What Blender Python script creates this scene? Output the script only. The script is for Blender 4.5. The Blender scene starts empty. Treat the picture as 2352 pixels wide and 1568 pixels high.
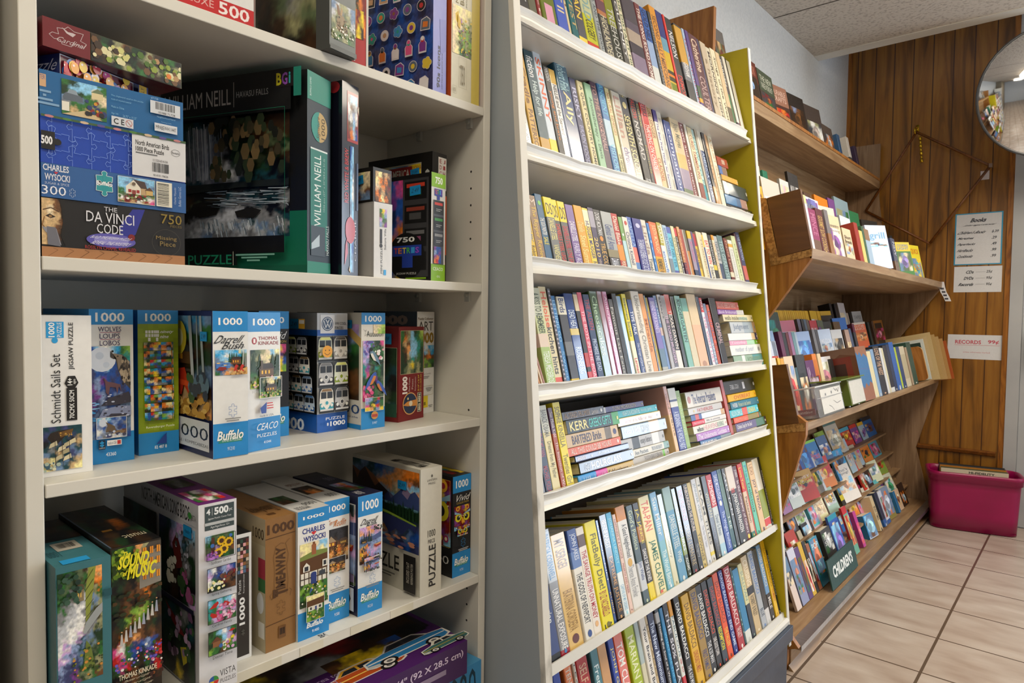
import bpy, math, random
from mathutils import Vector, Matrix, noise
S = bpy.context.scene
COL = S.collection
R = math.radians
# ---------------------------------------------------------------- camera
cam_d = bpy.data.cameras.new('camera')
cam = bpy.data.objects.new('camera', cam_d)
COL.objects.link(cam)
S.camera = cam
YAW, PIT, ROL, FPX = .7198975, .0393566, .012771, 1529.6
cam_d.sensor_fit = 'HORIZONTAL'; cam_d.sensor_width = 36.0
cam_d.lens = 36.0*FPX/2352.0
cam_d.clip_start = .02
CAMZ = 1.17
_f = Vector((-math.sin(YAW)*math.cos(PIT), math.cos(YAW)*math.cos(PIT), -math.sin(PIT)))
_r = _f.cross(Vector((0, 0, 1))).normalized(); _u = _r.cross(_f)
_r2 = _r*math.cos(ROL)+_u*math.sin(ROL); _u2 = -_r*math.sin(ROL)+_u*math.cos(ROL)
cam.matrix_world = Matrix(((_r2.x, _u2.x, -_f.x, 0), (_r2.y, _u2.y, -_f.y, 0), (_r2.z, _u2.z, -_f.z, CAMZ), (0, 0, 0, 1)))
# ---------------------------------------------------------------- world, exposure, lights
W = bpy.data.worlds.new('world'); S.world = W; W.use_nodes = True
W.node_tree.nodes['Background'].inputs[0].default_value = (.75, .85, 1, 1)
W.node_tree.nodes['Background'].inputs[1].default_value = .4
vs = S.view_settings
vs.view_transform = 'Standard'; vs.look = 'None'; vs.gamma = 1; vs.use_curve_mapping = False
vs.exposure = 0.25
def area(name, loc, rot, sx, sy, power, col):
    d = bpy.data.lights.new(name, 'AREA'); d.shape = 'RECTANGLE'; d.size = sx; d.size_y = sy
    d.energy = power; d.color = col
    o = bpy.data.objects.new(name, d); o.location = loc; o.rotation_euler = rot; COL.objects.link(o); return o
# ceiling troffers over the aisle (the fittings are built below) and daylight of the shop windows
TROFFERS = ((.22, 2.35, 13), (.3, 3.38, 5), (.12, -.35, 8), (2.6, 1.2, 8))
for x, y, p in TROFFERS: area('troffer_light', (x, y, 2.565), (0, 0, 0), .55, 1.15, p, (1, .93, .82))
area('window_light', (1.7, 4.62, 1.3), (R(-90), 0, 0), 1.7, 1.8, 55, (.80, .90, 1))
# ---------------------------------------------------------------- helpers
def lin(h):
    out = []
    for i in (0, 2, 4):
        c = int(h[i:i+2], 16)/255.
        out.append(c/12.92 if c <= .04045 else ((c+.055)/1.055)**2.4)
    return (out[0], out[1], out[2], 1.0)
_LC = {}
def C(h):
    if isinstance(h, tuple): return h
    if h not in _LC: _LC[h] = lin(h)
    return _LC[h]
MATS = {}
def nodes(name):
    m = bpy.data.materials.new(name); m.use_nodes = True
    nt = m.node_tree
    return m, nt, nt.nodes['Principled BSDF']
def printed(name, rough, coat=0.0, grain=.06, scale=90):
    m, nt, b = nodes(name)
    a = nt.nodes.new('ShaderNodeAttribute'); a.attribute_name = 'Col'
    tc = nt.nodes.new('ShaderNodeTexCoord'); n = nt.nodes.new('ShaderNodeTexNoise'); n.inputs['Scale'].default_value = scale
    nt.links.new(tc.outputs['Object'], n.inputs['Vector'])
    mr = nt.nodes.new('ShaderNodeMapRange'); mr.inputs[3].default_value = 1-grain; mr.inputs[4].default_value = 1+grain
    nt.links.new(n.outputs['Fac'], mr.inputs[0])
    mx = nt.nodes.new('ShaderNodeMix'); mx.data_type = 'RGBA'; mx.blend_type = 'MULTIPLY'; mx.inputs[0].default_value = 1
    nt.links.new(a.outputs['Color'], mx.inputs[6]); nt.links.new(mr.outputs[0], mx.inputs[7])
    nt.links.new(mx.outputs[2], b.inputs['Base Color'])
    mr2 = nt.nodes.new('ShaderNodeMapRange'); mr2.inputs[3].default_value = rough*.8; mr2.inputs[4].default_value = rough*1.2
    nt.links.new(n.outputs['Fac'], mr2.inputs[0]); nt.links.new(mr2.outputs[0], b.inputs['Roughness'])
    b.inputs['Coat Weight'].default_value = coat; b.inputs['Coat Roughness'].default_value = .08
    MATS[name] = m; return m
printed('print', .42)
printed('matte', .75)
printed('gloss', .22, .6)
def pages_mat():
    m, nt, b = nodes('pages')
    a = nt.nodes.new('ShaderNodeAttribute'); a.attribute_name = 'Col'
    tc = nt.nodes.new('ShaderNodeTexCoord'); mp = nt.nodes.new('ShaderNodeMapping'); mp.inputs['Scale'].default_value = (3, 900, 3)
    n = nt.nodes.new('ShaderNodeTexNoise'); n.inputs['Scale'].default_value = 1
    nt.links.new(tc.outputs['Object'], mp.inputs[0]); nt.links.new(mp.outputs[0], n.inputs['Vector'])
    mr = nt.nodes.new('ShaderNodeMapRange'); mr.inputs[3].default_value = .72; mr.inputs[4].default_value = 1.1
    nt.links.new(n.outputs['Fac'], mr.inputs[0])
    mx = nt.nodes.new('ShaderNodeMix'); mx.data_type = 'RGBA'; mx.blend_type = 'MULTIPLY'; mx.inputs[0].default_value = 1
    nt.links.new(a.outputs['Color'], mx.inputs[6]); nt.links.new(mr.outputs[0], mx.inputs[7])
    nt.links.new(mx.outputs[2], b.inputs['Base Color']); b.inputs['Roughness'].default_value = .85
    MATS['pages'] = m
pages_mat()
def surf(name, c1, c2, rough, scale=(6, 6, 6), det=4, bump=0.0, spec=.5, ramp=(.35, .65), coord='Object', metal=0, tex='noise'):
    m, nt, b = nodes(name)
    tc = nt.nodes.new('ShaderNodeTexCoord'); mp = nt.nodes.new('ShaderNodeMapping'); mp.inputs['Scale'].default_value = scale
    n = nt.nodes.new('ShaderNodeTexNoise'); n.inputs['Scale'].default_value = 1; n.inputs['Detail'].default_value = det
    nt.links.new(tc.outputs[coord], mp.inputs[0]); nt.links.new(mp.outputs[0], n.inputs['Vector'])
    cr = nt.nodes.new('ShaderNodeValToRGB'); cr.color_ramp.elements[0].position = ramp[0]; cr.color_ramp.elements[1].position = ramp[1]
    cr.color_ramp.elements[0].color = C(c1); cr.color_ramp.elements[1].color = C(c2)
    nt.links.new(n.outputs['Fac'], cr.inputs[0]); nt.links.new(cr.outputs[0], b.inputs['Base Color'])
    b.inputs['Roughness'].default_value = rough; b.inputs['Metallic'].default_value = metal
    b.inputs['Specular IOR Level'].default_value = spec
    if bump:
        bp = nt.nodes.new('ShaderNodeBump'); bp.inputs['Strength'].default_value = bump; bp.inputs['Distance'].default_value = .004
        nt.links.new(n.outputs['Fac'], bp.inputs['Height']); nt.links.new(bp.outputs[0], b.inputs['Normal'])
    MATS[name] = m; return m
surf('laminate', 'd2cfc4', 'd8d5ca', .38, (2, 2, 9))
surf('white_enamel', 'd4d2ca', 'dedcd4', .32, (3, 5, 3), 3)
surf('worn_white', 'a8a59c', 'dddad0', .5, (14, 14, 9), 6, ramp=(.30, .42))
surf('grey_paint', '9ba3a9', 'a5adb2', .45, (1.5, 1.5, 1.5), 5)
surf('yellow_paint', 'bfae10', 'cdbd1e', .5, (5, 5, 5), 4)
surf('navy_paint', '2c3646', '384354', .38, (8, 8, 8), 4, .25)
surf('brown_back', '53432f', '5d4c36', .6)
surf('white_wall', 'c3c8cc', 'cdd1d4', .8, (90, 90, 90), 3, .1)
surf('beige_wall', '7d7260', '857a68', .85, (3, 3, 3))
surf('ceiling_tile', 'a89f94', 'c6beb2', .95, (70, 70, 70), 8, .5, ramp=(.36, .5))
surf('particle_board', '8a6232', 'b98c50', .8, (120, 120, 120), 3, ramp=(.4, .6))
surf('dark_panel', '5a3717', '6b4520', .5, (4, 4, 40), 3)
surf('aluminium', 'c8ccd2', 'dce0e4', .34, (4, 200, 4), 2, metal=1)
surf('chrome', 'd8dadc', 'e4e6e8', .05, metal=1)
surf('brass', 'b08a20', 'd8b038', .3, (30, 30, 30), metal=1)
surf('magenta_plastic', '8c0446', '98084e', .32, (5, 5, 5), 2)
surf('door_metal', 'a6a8ab', 'b2b4b6', .4, (3, 3, 3))
surf('tape', 'c8c2ac', 'd6d0bc', .45, (10, 10, 10))
def wood(name, c1, c2, c3, stretch, rough=.4, dist=2.0, scale=3.0):
    m, nt, b = nodes(name)
    tc = nt.nodes.new('ShaderNodeTexCoord'); mp = nt.nodes.new('ShaderNodeMapping'); mp.inputs['Scale'].default_value = stretch
    nt.links.new(tc.outputs['Object'], mp.inputs[0])
    n = nt.nodes.new('ShaderNodeTexNoise'); n.inputs['Scale'].default_value = scale; n.inputs['Detail'].default_value = 6; n.inputs['Distortion'].default_value = dist
    nt.links.new(mp.outputs[0], n.inputs['Vector'])
    cr = nt.nodes.new('ShaderNodeValToRGB'); e = cr.color_ramp.elements
    e[0].position = .34; e[0].color = C(c1); e[1].position = .5; e[1].color = C(c2)
    e2 = e.new(.62); e2.color = C(c3)
    nt.links.new(n.outputs['Fac'], cr.inputs[0])
    n2 = nt.nodes.new('ShaderNodeTexNoise'); n2.inputs['Scale'].default_value = scale*9; n2.inputs['Detail'].default_value = 3
    nt.links.new(mp.outputs[0], n2.inputs['Vector'])
    mr = nt.nodes.new('ShaderNodeMapRange'); mr.inputs[3].default_value = .8; mr.inputs[4].default_value = 1.12
    nt.links.new(n2.outputs['Fac'], mr.inputs[0])
    mx = nt.nodes.new('ShaderNodeMix'); mx.data_type = 'RGBA'; mx.blend_type = 'MULTIPLY'; mx.inputs[0].default_value = 1
    nt.links.new(cr.outputs[0], mx.inputs[6]); nt.links.new(mr.outputs[0], mx.inputs[7])
    nt.links.new(mx.outputs[2], b.inputs['Base Color']); b.inputs['Roughness'].default_value = rough
    MATS[name] = m; return m
wood('oak', '8a5522', 'a2692c', 'b0773a', (9, 9, .9), .45)
wood('oak_panel', '6b3c0c', '93590f', 'a0651c', (7, 7, .8), .38, 3.2, 2.6)
wood('oak_grey', '8c6c4a', '9c7c58', 'a88a66', (14, .8, 14), .36, 1.2)
wood('oak_grey_up', '7c6046', '8c7054', '987c60', (12, 12, .8), .4, 1.2)
wood('dark_dowel', '5c300e', '70400f', '7c4a1a', (9, 9, 9), .4)

class MB:
    """collects coloured polygons and links them as one mesh object"""
    def __init__(s): s.v = []; s.f = []; s.c = []; s.m = []; s.mats = []
    def mi(s, m):
        if m not in s.mats: s.mats.append(m)
        return s.mats.index(m)
    def poly(s, pts, col='ffffff', mat='print', cols=None):
        b = len(s.v); s.v += [tuple(p) for p in pts]
        s.f.append(tuple(range(b, b+len(pts)))); s.m.append(s.mi(mat))
        s.c.append([C(col)]*len(pts) if cols is None else cols)
    def mesh(s, verts, faces, col, mat):
        b = len(s.v); s.v += [tuple(p) for p in verts]; k = s.mi(mat); c = C(col)
        for f in faces:
            s.f.append(tuple(b+i for i in f)); s.m.append(k); s.c.append([c]*len(f))
    def box(s, lo, hi, col='ffffff', mat='print', M=None):
        x0, y0, z0 = lo; x1, y1, z1 = hi
        v = [(x0, y0, z0), (x1, y0, z0), (x1, y1, z0), (x0, y1, z0), (x0, y0, z1), (x1, y0, z1), (x1, y1, z1), (x0, y1, z1)]
        if M: v = [M @ Vector(p) for p in v]
        s.mesh(v, [(0, 3, 2, 1), (4, 5, 6, 7), (0, 1, 5, 4), (1, 2, 6, 5), (2, 3, 7, 6), (3, 0, 4, 7)], col, mat)
    def prism(s, prof, y0, y1, col='ffffff', mat='print', axis='y'):
        """extrudes a closed (x, z) profile along y; axis z: an (x, y) profile along z"""
        n = len(prof)
        if axis == 'y': v = [(p[0], y0, p[1]) for p in prof]+[(p[0], y1, p[1]) for p in prof]
        elif axis == 'z': v = [(p[0], p[1], y0) for p in prof]+[(p[0], p[1], y1) for p in prof]
        else: v = [(y0, p[0], p[1]) for p in prof]+[(y1, p[0], p[1]) for p in prof]
        f = [tuple(range(n)), tuple(range(2*n-1, n-1, -1))]
        f += [(i, i+n, (i+1) % n+n, (i+1) % n) for i in range(n)]
        s.mesh(v, f, col, mat)
    def tube(s, pts, r, col='ffffff', mat='print', n=8, closed=False):
        pts = [Vector(p) for p in pts]; N = len(pts); v = []; f = []
        for i, p in enumerate(pts):
            a = pts[i-1] if (i or closed) else p; b = pts[(i+1) % N] if (i < N-1 or closed) else p
            t = (b-a).normalized(); e = t.orthogonal().normalized() if i == 0 else (e-t*e.dot(t)).normalized()
            g = t.cross(e)
            for k in range(n): v.append(p+(e*math.cos(k*2*math.pi/n)+g*math.sin(k*2*math.pi/n))*r)
        for i in range(N if closed else N-1):
            j = (i+1) % N
            for k in range(n): f.append((i*n+k, i*n+(k+1) % n, j*n+(k+1) % n, j*n+k))
        if not closed: f += [tuple(range(n-1, -1, -1)), tuple((N-1)*n+k for k in range(n))]
        s.mesh(v, f, col, mat)
    def build(s, name, parent=None, M=None, smooth=False, recalc=False):
        me = bpy.data.meshes.new(name); me.from_pydata(s.v, [], s.f)
        me.polygons.foreach_set('material_index', s.m)
        a = me.color_attributes.new('Col', 'FLOAT_COLOR', 'CORNER')
        a.data.foreach_set('color', [x for fc in s.c for c in fc for x in c])
        for m in s.mats: me.materials.append(MATS[m])
        if smooth: me.polygons.foreach_set('use_smooth', [True]*len(s.f))
        if recalc:
            import bmesh
            bm = bmesh.new(); bm.from_mesh(me); bmesh.ops.recalc_face_normals(bm, faces=bm.faces); bm.to_mesh(me); bm.free()
        o = bpy.data.objects.new(name, me); COL.objects.link(o)
        if parent: o.parent = parent
        if M is not None: o.matrix_world = M
        return o
def tag(o, label=None, cat=None, group=None, kind=None):
    if label: o['label'] = label
    if cat: o['category'] = cat
    if group: o['group'] = group
    if kind: o['kind'] = kind
    return o
def empty(name, M, label, cat, group=None):
    o = bpy.data.objects.new(name, None); COL.objects.link(o); o.empty_display_size = .05
    o.matrix_world = M if isinstance(M, Matrix) else Matrix.Translation(M)
    return tag(o, label, cat, group)
def bevel(o, w=.002, seg=2):
    b = o.modifiers.new('bevel', 'BEVEL'); b.width = w; b.segments = seg; b.limit_method = 'ANGLE'; b.angle_limit = R(50)
    return o
def frame(o, ex, ey, ez):
    return Matrix(((ex[0], ey[0], ez[0], o[0]), (ex[1], ey[1], ez[1], o[1]), (ex[2], ey[2], ez[2], o[2]), (0, 0, 0, 1)))
# ---------------------------------------------------------------- lettering and printing on flat faces
_TX = {}
def glyphs(s, bold=0):
    k = (s, bold)
    if k not in _TX:
        cu = bpy.data.curves.new('lettering', 'FONT'); cu.body = s; cu.resolution_u = 2; cu.offset = bold
        o = bpy.data.objects.new('lettering', cu); me = o.to_mesh()
        v = [(p.co.x, p.co.y) for p in me.vertices]; f = [tuple(p.vertices) for p in me.polygons]
        o.to_mesh_clear(); bpy.data.objects.remove(o); bpy.data.curves.remove(cu)
        if v:
            x0 = min(p[0] for p in v); x1 = max(p[0] for p in v); y0 = min(p[1] for p in v); y1 = max(p[1] for p in v)
            v = [((p[0]-x0)/max(x1-x0, 1e-6), (p[1]-y0)/max(y1-y0, 1e-6)) for p in v]
            asp = (x1-x0)/max(y1-y0, 1e-6)
        else: asp = 1
        _TX[k] = (v, f, asp)
    return _TX[k]
PAL = dict(k='0a0a0c', w='f0f0ea', a='808284', s='b8bcc0', d='404246', g='2e6b2e', G='16341a', l='7fae3a', L='b5d25a', b='1e4fa0', B='0e1f4d', c='2aa0d8', C='8cc8ea',
    r='c8201c', R='7a1414', o='e07b20', O='f2a860', y='f0d020', Y='f4e9a4', n='6b4423', N='36220f', t='c8a878', T='e6d3ae', p='7a3a8c', P='c9a2d6', m='d84a8a', M='f0b8c8',
    e='1f8f86', E='123f46', i='39406b', f='d0a070', v='8aa0c8', x='5a6a4a', h='9a9a70', u='2a2a30', z='6a86a8')
class Face:
    """a flat printed face: o + u*U + v*V, u and v run 0..1"""
    def __init__(s, mb, o, U, V, mat='print'):
        s.mb = mb; s.o = Vector(o); s.U = Vector(U); s.V = Vector(V); s.N = s.U.cross(s.V).normalized(); s.k = 0; s.mat = mat
        s.W = s.U.length; s.H = s.V.length
    def P(s, u, v): return s.o+s.U*u+s.V*v+s.N*(.00025+.00007*s.k)
    def rect(s, u0, v0, u1, v1, col, mat=None):
        s.k += 1; s.mb.poly([s.P(u0, v0), s.P(u1, v0), s.P(u1, v1), s.P(u0, v1)], col, mat or s.mat)
    def poly(s, pts, col, mat=None):
        s.k += 1; s.mb.poly([s.P(*p) for p in pts], col, mat or s.mat)
    def ell(s, u, v, ru, rv, col, n=20, mat=None):
        s.poly([(u+ru*math.cos(i*2*math.pi/n), v+rv*math.sin(i*2*math.pi/n)) for i in range(n)], col, mat)
    def line(s, pts, w, col):
        """a stroke of width w (in metres)"""
        s.k += 1
        for a, b in zip(pts, pts[1:]):
            A = s.P(*a); B = s.P(*b); d = (B-A)
            if d.length < 1e-7: continue
            t = s.N.cross(d.normalized())*w/2
            s.mb.poly([A-t, B-t, B+t, A+t], col, s.mat)
    def box_line(s, u0, v0, u1, v1, w, col): s.line([(u0, v0), (u1, v0), (u1, v1), (u0, v1), (u0, v0)], w, col)
    def text(s, t, u0, v0, u1, v1, col, rot=0, bold=0, shear=0, fit=True):
        """fits the lettering into the box; rot 90 reads upwards, -90 reads downwards"""
        g, f, asp = glyphs(t, bold)
        if not g: return
        s.k += 1; du = u1-u0; dv = v1-v0
        if not fit:
            bw = du*s.W; bh = dv*s.H
            if rot: bw, bh = bh, bw
            k = asp*bh/bw
            if k < 1:
                if rot == 0: c = (u0+u1)/2; u0 = c-du*k/2; du *= k
                else: c = (v0+v1)/2; v0 = c-dv*k/2; dv *= k
        pts = []
        for x, y in g:
            x += shear*(y-.5)*(.3 if rot == 0 else .15)
            if rot == 0: pts.append(s.P(u0+du*x, v0+dv*y))
            elif rot == 90: pts.append(s.P(u0+du*(1-y), v0+dv*x))
            elif rot == 180: pts.append(s.P(u0+du*(1-x), v0+dv*(1-y)))
            else: pts.append(s.P(u0+du*y, v0+dv*(1-x)))
        s.mb.mesh(pts, f, col, s.mat)
    def bars(s, u0, v0, u1, v1, n=22, vert=True, seed=1, back='f0f0ea'):
        if back: s.rect(u0, v0, u1, v1, back)
        s.k += 1; rr = random.Random(seed); x = .05
        while x < .93:
            w = rr.choice((.012, .02, .03)); 
            if vert: a = (u0+(u1-u0)*x, v0+(v1-v0)*.2, u0+(u1-u0)*(x+w), v1-(v1-v0)*.08)
            else: a = (u0+(u1-u0)*.08, v0+(v1-v0)*x, u1-(u1-u0)*.2, v0+(v1-v0)*(x+w))
            s.mb.poly([s.P(a[0], a[1]), s.P(a[2], a[1]), s.P(a[2], a[3]), s.P(a[0], a[3])], '141414', s.mat)
            x += w+rr.choice((.012, .02, .028))
    def piece(s, u, v, r, col, w=.0008, fill=None):
        """jigsaw piece of half-size r metres: a square with two tabs and two notches"""
        q = []
        def side(a, b, sg):
            ax, ay = a; bx, by = b; nx, ny = by-ay, -(bx-ax)
            q.append(a)
            for t, h in ((.38, .03), (.36, .10), (.33, .2), (.39, .3), (.5, .34), (.61, .3), (.67, .2), (.64, .10), (.62, .03)):
                q.append((ax+(bx-ax)*t+nx*h*sg, ay+(by-ay)*t+ny*h*sg))
        c = [(-.7, -.7), (.7, -.7), (.7, .7), (-.7, .7)]
        for i, sg in enumerate((1, -1, 1, -1)): side(c[i], c[(i+1) % 4], sg)
        p = [(u+x*r/s.W, v+y*r/s.H) for x, y in q]
        if fill:
            s.k += 1; ctr = s.P(u, v); n = len(p)
            for i in range(n): s.mb.poly([ctr, s.P(*p[i]), s.P(*p[(i+1) % n])], fill, s.mat)
        if w: s.line(p+[p[0]], w, col)
    def pic(s, u0, v0, u1, v1, rows, warp=.5, jit=.35, res=4, seed=0, mat=None, fine=9.0):
        """a small painting: rows of palette letters, blended, with brushy edges"""
        s.k += 1; nr = len(rows); nc = max(len(r) for r in rows); rows = [r.ljust(nc, r[-1]) for r in rows]
        g = [[C(PAL[ch]) for ch in r] for r in rows]
        res *= 2; NU = max(10, min(90, int(nc*res))); NV = max(10, min(110, int(nr*res)))
        b = len(s.mb.v); k = s.mb.mi(mat or s.mat); cols = []
        pw, ph = s.W*(u1-u0), s.H*(v1-v0); cell = math.sqrt(pw*ph/(nc*nr)); sx_, sy_ = pw/cell, ph/cell
        for j in range(NV+1):
            for i in range(NU+1):
                U = i/NU; V = j/NV
                s.mb.v.append(tuple(s.P(u0+(u1-u0)*U, v0+(v1-v0)*V)))
                q = Vector((U*sx_, V*sy_, seed*7.3))
                x = U*nc-.5+warp*noise.noise(q*1.3)+warp*.6*noise.noise(q*3.1)+warp*.3*noise.noise(q*7); y = (1-V)*nr-.5+warp*noise.noise(q*1.3+Vector((9, 5, 2)))+warp*.6*noise.noise(q*3.1+Vector((3, 8, 1)))+warp*.3*noise.noise(q*7+Vector((2, 2, 9)))
                x = min(max(x, 0), nc-1.001); y = min(max(y, 0), nr-1.001)
                xi = int(x); yi = int(y); fx = x-xi; fy = y-yi
                xj = min(xi+1, nc-1); yj = min(yi+1, nr-1)
                fx = min(max((fx-.5)*1.7+.5, 0), 1); fy = min(max((fy-.5)*1.7+.5, 0), 1)
                m = 1+jit*(noise.noise(Vector((U*sx_*fine/4, V*sy_*fine/4, seed)))+.8*noise.noise(Vector((U*sx_*fine/1.7, V*sy_*fine/1.7, seed+3.3))))
                cols.append(tuple(max(0, m*((g[yi][xi][q_]*(1-fx)+g[yi][xj][q_]*fx)*(1-fy)+(g[yj][xi][q_]*(1-fx)+g[yj][xj][q_]*fx)*fy)) for q_ in range(3))+(1,))
        for j in range(NV):
            for i in range(NU):
                a = j*(NU+1)+i; idx = (a, a+1, a+NU+2, a+NU+1)
                s.mb.f.append(tuple(b+t for t in idx)); s.mb.m.append(k); s.mb.c.append([cols[t] for t in idx])
def clamp(x, a, b): return max(a, min(b, x))
# ---------------------------------------------------------------- small printed pictures on boxes and covers
class Sub:
    """a picture area inside a printed face; everything is kept inside it"""
    def __init__(s, F, u0, v0, u1, v1, seed=1): s.F = F; s.a = (u0, v0, u1-u0, v1-v0); s.r = random.Random(seed); s.k = (F.W*(u1-u0))/(F.H*(v1-v0))
    def m(s, x, y): return (s.a[0]+s.a[2]*clamp(x, 0, 1), s.a[1]+s.a[3]*clamp(y, 0, 1))
    def poly(s, pts, c): s.F.poly([s.m(*p) for p in pts], c)
    def rect(s, x0, y0, x1, y1, c): s.poly([(x0, y0), (x1, y0), (x1, y1), (x0, y1)], c)
    def ell(s, x, y, rx, c, ry=None, n=16):
        ry = rx*s.k if ry is None else ry
        s.poly([(x+rx*math.cos(i*6.2832/n), y+ry*math.sin(i*6.2832/n)) for i in range(n)], c)
    def line(s, pts, w, c): s.F.line([s.m(*p) for p in pts], w*s.F.W*s.a[2], c)
    def bg(s, rows, **k): s.F.pic(s.a[0], s.a[1], s.a[0]+s.a[2], s.a[1]+s.a[3], rows, seed=s.r.randint(1, 99), **k)
    def dabs(s, x0, y0, x1, y1, n, r, cols, tall=1):
        s.F.k += 1; k0 = s.F.k
        for i in range(n):
            s.F.k = k0-1+i*.15; x = s.r.uniform(x0, x1); y = s.r.uniform(y0, y1); q = r*s.r.uniform(.6, 1.3)
            s.ell(x, y, q, s.r.choice(cols), q*s.k*tall, 6)
        s.F.k = k0+2+n*.15
    def tree(s, x, y, h, c, w=.35):
        for i in range(4):
            b = y+h*.22*i; s.poly([(x-h*w*(1-i*.2)/s.k**.5, b), (x+h*w*(1-i*.2)/s.k**.5, b), (x, b+h*.36)], c)
    def house(s, x, y, w, h, wall, roof, lit='f0c040', nw=2, rh=.5):
        s.rect(x, y, x+w, y+h, wall); s.poly([(x-w*.08, y+h), (x+w*1.08, y+h), (x+w*.85, y+h*(1+rh)), (x+w*.15, y+h*(1+rh))], roof)
        for i in range(nw): s.rect(x+w*(.15+.7*i/nw), y+h*.35, x+w*(.15+.7*i/nw)+w*.3/nw, y+h*.8, lit)
def p_ship(s):
    s.bg(['EiEiEE', 'iEdEiE', 'kEiEkt', 'EaEizE', 'zEtEiz', 'tYEzEt', 'YtzEtY']); s.poly([(.12, .75), (.3, .55), (.62, .8), (.8, .92), (.4, .9), (.2, .86)], '2a2018'); s.poly([(.4, .86), (.78, .92), (.74, .82), (.45, .74)], '6a4a20'); s.dabs(.45, .76, .74, .86, 14, .02, ['c89a40', '8a6a28'])
    for a, b, c in ((.15, .52, 'c8bc98'), (.36, .42, 'd8ccA8'), (.5, .5, 'b8ac88'), (.62, .55, 'd0c49c'), (.3, .22, 'c0b490'), (.5, .2, 'd4c8a4'), (.45, .34, 'a89c78')): s.poly([(a, b), (a+.22, b+.06), (a+.2, b+.16), (a+.04, b+.1)], c)
    for x in (.3, .48, .66): s.line([(x, .75), (x+.02, .1)], .012, '3a2a1c')
    s.dabs(.0, .0, .4, .2, 16, .05, ['d8d4b0', 'a8b4a0', '3a5a6a'])
def p_wolf(s):
    s.bg(['bCwwCcgl', 'cwwwCbee', 'bCwCbbib', 'ibbbbibi', 'ivpbibiv', 'pvbbibib', 'ipvibvib', 'pivbbizz', 'iizizzii', 'zziizizz', 'bizzizbz', 'zbzzizzb']); s.ell(.3, .86, .34, 'd8e0ec'); s.ell(.24, .9, .1, 'c0ccdc'); s.ell(.4, .8, .08, 'c8d4e4')
    s.poly([(1, .52), (.92, .56), (.8, .62), (.68, .75), (.64, .84), (.56, .92), (.5, .95), (.52, .90), (.5, .88), (.58, .86), (.66, .9), (.78, .91), (.9, .87), (1, .78)], '4a443e'); s.poly([(.7, .74), (.66, .86), (.56, .92), (.62, .92), (.8, .9), (.78, .8)], '8a7c6a'); s.poly([(.8, .62), (.72, .72), (.8, .78), (.95, .7), (1, .6)], 'b8a890'); s.dabs(.75, .58, 1, .86, 40, .025, ['2a2622', '6a5e50', 'a89880'], 2); s.ell(.55, .945, .03, '141414'); s.ell(.68, .89, .018, '141414')
    s.poly([(.38, .5), (.36, .6), (.33, .66), (.42, .62), (.6, .6), (.74, .58), (.76, .5), (.7, .56), (.66, .48), (.62, .55), (.48, .56), (.44, .47)], '6a4a50'); s.poly([(.33, .66), (.3, .645), (.36, .62)], '4a3438')
    s.poly([(.25, .36), (.45, .44), (.95, .5), (1, .44), (1, .38), (.6, .36)], '3a3844'); s.poly([(.18, .22), (.3, .32), (.7, .35), (1, .34), (1, .24), (.5, .18), (.3, .17)], '8a94b4'); s.poly([(.25, .2), (.5, .18), (.9, .22), (.9, .26), (.5, .27)], '3c3a48'); s.dabs(.3, .22, .95, .48, 24, .04, ['c8d0e4', '5a5a70', '2c2a38'], .5)
    s.dabs(0, .2, .2, .4, 16, .05, ['2a7ac0', '3a9ad8', '88b8e0'], .4)
def p_wolf2(s): s.bg(['CwCbvb', 'vwbvba', 'vbavib', 'wvaivn', 'vaiwwv']); s.ell(.22, .75, .14, 'd8e0ec'); s.poly([(.3, .3), (.36, .6), (.3, .78), (.42, .7), (.6, .55), (.66, .28)], '6a5844'); s.poly([(.5, .2), (.7, .34), (.95, .3), (.9, .18)], '8a7050'); s.dabs(.2, .1, 1, .3, 12, .05, ['c8d0e4', '4a4a60'])
def p_cabin(s):
    s.bg(['CcCCcYC', 'cCwCCcg', 'zCCcgGG', 'zzYOGgG', 'bzYznGN', 'zbzOtnN', 'gzOTtnT']); 
    for x in (.45, .52, .58, .66, .9): s.tree(x, .5, .4, '2a5a40', .16)
    s.house(.5, .42, .3, .2, '6a4020', '3a2a24', 'f0b030', 3); s.line([(.86, .3), (.88, 1)], .03, 'd8d8d0'); s.line([(.94, .3), (.93, 1)], .02, 'c8c8c0'); s.rect(.0, .28, .45, .5, '4a7ac0'); s.dabs(0, .3, .45, .5, 14, .06, ['e8c070', '6a9ad0', '2a5a9a'], .3)
    s.poly([(.02, .22), (.1, .34), (.3, .33), (.34, .24), (.2, .18)], '8a2a20'); s.poly([(.5, .1), (1, .3), (1, 0), (.4, 0)], 'd8a860'); 
    for x in (.55, .74): s.poly([(x, .12), (x+.04, .34), (x+.08, .42), (x+.16, .36), (x+.1, .24), (x+.16, .12), (x+.1, .13), (x+.08, .2)], 'c02c1c')
    s.dabs(.4, 0, 1, .12, 20, .03, ['b07a38', 'e0b070', '8a5a28'])
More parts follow.
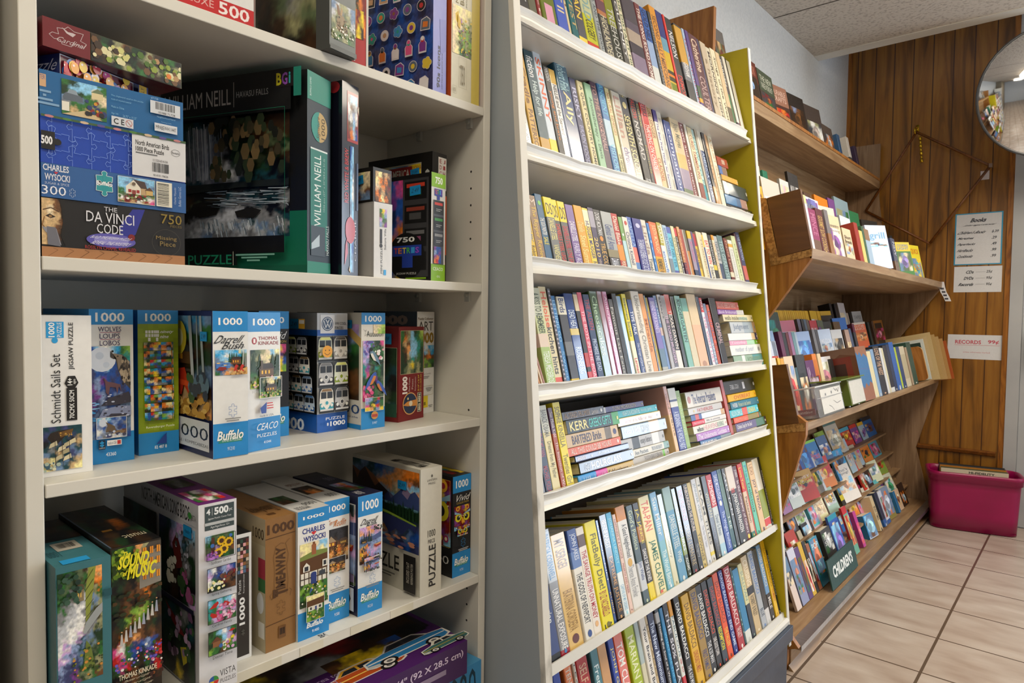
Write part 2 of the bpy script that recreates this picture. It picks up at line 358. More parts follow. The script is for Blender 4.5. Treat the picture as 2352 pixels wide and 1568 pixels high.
def p_cabin_tall(s):
    s.bg(['GzCCcz', 'gGCczg', 'GgGgGg', 'GNGNGN', 'NGNGNG', 'kNkNkG', 'kkNkGz', 'NkGkzz', 'tNtOtN', 'OtntON', 'ntOtNt', 'NOtntO'])
    for x, y, h in ((.1, .6, .35), (.3, .62, .3), (.45, .6, .32), (.02, .55, .3)): s.tree(x, y, h, '1c4a38', .25)
    s.house(.1, .52, .6, .12, '5a3a20', '2a2a34', 'f0a828', 3, .6); s.house(.2, .65, .3, .07, '6a4424', '2c2c36', 'f8c048', 2, .8); s.rect(0, .44, .7, .47, '3a3434'); s.line([(.72, .3), (.66, 1)], .05, 'b8c0c0'); s.line([(.9, .35), (.84, 1)], .035, '9aa8a8'); s.line([(.8, .4), (.78, 1)], .02, '8a9898'); s.ell(.48, .78, .13, 'f0d840'); s.ell(.48, .78, .07, 'fcf4b0')
    for x, y in ((.08, .2), (.42, .2)): s.poly([(x, y), (x+.06, y+.13), (x+.04, y+.26), (x+.16, y+.28), (x+.22, y+.16), (x+.3, y), (x+.22, y+.02), (x+.14, y+.11), (x+.1, y)], 'b82c14'); s.line([(x+.05, y+.13), (x+.24, y+.12)], .04, 'd84a20')
    s.dabs(.35, 0, 1, .18, 40, .06, ['c8963c', 'e0b860', '7a5424', 'a87830'], .5); s.dabs(.65, .2, 1, .4, 20, .05, ['3a5a34', '5a7a8a', '2a3a4a'])
def p_cottage(s):
    s.bg(['GxhTCY', 'xhTYhG', 'GxhTGG', 'GGxGgG', 'gGNGGx', 'xlggLG', 'LlgLlg']); 
    for x in (.1, .3, .75, .9): s.tree(x, .45, .45, '2a4428', .25)
    s.house(.28, .3, .5, .2, '6a5238', '3c3026', 'f8c040', 3, .7); s.rect(.32, .5, .4, .72, '5a4a38'); s.poly([(.4, 0), (.6, 0), (.56, .3), (.5, .3)], 'c8b080'); s.dabs(0, .05, 1, .3, 40, .035, ['8aa83a', '5a7a28', 'd8a0a0', 'e8d060', '3a5a20'])
def p_thatch(s):
    s.bg(['YYTTCC', 'TYYCYY', 'YCYTYY', 'xxxxxx', 'gxgxgx', 'GlgGlg', 'lglGlg', 'glgxlg', 'GxglGg']); s.poly([(0, .78), (.5, .84), (1, .82), (1, .54), (0, .52)], '5a3818'); s.poly([(0, .8), (.5, .86), (1, .84), (1, .78), (0, .74)], '7a8a40'); s.rect(.42, .8, .58, .96, '9a5a34'); s.rect(.46, .96, .54, 1, '7a4424')
    s.rect(0, .36, 1, .54, 'e4e0d0')
    for x in (.0, .14, .3, .62, .78, .95): s.rect(x, .36, x+.03, .54, '3a2616')
    s.rect(0, .44, 1, .455, '3a2616'); s.poly([(.1, .56), (.34, .56), (.34, .64), (.22, .7), (.1, .64)], 'e8e4d4'); s.rect(.15, .57, .29, .64, '2a3038'); s.poly([(.8, .57), (.98, .57), (.98, .68), (.8, .68)], 'e8e4d4'); s.rect(.84, .59, .94, .66, '2a3038'); s.rect(.38, .34, .58, .5, '22387a'); s.ell(.48, .5, .1, '22387a', .03); s.rect(.68, .45, .9, .52, '3a4048')
    s.dabs(0, .0, 1, .36, 70, .035, ['5a7a30', '3a5a20', '7a9a40', 'c8a838', 'd8d4c0', '2a4018']); s.dabs(.15, .14, .8, .34, 14, .045, ['e8e4d8', 'd8d4c8'], .7); s.poly([(.3, .2), (.42, .26), (.36, .3)], '3a5a9a')
def p_thatch2(s): s.bg(['YYYY', 'xgxg', 'glgg', 'lglg']); s.poly([(0, .8), (1, .84), (1, .58), (0, .56)], '5a3818'); s.rect(.1, .4, .9, .58, 'e0dccc'); s.rect(.2, .44, .3, .54, '2a3038'); s.rect(.48, .4, .58, .54, '22387a'); s.rect(.7, .44, .82, .54, '2a3038'); s.dabs(0, .05, 1, .4, 26, .05, ['5a7a30', '3a5a20', 'c8a838', 'd8d4c0'])
def p_night(s):
    s.bg(['kuuukk', 'uukuuk', 'uuNuuk', 'NNNnNk', 'NnNonN', 'nONonO', 'tOnOnt', 'xntnxN']); s.poly([(.02, .5), (.02, .62), (.22, .76), (.42, .62), (.42, .5)], '7a3a20'); s.poly([(.0, .62), (.22, .8), (.46, .62)], 'a89070'); s.rect(.1, .52, .2, .6, 'f8c850'); s.rect(.26, .52, .36, .6, 'f0b840'); s.house(.6, .5, .36, .1, '6a4a24', '4a3a2c', 'f8d060', 4, .8); s.dabs(.0, .2, 1, .5, 40, .03, ['d89a38', 'a86a20', 'f0c868', '5a3a1a', '8a6a30'], .7)
def p_lake(s):
    s.bg(['PPOPMw', 'OPMOPM', 'vPOvPv', 'izviiv', 'zzivvv', 'OvPvMP', 'yOvPPv', 'OnvPvv', 'NOnvPx']); s.poly([(0, .66), (.3, .74), (.6, .7), (1, .78), (1, .62), (0, .6)], '4a5a8a'); 
    for x, h in ((.1, .22), (.2, .3), (.3, .26), (.42, .34), (.52, .24)): s.tree(x, .58, h, '1c3428', .16)
    s.house(.08, .57, .22, .06, '4a3420', '2a2420', 'f0b848', 2); s.poly([(.62, .46), (.98, .5), (1, .56), (.96, .42), (.74, .38)], '9a2a20'); s.poly([(.66, .47), (.97, .5), (.94, .46), (.74, .44)], 'd8a060'); s.dabs(.05, .2, .4, .5, 22, .03, ['f0b838', 'e07a28', '4a3420'], 2); s.dabs(.0, 0, 1, .2, 30, .05, ['2a3a28', '4a4030', '6a5a7a'], .8); s.dabs(.6, .86, 1, 1, 18, .04, ['1c2420', '2a3430'])
def p_mount(s):
    s.bg(['EzEbzOoo', 'ziEzOOon', 'EzaOOTCC', 'hTzCChhO', 'OThCCzCC', 'GGGGGGGG', 'GGGGgGGG', 'EzOvCzbi', 'izvTOvzb', 'iOvCvizb', 'nOnvzibi'], warp=.6)
    s.poly([(0, .62), (0, .9), (.12, .84), (.2, .92), (.34, .84), (.42, .76), (.55, .68), (.6, .6)], '3a2a28'); s.poly([(.2, .92), (.34, .84), (.42, .76), (.36, .7), (.28, .8)], '8a5a3c'); s.poly([(0, .9), (.12, .84), (.08, .74)], '7a4c34'); s.poly([(.45, .56), (.56, .68), (.64, .64), (.72, .72), (.8, .8), (.88, .72), (.94, .76), (1, .7), (1, .54)], '3a4a7c'); s.poly([(.8, .8), (.88, .72), (.84, .64), (.76, .7)], '8a7a9a'); s.poly([(.56, .68), (.64, .64), (.6, .6)], '6a6a94')
    s.poly([(0, .6), (.3, .55), (.6, .52), (1, .5), (1, .4), (.6, .42), (.2, .46), (0, .46)], '16301c')
    for i in range(22): s.tree(i/21, .44-.04*i/21, .14+.04*(i % 3), '1c3a20', .12)
    s.poly([(0, .45), (.4, .43), (.6, .42), (1, .36), (1, .38), (.6, .45), (.3, .48)], '8aa83a'); s.poly([(.3, .4), (.42, .3), (.5, .34), (.62, .18), (.72, .26), (.8, .2), (.9, .32), (1, .28), (1, .36), (.6, .41)], '2c3460'); s.poly([(0, .42), (.2, .41), (.3, .3), (.2, .16), (.08, .24), (0, .2)], '241c28'); s.dabs(.05, .02, 1, .2, 26, .05, ['8a5a4a', 'c8886a', '4a4a7a', '2a2a4a'], .3)
def p_owl(s):
    s.bg(['RyRpyR', 'pRRRyp', 'RpRRpR', 'RRyRRp', 'pRRyRR', 'RpRRpR', 'CRRRRC'], res=5)
    for sx in (-1, 1):
        for i in range(7): a = R(30+i*22); s.line([(.5+sx*.24, .52), (.5+sx*(.24+.24*math.cos(a)), .52+.2*math.sin(a))], .03, ('e8d8c0', '3a8ab0', 'd8b020')[i % 3])
        s.ell(.5+sx*.26, .52, .2, 'd8cc20'); s.ell(.5+sx*.24, .52, .11, '121212'); s.ell(.5+sx*.2, .56, .035, 'f0f0e0')
        s.poly([(.5, .62), (.5+sx*.5, .8), (.5+sx*.5, .7)], '8ab8d0'); s.ell(.5+sx*.3, .9, .12, 'e0a828'); s.ell(.5+sx*.3, .9, .06, '9a2a3a')
    s.poly([(.5, .52), (.42, .36), (.5, .22), (.58, .36)], 'e8a020')
    for i in range(6): s.ell(.1+.16*i, .12, .07, ('3a8ab0', 'd8b020', '9a2a5a')[i % 3]); s.ell(.1+.16*i, .12, .035, 'f0e0c0')
def p_sun(s):
    s.bg(['Cgxgxg', 'gGGxgG', 'xGPgGn', 'PmxGgG'])
    for x, y in ((.55, .7), (.8, .6), (.62, .35), (.42, .25)):
        for i in range(10): a = i*.628; s.ell(x+.12*math.cos(a), y+.12*s.k*math.sin(a), .05, 'e8b81c', n=6)
        s.ell(x, y, .08, '4a2c10')
    s.rect(.16, .4, .28, .95, '4a2a18'); s.ell(.2, .6, .07, '3a6ab0'); s.ell(.84, .88, .06, '3a6ab0'); s.dabs(0, .02, .36, .36, 22, .05, ['9a5ab0', 'b87ac8', '5a3a7a'])
def p_spring(s): s.bg(['vwivPb', 'PibviR', 'wgNRnk', 'kGGkNn']); s.poly([(.34, .8), (.46, .7), (.6, .84), (.5, .66), (.42, .62)], '2a3a8a'); s.rect(.6, .3, .64, .7, '4a3424'); s.dabs(.0, .05, .6, .4, 26, .05, ['e8e8d8', 'd8d8c8', 'f0e8a0']); s.dabs(.5, .4, 1, .7, 12, .07, ['8a2a20', '5a3a28', '6a4a3a'])
def p_card(s):
    s.bg(['CeCeCw', 'egCmPm', 'egmPgP', 'gPmGmg']); 
    for x, y, k in ((.25, .72, 1), (.68, .66, -1), (.22, .3, -1)): s.poly([(x-.2*k, y-.1), (x-.04*k, y+.08), (x+.1*k, y+.16), (x+.14*k, y+.06), (x+.04*k, y-.08)], 'b8241c')
    s.dabs(.3, .05, 1, .7, 36, .05, ['e8a8c8', 'f0c8dc', 'c87a9a', '4a8a6a']); s.line([(.0, .5), (.5, .45), (1, .6)], .015, '4a3020')
def p_dinner(s): s.bg(['GgCwvg', 'gGgCPG', 'GgxoyP', 'lgGngg']); s.poly([(.08, .5), (.3, .72), (.5, .52)], '6a4028'); s.rect(.16, .3, .42, .52, '8a5a38'); s.poly([(.7, .8), (.85, .88), (.96, .82), (.84, .76)], 'b8241c'); s.ell(.44, .3, .07, '3a6ab0'); s.ell(.86, .5, .07, 'e8d028'); s.dabs(.5, .1, 1, .5, 22, .05, ['d8a8d0', 'b87ab0', 'f0f0e0', '5a8a3a'])
def p_bigbird(s): s.bg(['iEvPaC', 'EGPvEa', 'kGkGaG', 'GkNkaG', 'kGNkGk', 'GkNkGP']); s.poly([(.38, .7), (.5, .86), (.62, .7), (.66, .45), (.5, .4)], '5a1c18'); s.dabs(.2, .2, .5, .5, 14, .05, ['c8c8b8', 'e0dcc8']); s.dabs(.55, .1, .95, .4, 14, .06, ['8a4a6a', '3a5a34', 'a85a8a']); s.dabs(.5, .5, 1, 1, 30, .03, ['b8b8c8', '7a8088', '3a4440'])
def p_bigbird2(s): s.bg(['kGEGak', 'GEGaGE', 'EGGkGk', 'kGkGkG', 'GkkGkG', 'kGkykG']); s.poly([(.2, .95), (.5, .8), (.76, .62), (.6, .62), (.4, .72)], '7a1818'); s.poly([(.62, .44), (.78, .5), (.8, .3), (.7, .22)], 'c8b820'); s.dabs(.3, .3, .95, .95, 30, .05, ['a88aa8', 'c8a8c8', '3a5a34', '6a4a6a'])
def p_mist(s):
    s.bg(['GgGxNhO', 'gxGxgno', 'GgaGshg', 'gaswszh', 'asswaxN', 'sswwaah', 'swwPazG', 'wPvEzxG', 'PvizEGg', 'viiEgGh', 'iipxhgn'], warp=.9); s.poly([(.62, .8), (.7, 1), (.86, 1), (.8, .8), (.7, .55), (.62, .5)], '8a9440'); 
    for i in range(5): s.line([(.6, .55+.08*i), (.8, .62+.09*i)], .012, '3a3a1c')
    s.house(.42, .72, .16, .1, '8a7a5a', '5a4a34', 'f0c860', 2); s.poly([(.55, .42), (.62, .52), (.85, .62), (1, .66), (1, .58), (.8, .5), (.62, .42)], '9aa0a0'); s.poly([(.55, .12), (.62, .36), (.72, .3), (.82, .1)], '6a7a34'); s.dabs(.3, .0, 1, .3, 40, .035, ['3a4a20', '8a8a30', '2a3a2a', 'c88a3a']); s.dabs(0, .7, .5, 1, 30, .06, ['2a4a38', '3a5a48', '1c342c'])
def p_music(s):
    s.bg(['GlgGOhht', 'lLgGtaOa', 'lgGNaOaO', 'GkGkgaOa', 'kGNknGnN', 'GkNnnoNG', 'GNnknnGk', 'kNnlLlGN', 'kGlnlGnN', 'NGnGnNGk', 'NonOnNnN', 'mwgibvbN', 'rmgbGiGr', 'gmrGNgpk', 'kGNnkGkr', 'kNknGNkN'], warp=.6, jit=.45)
    s.poly([(.55, .68), (.55, .92), (.75, 1), (1, 1), (1, .7)], '8a8478'); s.poly([(.5, .9), (.75, 1), (1, 1), (1, .96)], '4a443c')
    for y in (.74, .84, .92):
        for x in (.62, .76, .9): s.rect(x, y, x+.07, y+.05, 'e8942c'); s.line([(x+.035, y), (x+.035, y+.05)], .01, '4a2c14')
    s.dabs(0, .78, .5, 1, 50, .05, ['8aa028', '5a7a1c', 'b0c03a', '2a4014']); s.dabs(.0, .5, 1, .7, 30, .06, ['1c2410', '2a3418', '4a3418'], .6)
    for i in range(9): x = .16+.088*i; y = .36+.022*i; s.poly([(x-.03, y-.04), (x+.04, y-.045), (x+.02, y+.04), (x-.005, y+.04)], ('b8b4b0', 'c8c4bc', '9aa0b0')[i % 3]); s.ell(x+.008, y+.055, .016, 'c89a70')
    s.dabs(.02, .14, 1, .28, 70, .03, ['c83a3a', 'e0e0d8', '4a4aa0', 'd86a9a', '3a5a20', '6a5ac0']); s.dabs(0, 0, 1, .12, 30, .04, ['3a1c14', '8a4a1c', '241c10'])
def p_store(s): s.bg(['CCzCCC', 'CzCCzC', 'CCCCCz', 'gCgCgC', 'gxGRgx', 'wRRRgw', 'tRtwtm']); s.rect(.22, .36, .62, .64, 'e4dcc8'); s.poly([(.2, .62), (.42, .92), (.64, .62)], 'e4dcc8'); s.poly([(.42, .94), (.72, .9), (.8, .62), (.62, .62)], '4a3a34'); s.rect(.62, .36, .8, .62, 'b89a70'); s.rect(.28, .42, .36, .54, '9a2a28'); s.rect(.5, .42, .58, .54, '9a2a28'); s.rect(.38, .36, .48, .52, '8a3a34'); s.poly([(.72, .56), (.86, .7), (.98, .54)], '5a4030'); s.rect(.76, .38, .95, .56, 'c8a868'); s.dabs(0, .02, 1, .34, 34, .04, ['7a8a4a', '8a2a2a', 'e8e4d8', '4a6a3a', '3a3a3a'], .7); s.ell(.42, .76, .05, '6a5a4a')
def p_street(s): s.bg(['gGCCCg', 'GCCCTg', 'GgGgTT', 'zazggT', 'agggag', 'gtgtgn', 'gttgtg']); s.poly([(.02, .5), (.1, .64), (.3, .66), (.46, .54), (.46, .42), (.04, .4)], '5a6470'); s.poly([(.12, .62), (.16, .74), (.32, .72), (.36, .6)], '8a98a4'); s.rect(.66, .6, .92, .78, 'd8c89a'); s.poly([(.64, .78), (.8, .92), (.96, .78)], '6a7a5a'); s.poly([(0, 0), (.5, .2), (.9, 0)], 'c8b48a'); s.rect(0, .1, .16, .36, 'e0dccc'); s.dabs(.5, .1, .95, .5, 18, .05, ['2a3a6a', 'c8902c', '8a2a20', '1c1c24']); s.ell(.56, .14, .06, '1c1c20'); s.ell(.88, .16, .06, '1c1c20')
def p_face(s): s.bg(['ttnk', 'tTnN', 'tTtN', 'tttn', 'ttnN', 'ttnk', 'tnkk']); s.line([(.05, .74), (.4, .8), (.75, .72)], .05, '4a3018'); s.poly([(.15, .62), (.35, .67), (.6, .61), (.38, .57)], '2a1c10'); s.ell(.37, .615, .07, '8a6a40'); s.line([(.12, .6), (.02, .42), (.14, .36)], .05, '8a6238'); s.poly([(.75, 1), (1, 1), (1, 0), (.8, .2), (.9, .5), (.85, .8)], '15110e')
def p_fall(s):
    s.bg(['kGEkNNxGNNN', 'kEaakGNxnNN', 'GEaakGGNnxN', 'EaasakGGNxG', 'kaasakGNGNx', 'kaasakGGxGN', 'kEassaGkGkk', 'EaasssakEkk', 'EEEaaaEEkEk', 'kkkkkkkkkkk', 'NNkkNEaEkEa', 'kNxkEaaaEka', 'kkkEasskakk', 'EkaassaEaaE', 'kaassazszaa', 'EaszaasaszE'], warp=.7, jit=.3)
    for i in range(26): x = .14+.012*i+s.r.uniform(-.01, .01); s.line([(x, .98-s.r.uniform(0, .05)), (x+.01*s.r.uniform(.5, 1.5), .72), (x+.02*s.r.uniform(.5, 1.8), .5)], .007, s.r.choice(('8a9498', 'b8c0c0', '5a6468', 'd0d4d0', '6a7878')))
    s.poly([(0, .46), (1, .47), (1, .41), (.6, .42), (.3, .40), (0, .38)], '1c2220'); s.poly([(.2, .3), (.34, .33), (.44, .28), (.4, .2), (.26, .18), (.16, .22)], '14110c'); s.poly([(.3, .33), (.44, .35), (.48, .32), (.36, .3)], '3a3426'); s.poly([(.56, .22), (.7, .25), (.78, .22), (.72, .16), (.58, .17)], '1c1a14')
    for i in range(60): x = s.r.uniform(.3, 1); y = s.r.uniform(.26, .40); s.line([(x, y), (min(1, x+s.r.uniform(.08, .2)), y-s.r.uniform(-.01, .03))], .005, s.r.choice(('6a7a84', '8a9aa4', '3a4448', 'b0bcc4', '2a3234')))
    for i in range(70): x = s.r.uniform(.28, .98); y = s.r.uniform(.05, .16); s.line([(x, y), (x+.012, y-.06)], .006, s.r.choice(('8a9aa4', 'b8c4cc', '5a6a74', 'd0d8dc')))
    s.dabs(.4, .5, 1, .98, 60, .03, ['3a3420', '5a4a2c', '24301a', '141810', '6a5634'], 1.6)
def p_hare(s): s.bg(['zshhsz', 'shaxhz', 'hxahxs', 'xhxghx', 'hgxhgx']); s.poly([(.2, .3), (.22, .55), (.36, .72), (.52, .68), (.64, .5), (.7, .3), (.5, .22)], '8a7452'); s.poly([(.26, .66), (.2, .95), (.3, .92), (.38, .7)], '7a5a38'); s.poly([(.36, .7), (.4, .92), (.46, .84), (.44, .7)], 'a88a60'); s.ell(.32, .62, .03, '141010'); s.dabs(.2, .25, .7, .6, 26, .025, ['6a5638', 'b09a70', '4a3a28']); s.dabs(.4, .02, 1, .5, 30, .035, ['e8e8dc', 'd8d8c8', '5a7a3a', '4a5a34']); s.dabs(.0, .02, .4, .3, 20, .03, ['5a6a3a', '7a8a4a', 'e0e0d0'])
def p_finch(s): s.bg(['TYYTYY', 'TYTYTh', 'YTThlh', 'TYlhlx', 'Thxlhl', 'TYgGlx']); s.poly([(.14, .82), (.3, .9), (.34, .74), (.24, .64), (.16, .7)], 'd8b420'); s.poly([(.28, .84), (.36, .7), (.3, .6), (.26, .7)], '1c1c1c'); s.dabs(.3, .05, 1, .75, 60, .04, ['e0c028', 'c8a018', '6a4a1c', '7a8a3a', 'a87aa8', '4a5a28']); s.line([(.3, .6), (.6, 0)], .01, '5a6a34'); s.line([(.6, .7), (.66, 0)], .01, '5a6a34')
def p_blues(s): s.bg(['PpexGGm', 'vPgExGg', 'vPGggGg', 'PvGgGGG', 'epxGegG', 'emgxGgG', 'GgGxpGx', 'gGGGxGg', 'meGGgxG', 'mMmGgGx']); s.dabs(0, .75, .5, 1, 26, .06, ['8a80c8', 'a89ad8', '5a50a0']); s.dabs(.5, .7, 1, .9, 18, .06, ['f0f0e8', 'e8a0b0', '3a6a34']); s.dabs(0, .0, .5, .25, 26, .07, ['d84a80', 'e87aa0', 'b03060', '3a6a34']); s.line([(.2, .62), (.6, .58), (1, .64)], .02, '4a3420')
def p_veg(s): s.bg(['NGkhnGkhNkgk', 'kgNYGkxhkNGh', 'GkhxkGNkhGkn', 'kNkGhkgkNkGk']); s.dabs(0, .1, 1, .9, 60, .035, ['8a9a3a', 'c8c47a', '4a6a24', '6a4a2a', 'b0885a', '3a2a1c', 'd8d0a0']); s.ell(.85, .3, .03, 'd87828')
def p_jelly(s):
    s.rect(0, 0, 1, 1, '6a2030')
    for i in range(48): x = s.r.uniform(0, 1); y = s.r.uniform(0, 1); c = s.r.choice(('d87828', 'e09a38', 'c82a4a', '2a6ab8', 'e0b828', 'd84a90', 'e8d8d8', 'b81c30', '6a3a9a')); s.ell(x, y, .055, c, .3, 14); s.ell(x-.015, y+.1, .014, 'f0e0d8', .06, 8)
# ---------------------------------------------------------------- the room
def struct(name, mb, **k):
    o = mb.build(name, **k); o['kind'] = 'structure'; return o
XW, YW, ZC = -1.26, 4.70, 2.66
def tile_floor():
    m, nt, b = nodes('floor_tile')
    tc = nt.nodes.new('ShaderNodeTexCoord')
    sp = nt.nodes.new('ShaderNodeSeparateXYZ'); nt.links.new(tc.outputs['Object'], sp.inputs[0])
    def math_(op, a, bb):
        n = nt.nodes.new('ShaderNodeMath'); n.operation = op
        for i, x in enumerate((a, bb)):
            if x is None: continue
            if isinstance(x, (int, float)): n.inputs[i].default_value = x
            else: nt.links.new(x, n.inputs[i])
        return n.outputs[0]
    def grout(ax, off, size, w):
        t = math_('MODULO', math_('ADD', sp.outputs[ax], off), size)
        t = math_('ABSOLUTE', math_('SUBTRACT', t, size/2), None)
        return math_('GREATER_THAN', t, size/2-w)
    gx = grout(0, .40+.305*40, .305, .0045); gy = grout(1, -2.54+.3175*40, .3175, .0035)
    g = math_('MAXIMUM', gx, gy)
    n = nt.nodes.new('ShaderNodeTexNoise'); n.inputs['Scale'].default_value = 5; n.inputs['Detail'].default_value = 6
    mp = nt.nodes.new('ShaderNodeMapping'); mp.inputs['Scale'].default_value = (1.0, 2.6, 1); nt.links.new(tc.outputs['Object'], mp.inputs[0]); nt.links.new(mp.outputs[0], n.inputs['Vector'])
    cr = nt.nodes.new('ShaderNodeValToRGB'); e = cr.color_ramp.elements
    e[0].position = .3; e[0].color = C('a28f80'); e[1].position = .7; e[1].color = C('bfb2a5'); q = e.new(.5); q.color = C('b2a294')
    nt.links.new(n.outputs['Fac'], cr.inputs[0])
    mx = nt.nodes.new('ShaderNodeMix'); mx.data_type = 'RGBA'; nt.links.new(g, mx.inputs[0]); nt.links.new(cr.outputs[0], mx.inputs[6]); mx.inputs[7].default_value = C('5c4d40')
    nt.links.new(mx.outputs[2], b.inputs['Base Color'])
    mr = nt.nodes.new('ShaderNodeMapRange'); mr.inputs[3].default_value = .30; mr.inputs[4].default_value = .22; nt.links.new(g, mr.inputs[0]); nt.links.new(mr.outputs[0], b.inputs['Roughness'])
    bp = nt.nodes.new('ShaderNodeBump'); bp.inputs['Strength'].default_value = .6; bp.inputs['Distance'].default_value = .003; bp.invert = True
    nt.links.new(g, bp.inputs['Height']); nt.links.new(bp.outputs[0], b.inputs['Normal'])
    MATS['floor_tile'] = m
tile_floor()
def panel_wall():
    m = wood('panelling', '65400f', '8a5a18', '986822', (5, 5, .42), .36, 2.2, 2.2)
    nt = m.node_tree; b = nt.nodes['Principled BSDF']
    src = b.inputs['Base Color'].links[0].from_socket
    tc = nt.nodes.new('ShaderNodeTexCoord'); sp = nt.nodes.new('ShaderNodeSeparateXYZ'); nt.links.new(tc.outputs['Object'], sp.inputs[0])
    def mth(op, a, v):
        n = nt.nodes.new('ShaderNodeMath'); n.operation = op; nt.links.new(a, n.inputs[0])
        if v is not None: n.inputs[1].default_value = v
        return n.outputs[0]
    a = mth('MODULO', mth('ADD', sp.outputs[0], 10+.0045), .1035)
    g = mth('LESS_THAN', a, .006)
    mx = nt.nodes.new('ShaderNodeMix'); mx.data_type = 'RGBA'; nt.links.new(g, mx.inputs[0]); nt.links.new(src, mx.inputs[6]); mx.inputs[7].default_value = C('4a2a0a')
    nt.links.new(mx.outputs[2], b.inputs['Base Color'])
    bp = nt.nodes.new('ShaderNodeBump'); bp.inputs['Strength'].default_value = .7; bp.inputs['Distance'].default_value = .003; bp.invert = True
    nt.links.new(g, bp.inputs['Height']); nt.links.new(bp.outputs[0], b.inputs['Normal'])
panel_wall()
mb = MB(); mb.box((-1.4, -3.2, -.1), (4.3, 4.9, 0), mat='floor_tile'); struct('floor', mb)
mb = MB(); mb.box((XW-.12, -3.2, 0), (XW, 4.9, 3.2), mat='white_wall'); struct('wall_left', mb)
mb = MB(); mb.box((XW, YW, 0), (-.376, YW+.12, 3.1), mat='panelling'); struct('wall_back', mb)
# wall above and beside the door and the shop window further right
mb = MB()
mb.box((-.3755, YW, 2.13), (4.3, YW+.12, 3.2), mat='white_wall')
mb.box((.625, YW, 0), (.795, YW+.12, 2.129), mat='white_wall')
mb.box((.796, YW, 0), (2.604, YW+.12, .215), mat='white_wall')
mb.box((2.605, YW, 0), (4.3, YW+.12, 2.129), mat='white_wall')
struct('wall_back_right', mb)
mb = MB(); mb.box((4.2, -3.2, 0), (4.32, 4.9, 3.2), mat='white_wall'); struct('wall_right', mb)
mb = MB(); mb.box((-1.4, -3.3, 0), (4.3, -3.18, 3.2), mat='white_wall'); struct('wall_front', mb)
# hung ceiling, ends in a pale edge strip before the panelled wall
mb = MB(); mb.box((XW+.0005, -3.15, ZC), (4.19, 3.9995, ZC+.04), mat='ceiling_tile'); struct('ceiling', mb)
mb = MB()
for k in range(12):
    y = 3.376-.61*k
    mb.box((XW, y-.003, ZC-.0015), (4.2, y+.003, ZC+.001), '4a443c', 'matte')
for k in range(5):
    x = 1.16+1.22*(k-1)
    if x > -1: mb.box((x-.003, -3.2, ZC-.0015), (x+.003, 4.0, ZC+.001), '4a443c', 'matte')
struct('trim_1', mb)
mb = MB(); mb.box((XW+.0005, 4.0, ZC-.004), (4.19, 4.085, ZC+.05), mat='white_enamel'); struct('trim_2', mb)
mb = MB(); mb.box((XW, 4.085, 3.0), (4.3, 4.9, 3.1), mat='white_wall'); struct('ceiling_recess', mb)
# wooden mouldings on the panelled wall
mb = MB(); mb.box((-.40, YW-.014, 0), (-.374, YW, 3.0), mat='oak_panel'); struct('trim_3', mb)
mb = MB(); mb.box((XW, YW-.012, 0), (XW+.022, YW, 3.0), mat='oak_panel'); struct('trim_4', mb)
mb = MB(); mb.prism([(YW, .39), (YW-.016, .395), (YW-.02, .412), (YW-.010, .418), (YW, .42)], -1.1, -.41, mat='dark_dowel', axis='x'); struct('trim_5', mb)
# grey metal door frame and door right of the panelling
d = MB(); d.box((-.3735, YW-.02, 0), (-.315, YW+.1, 2.125), mat='door_metal'); d.box((.56, YW-.02, 0), (.62, YW+.1, 2.125), mat='door_metal'); d.box((-.3145, YW-.02, 2.066), (.5595, YW+.1, 2.125), mat='door_metal')
fr = struct('door_frame', d)
d = MB(); d.box((-.314, YW+.02, .006), (.559, YW+.065, 2.065), mat='door_metal'); dr = struct('door_1', d)
d = MB(); d.box((-.290, YW-.012, .93), (-.262, YW+.02, 1.10), '74767a', 'gloss'); d.tube([(-.276, YW-.012, .99), (-.276, YW-.05, .99), (-.19, YW-.052, .99)], .008, mat='chrome'); d.build('door_handle', dr)
d = MB(); d.box((-.30, YW+.012, 1.42), (-.17, YW+.02, 1.50), 'b01830', 'print'); struct('door_sign', d)
# shop windows: frame and bright daylight pane
def glow(name, col, st):
    m = bpy.data.materials.new(name); m.use_nodes = True; nt = m.node_tree; b = nt.nodes['Principled BSDF']
    b.inputs['Base Color'].default_value = (0, 0, 0, 1); b.inputs['Emission Color'].default_value = C(col); b.inputs['Emission Strength'].default_value = st
    MATS[name] = m
glow('daylight', 'd4e4ff', 2.5); glow('lamp_panel', 'fff0d8', 6.5)
def window(name, lo, hi, axis, bars):
    f = MB(); p = MB(); (x0, y0, z0), (x1, y1, z1) = lo, hi; t = .05
    if axis == 'y':
        f.box((x0, y0, z0), (x0+t, y1, z1), mat='white_enamel'); f.box((x1-t, y0, z0), (x1, y1, z1), mat='white_enamel')
        f.box((x0, y0, z0), (x1, y1, z0+t), mat='white_enamel'); f.box((x0, y0, z1-t), (x1, y1, z1), mat='white_enamel')
        for k in range(1, bars): f.box((x0+(x1-x0)*k/bars-.02, y0, z0), (x0+(x1-x0)*k/bars+.02, y1, z1), mat='white_enamel')
        p.box((x0+t, (y0+y1)/2+.01, z0+t), (x1-t, (y0+y1)/2+.015, z1-t), mat='daylight')
    else:
        f.box((x0, y0, z0), (x1, y0+t, z1), mat='white_enamel'); f.box((x0, y1-t, z0), (x1, y1, z1), mat='white_enamel')
        f.box((x0, y0, z0), (x1, y1, z0+t), mat='white_enamel'); f.box((x0, y0, z1-t), (x1, y1, z1), mat='white_enamel')
        for k in range(1, bars): f.box((x0, y0+(y1-y0)*k/bars-.02, z0), (x1, y0+(y1-y0)*k/bars+.02, z1), mat='white_enamel')
        p.box(((x0+x1)/2+.01, y0+t, z0+t), ((x0+x1)/2+.015, y1-t, z1-t), mat='daylight')
    o = struct(name, f); p.build('window_pane', o)
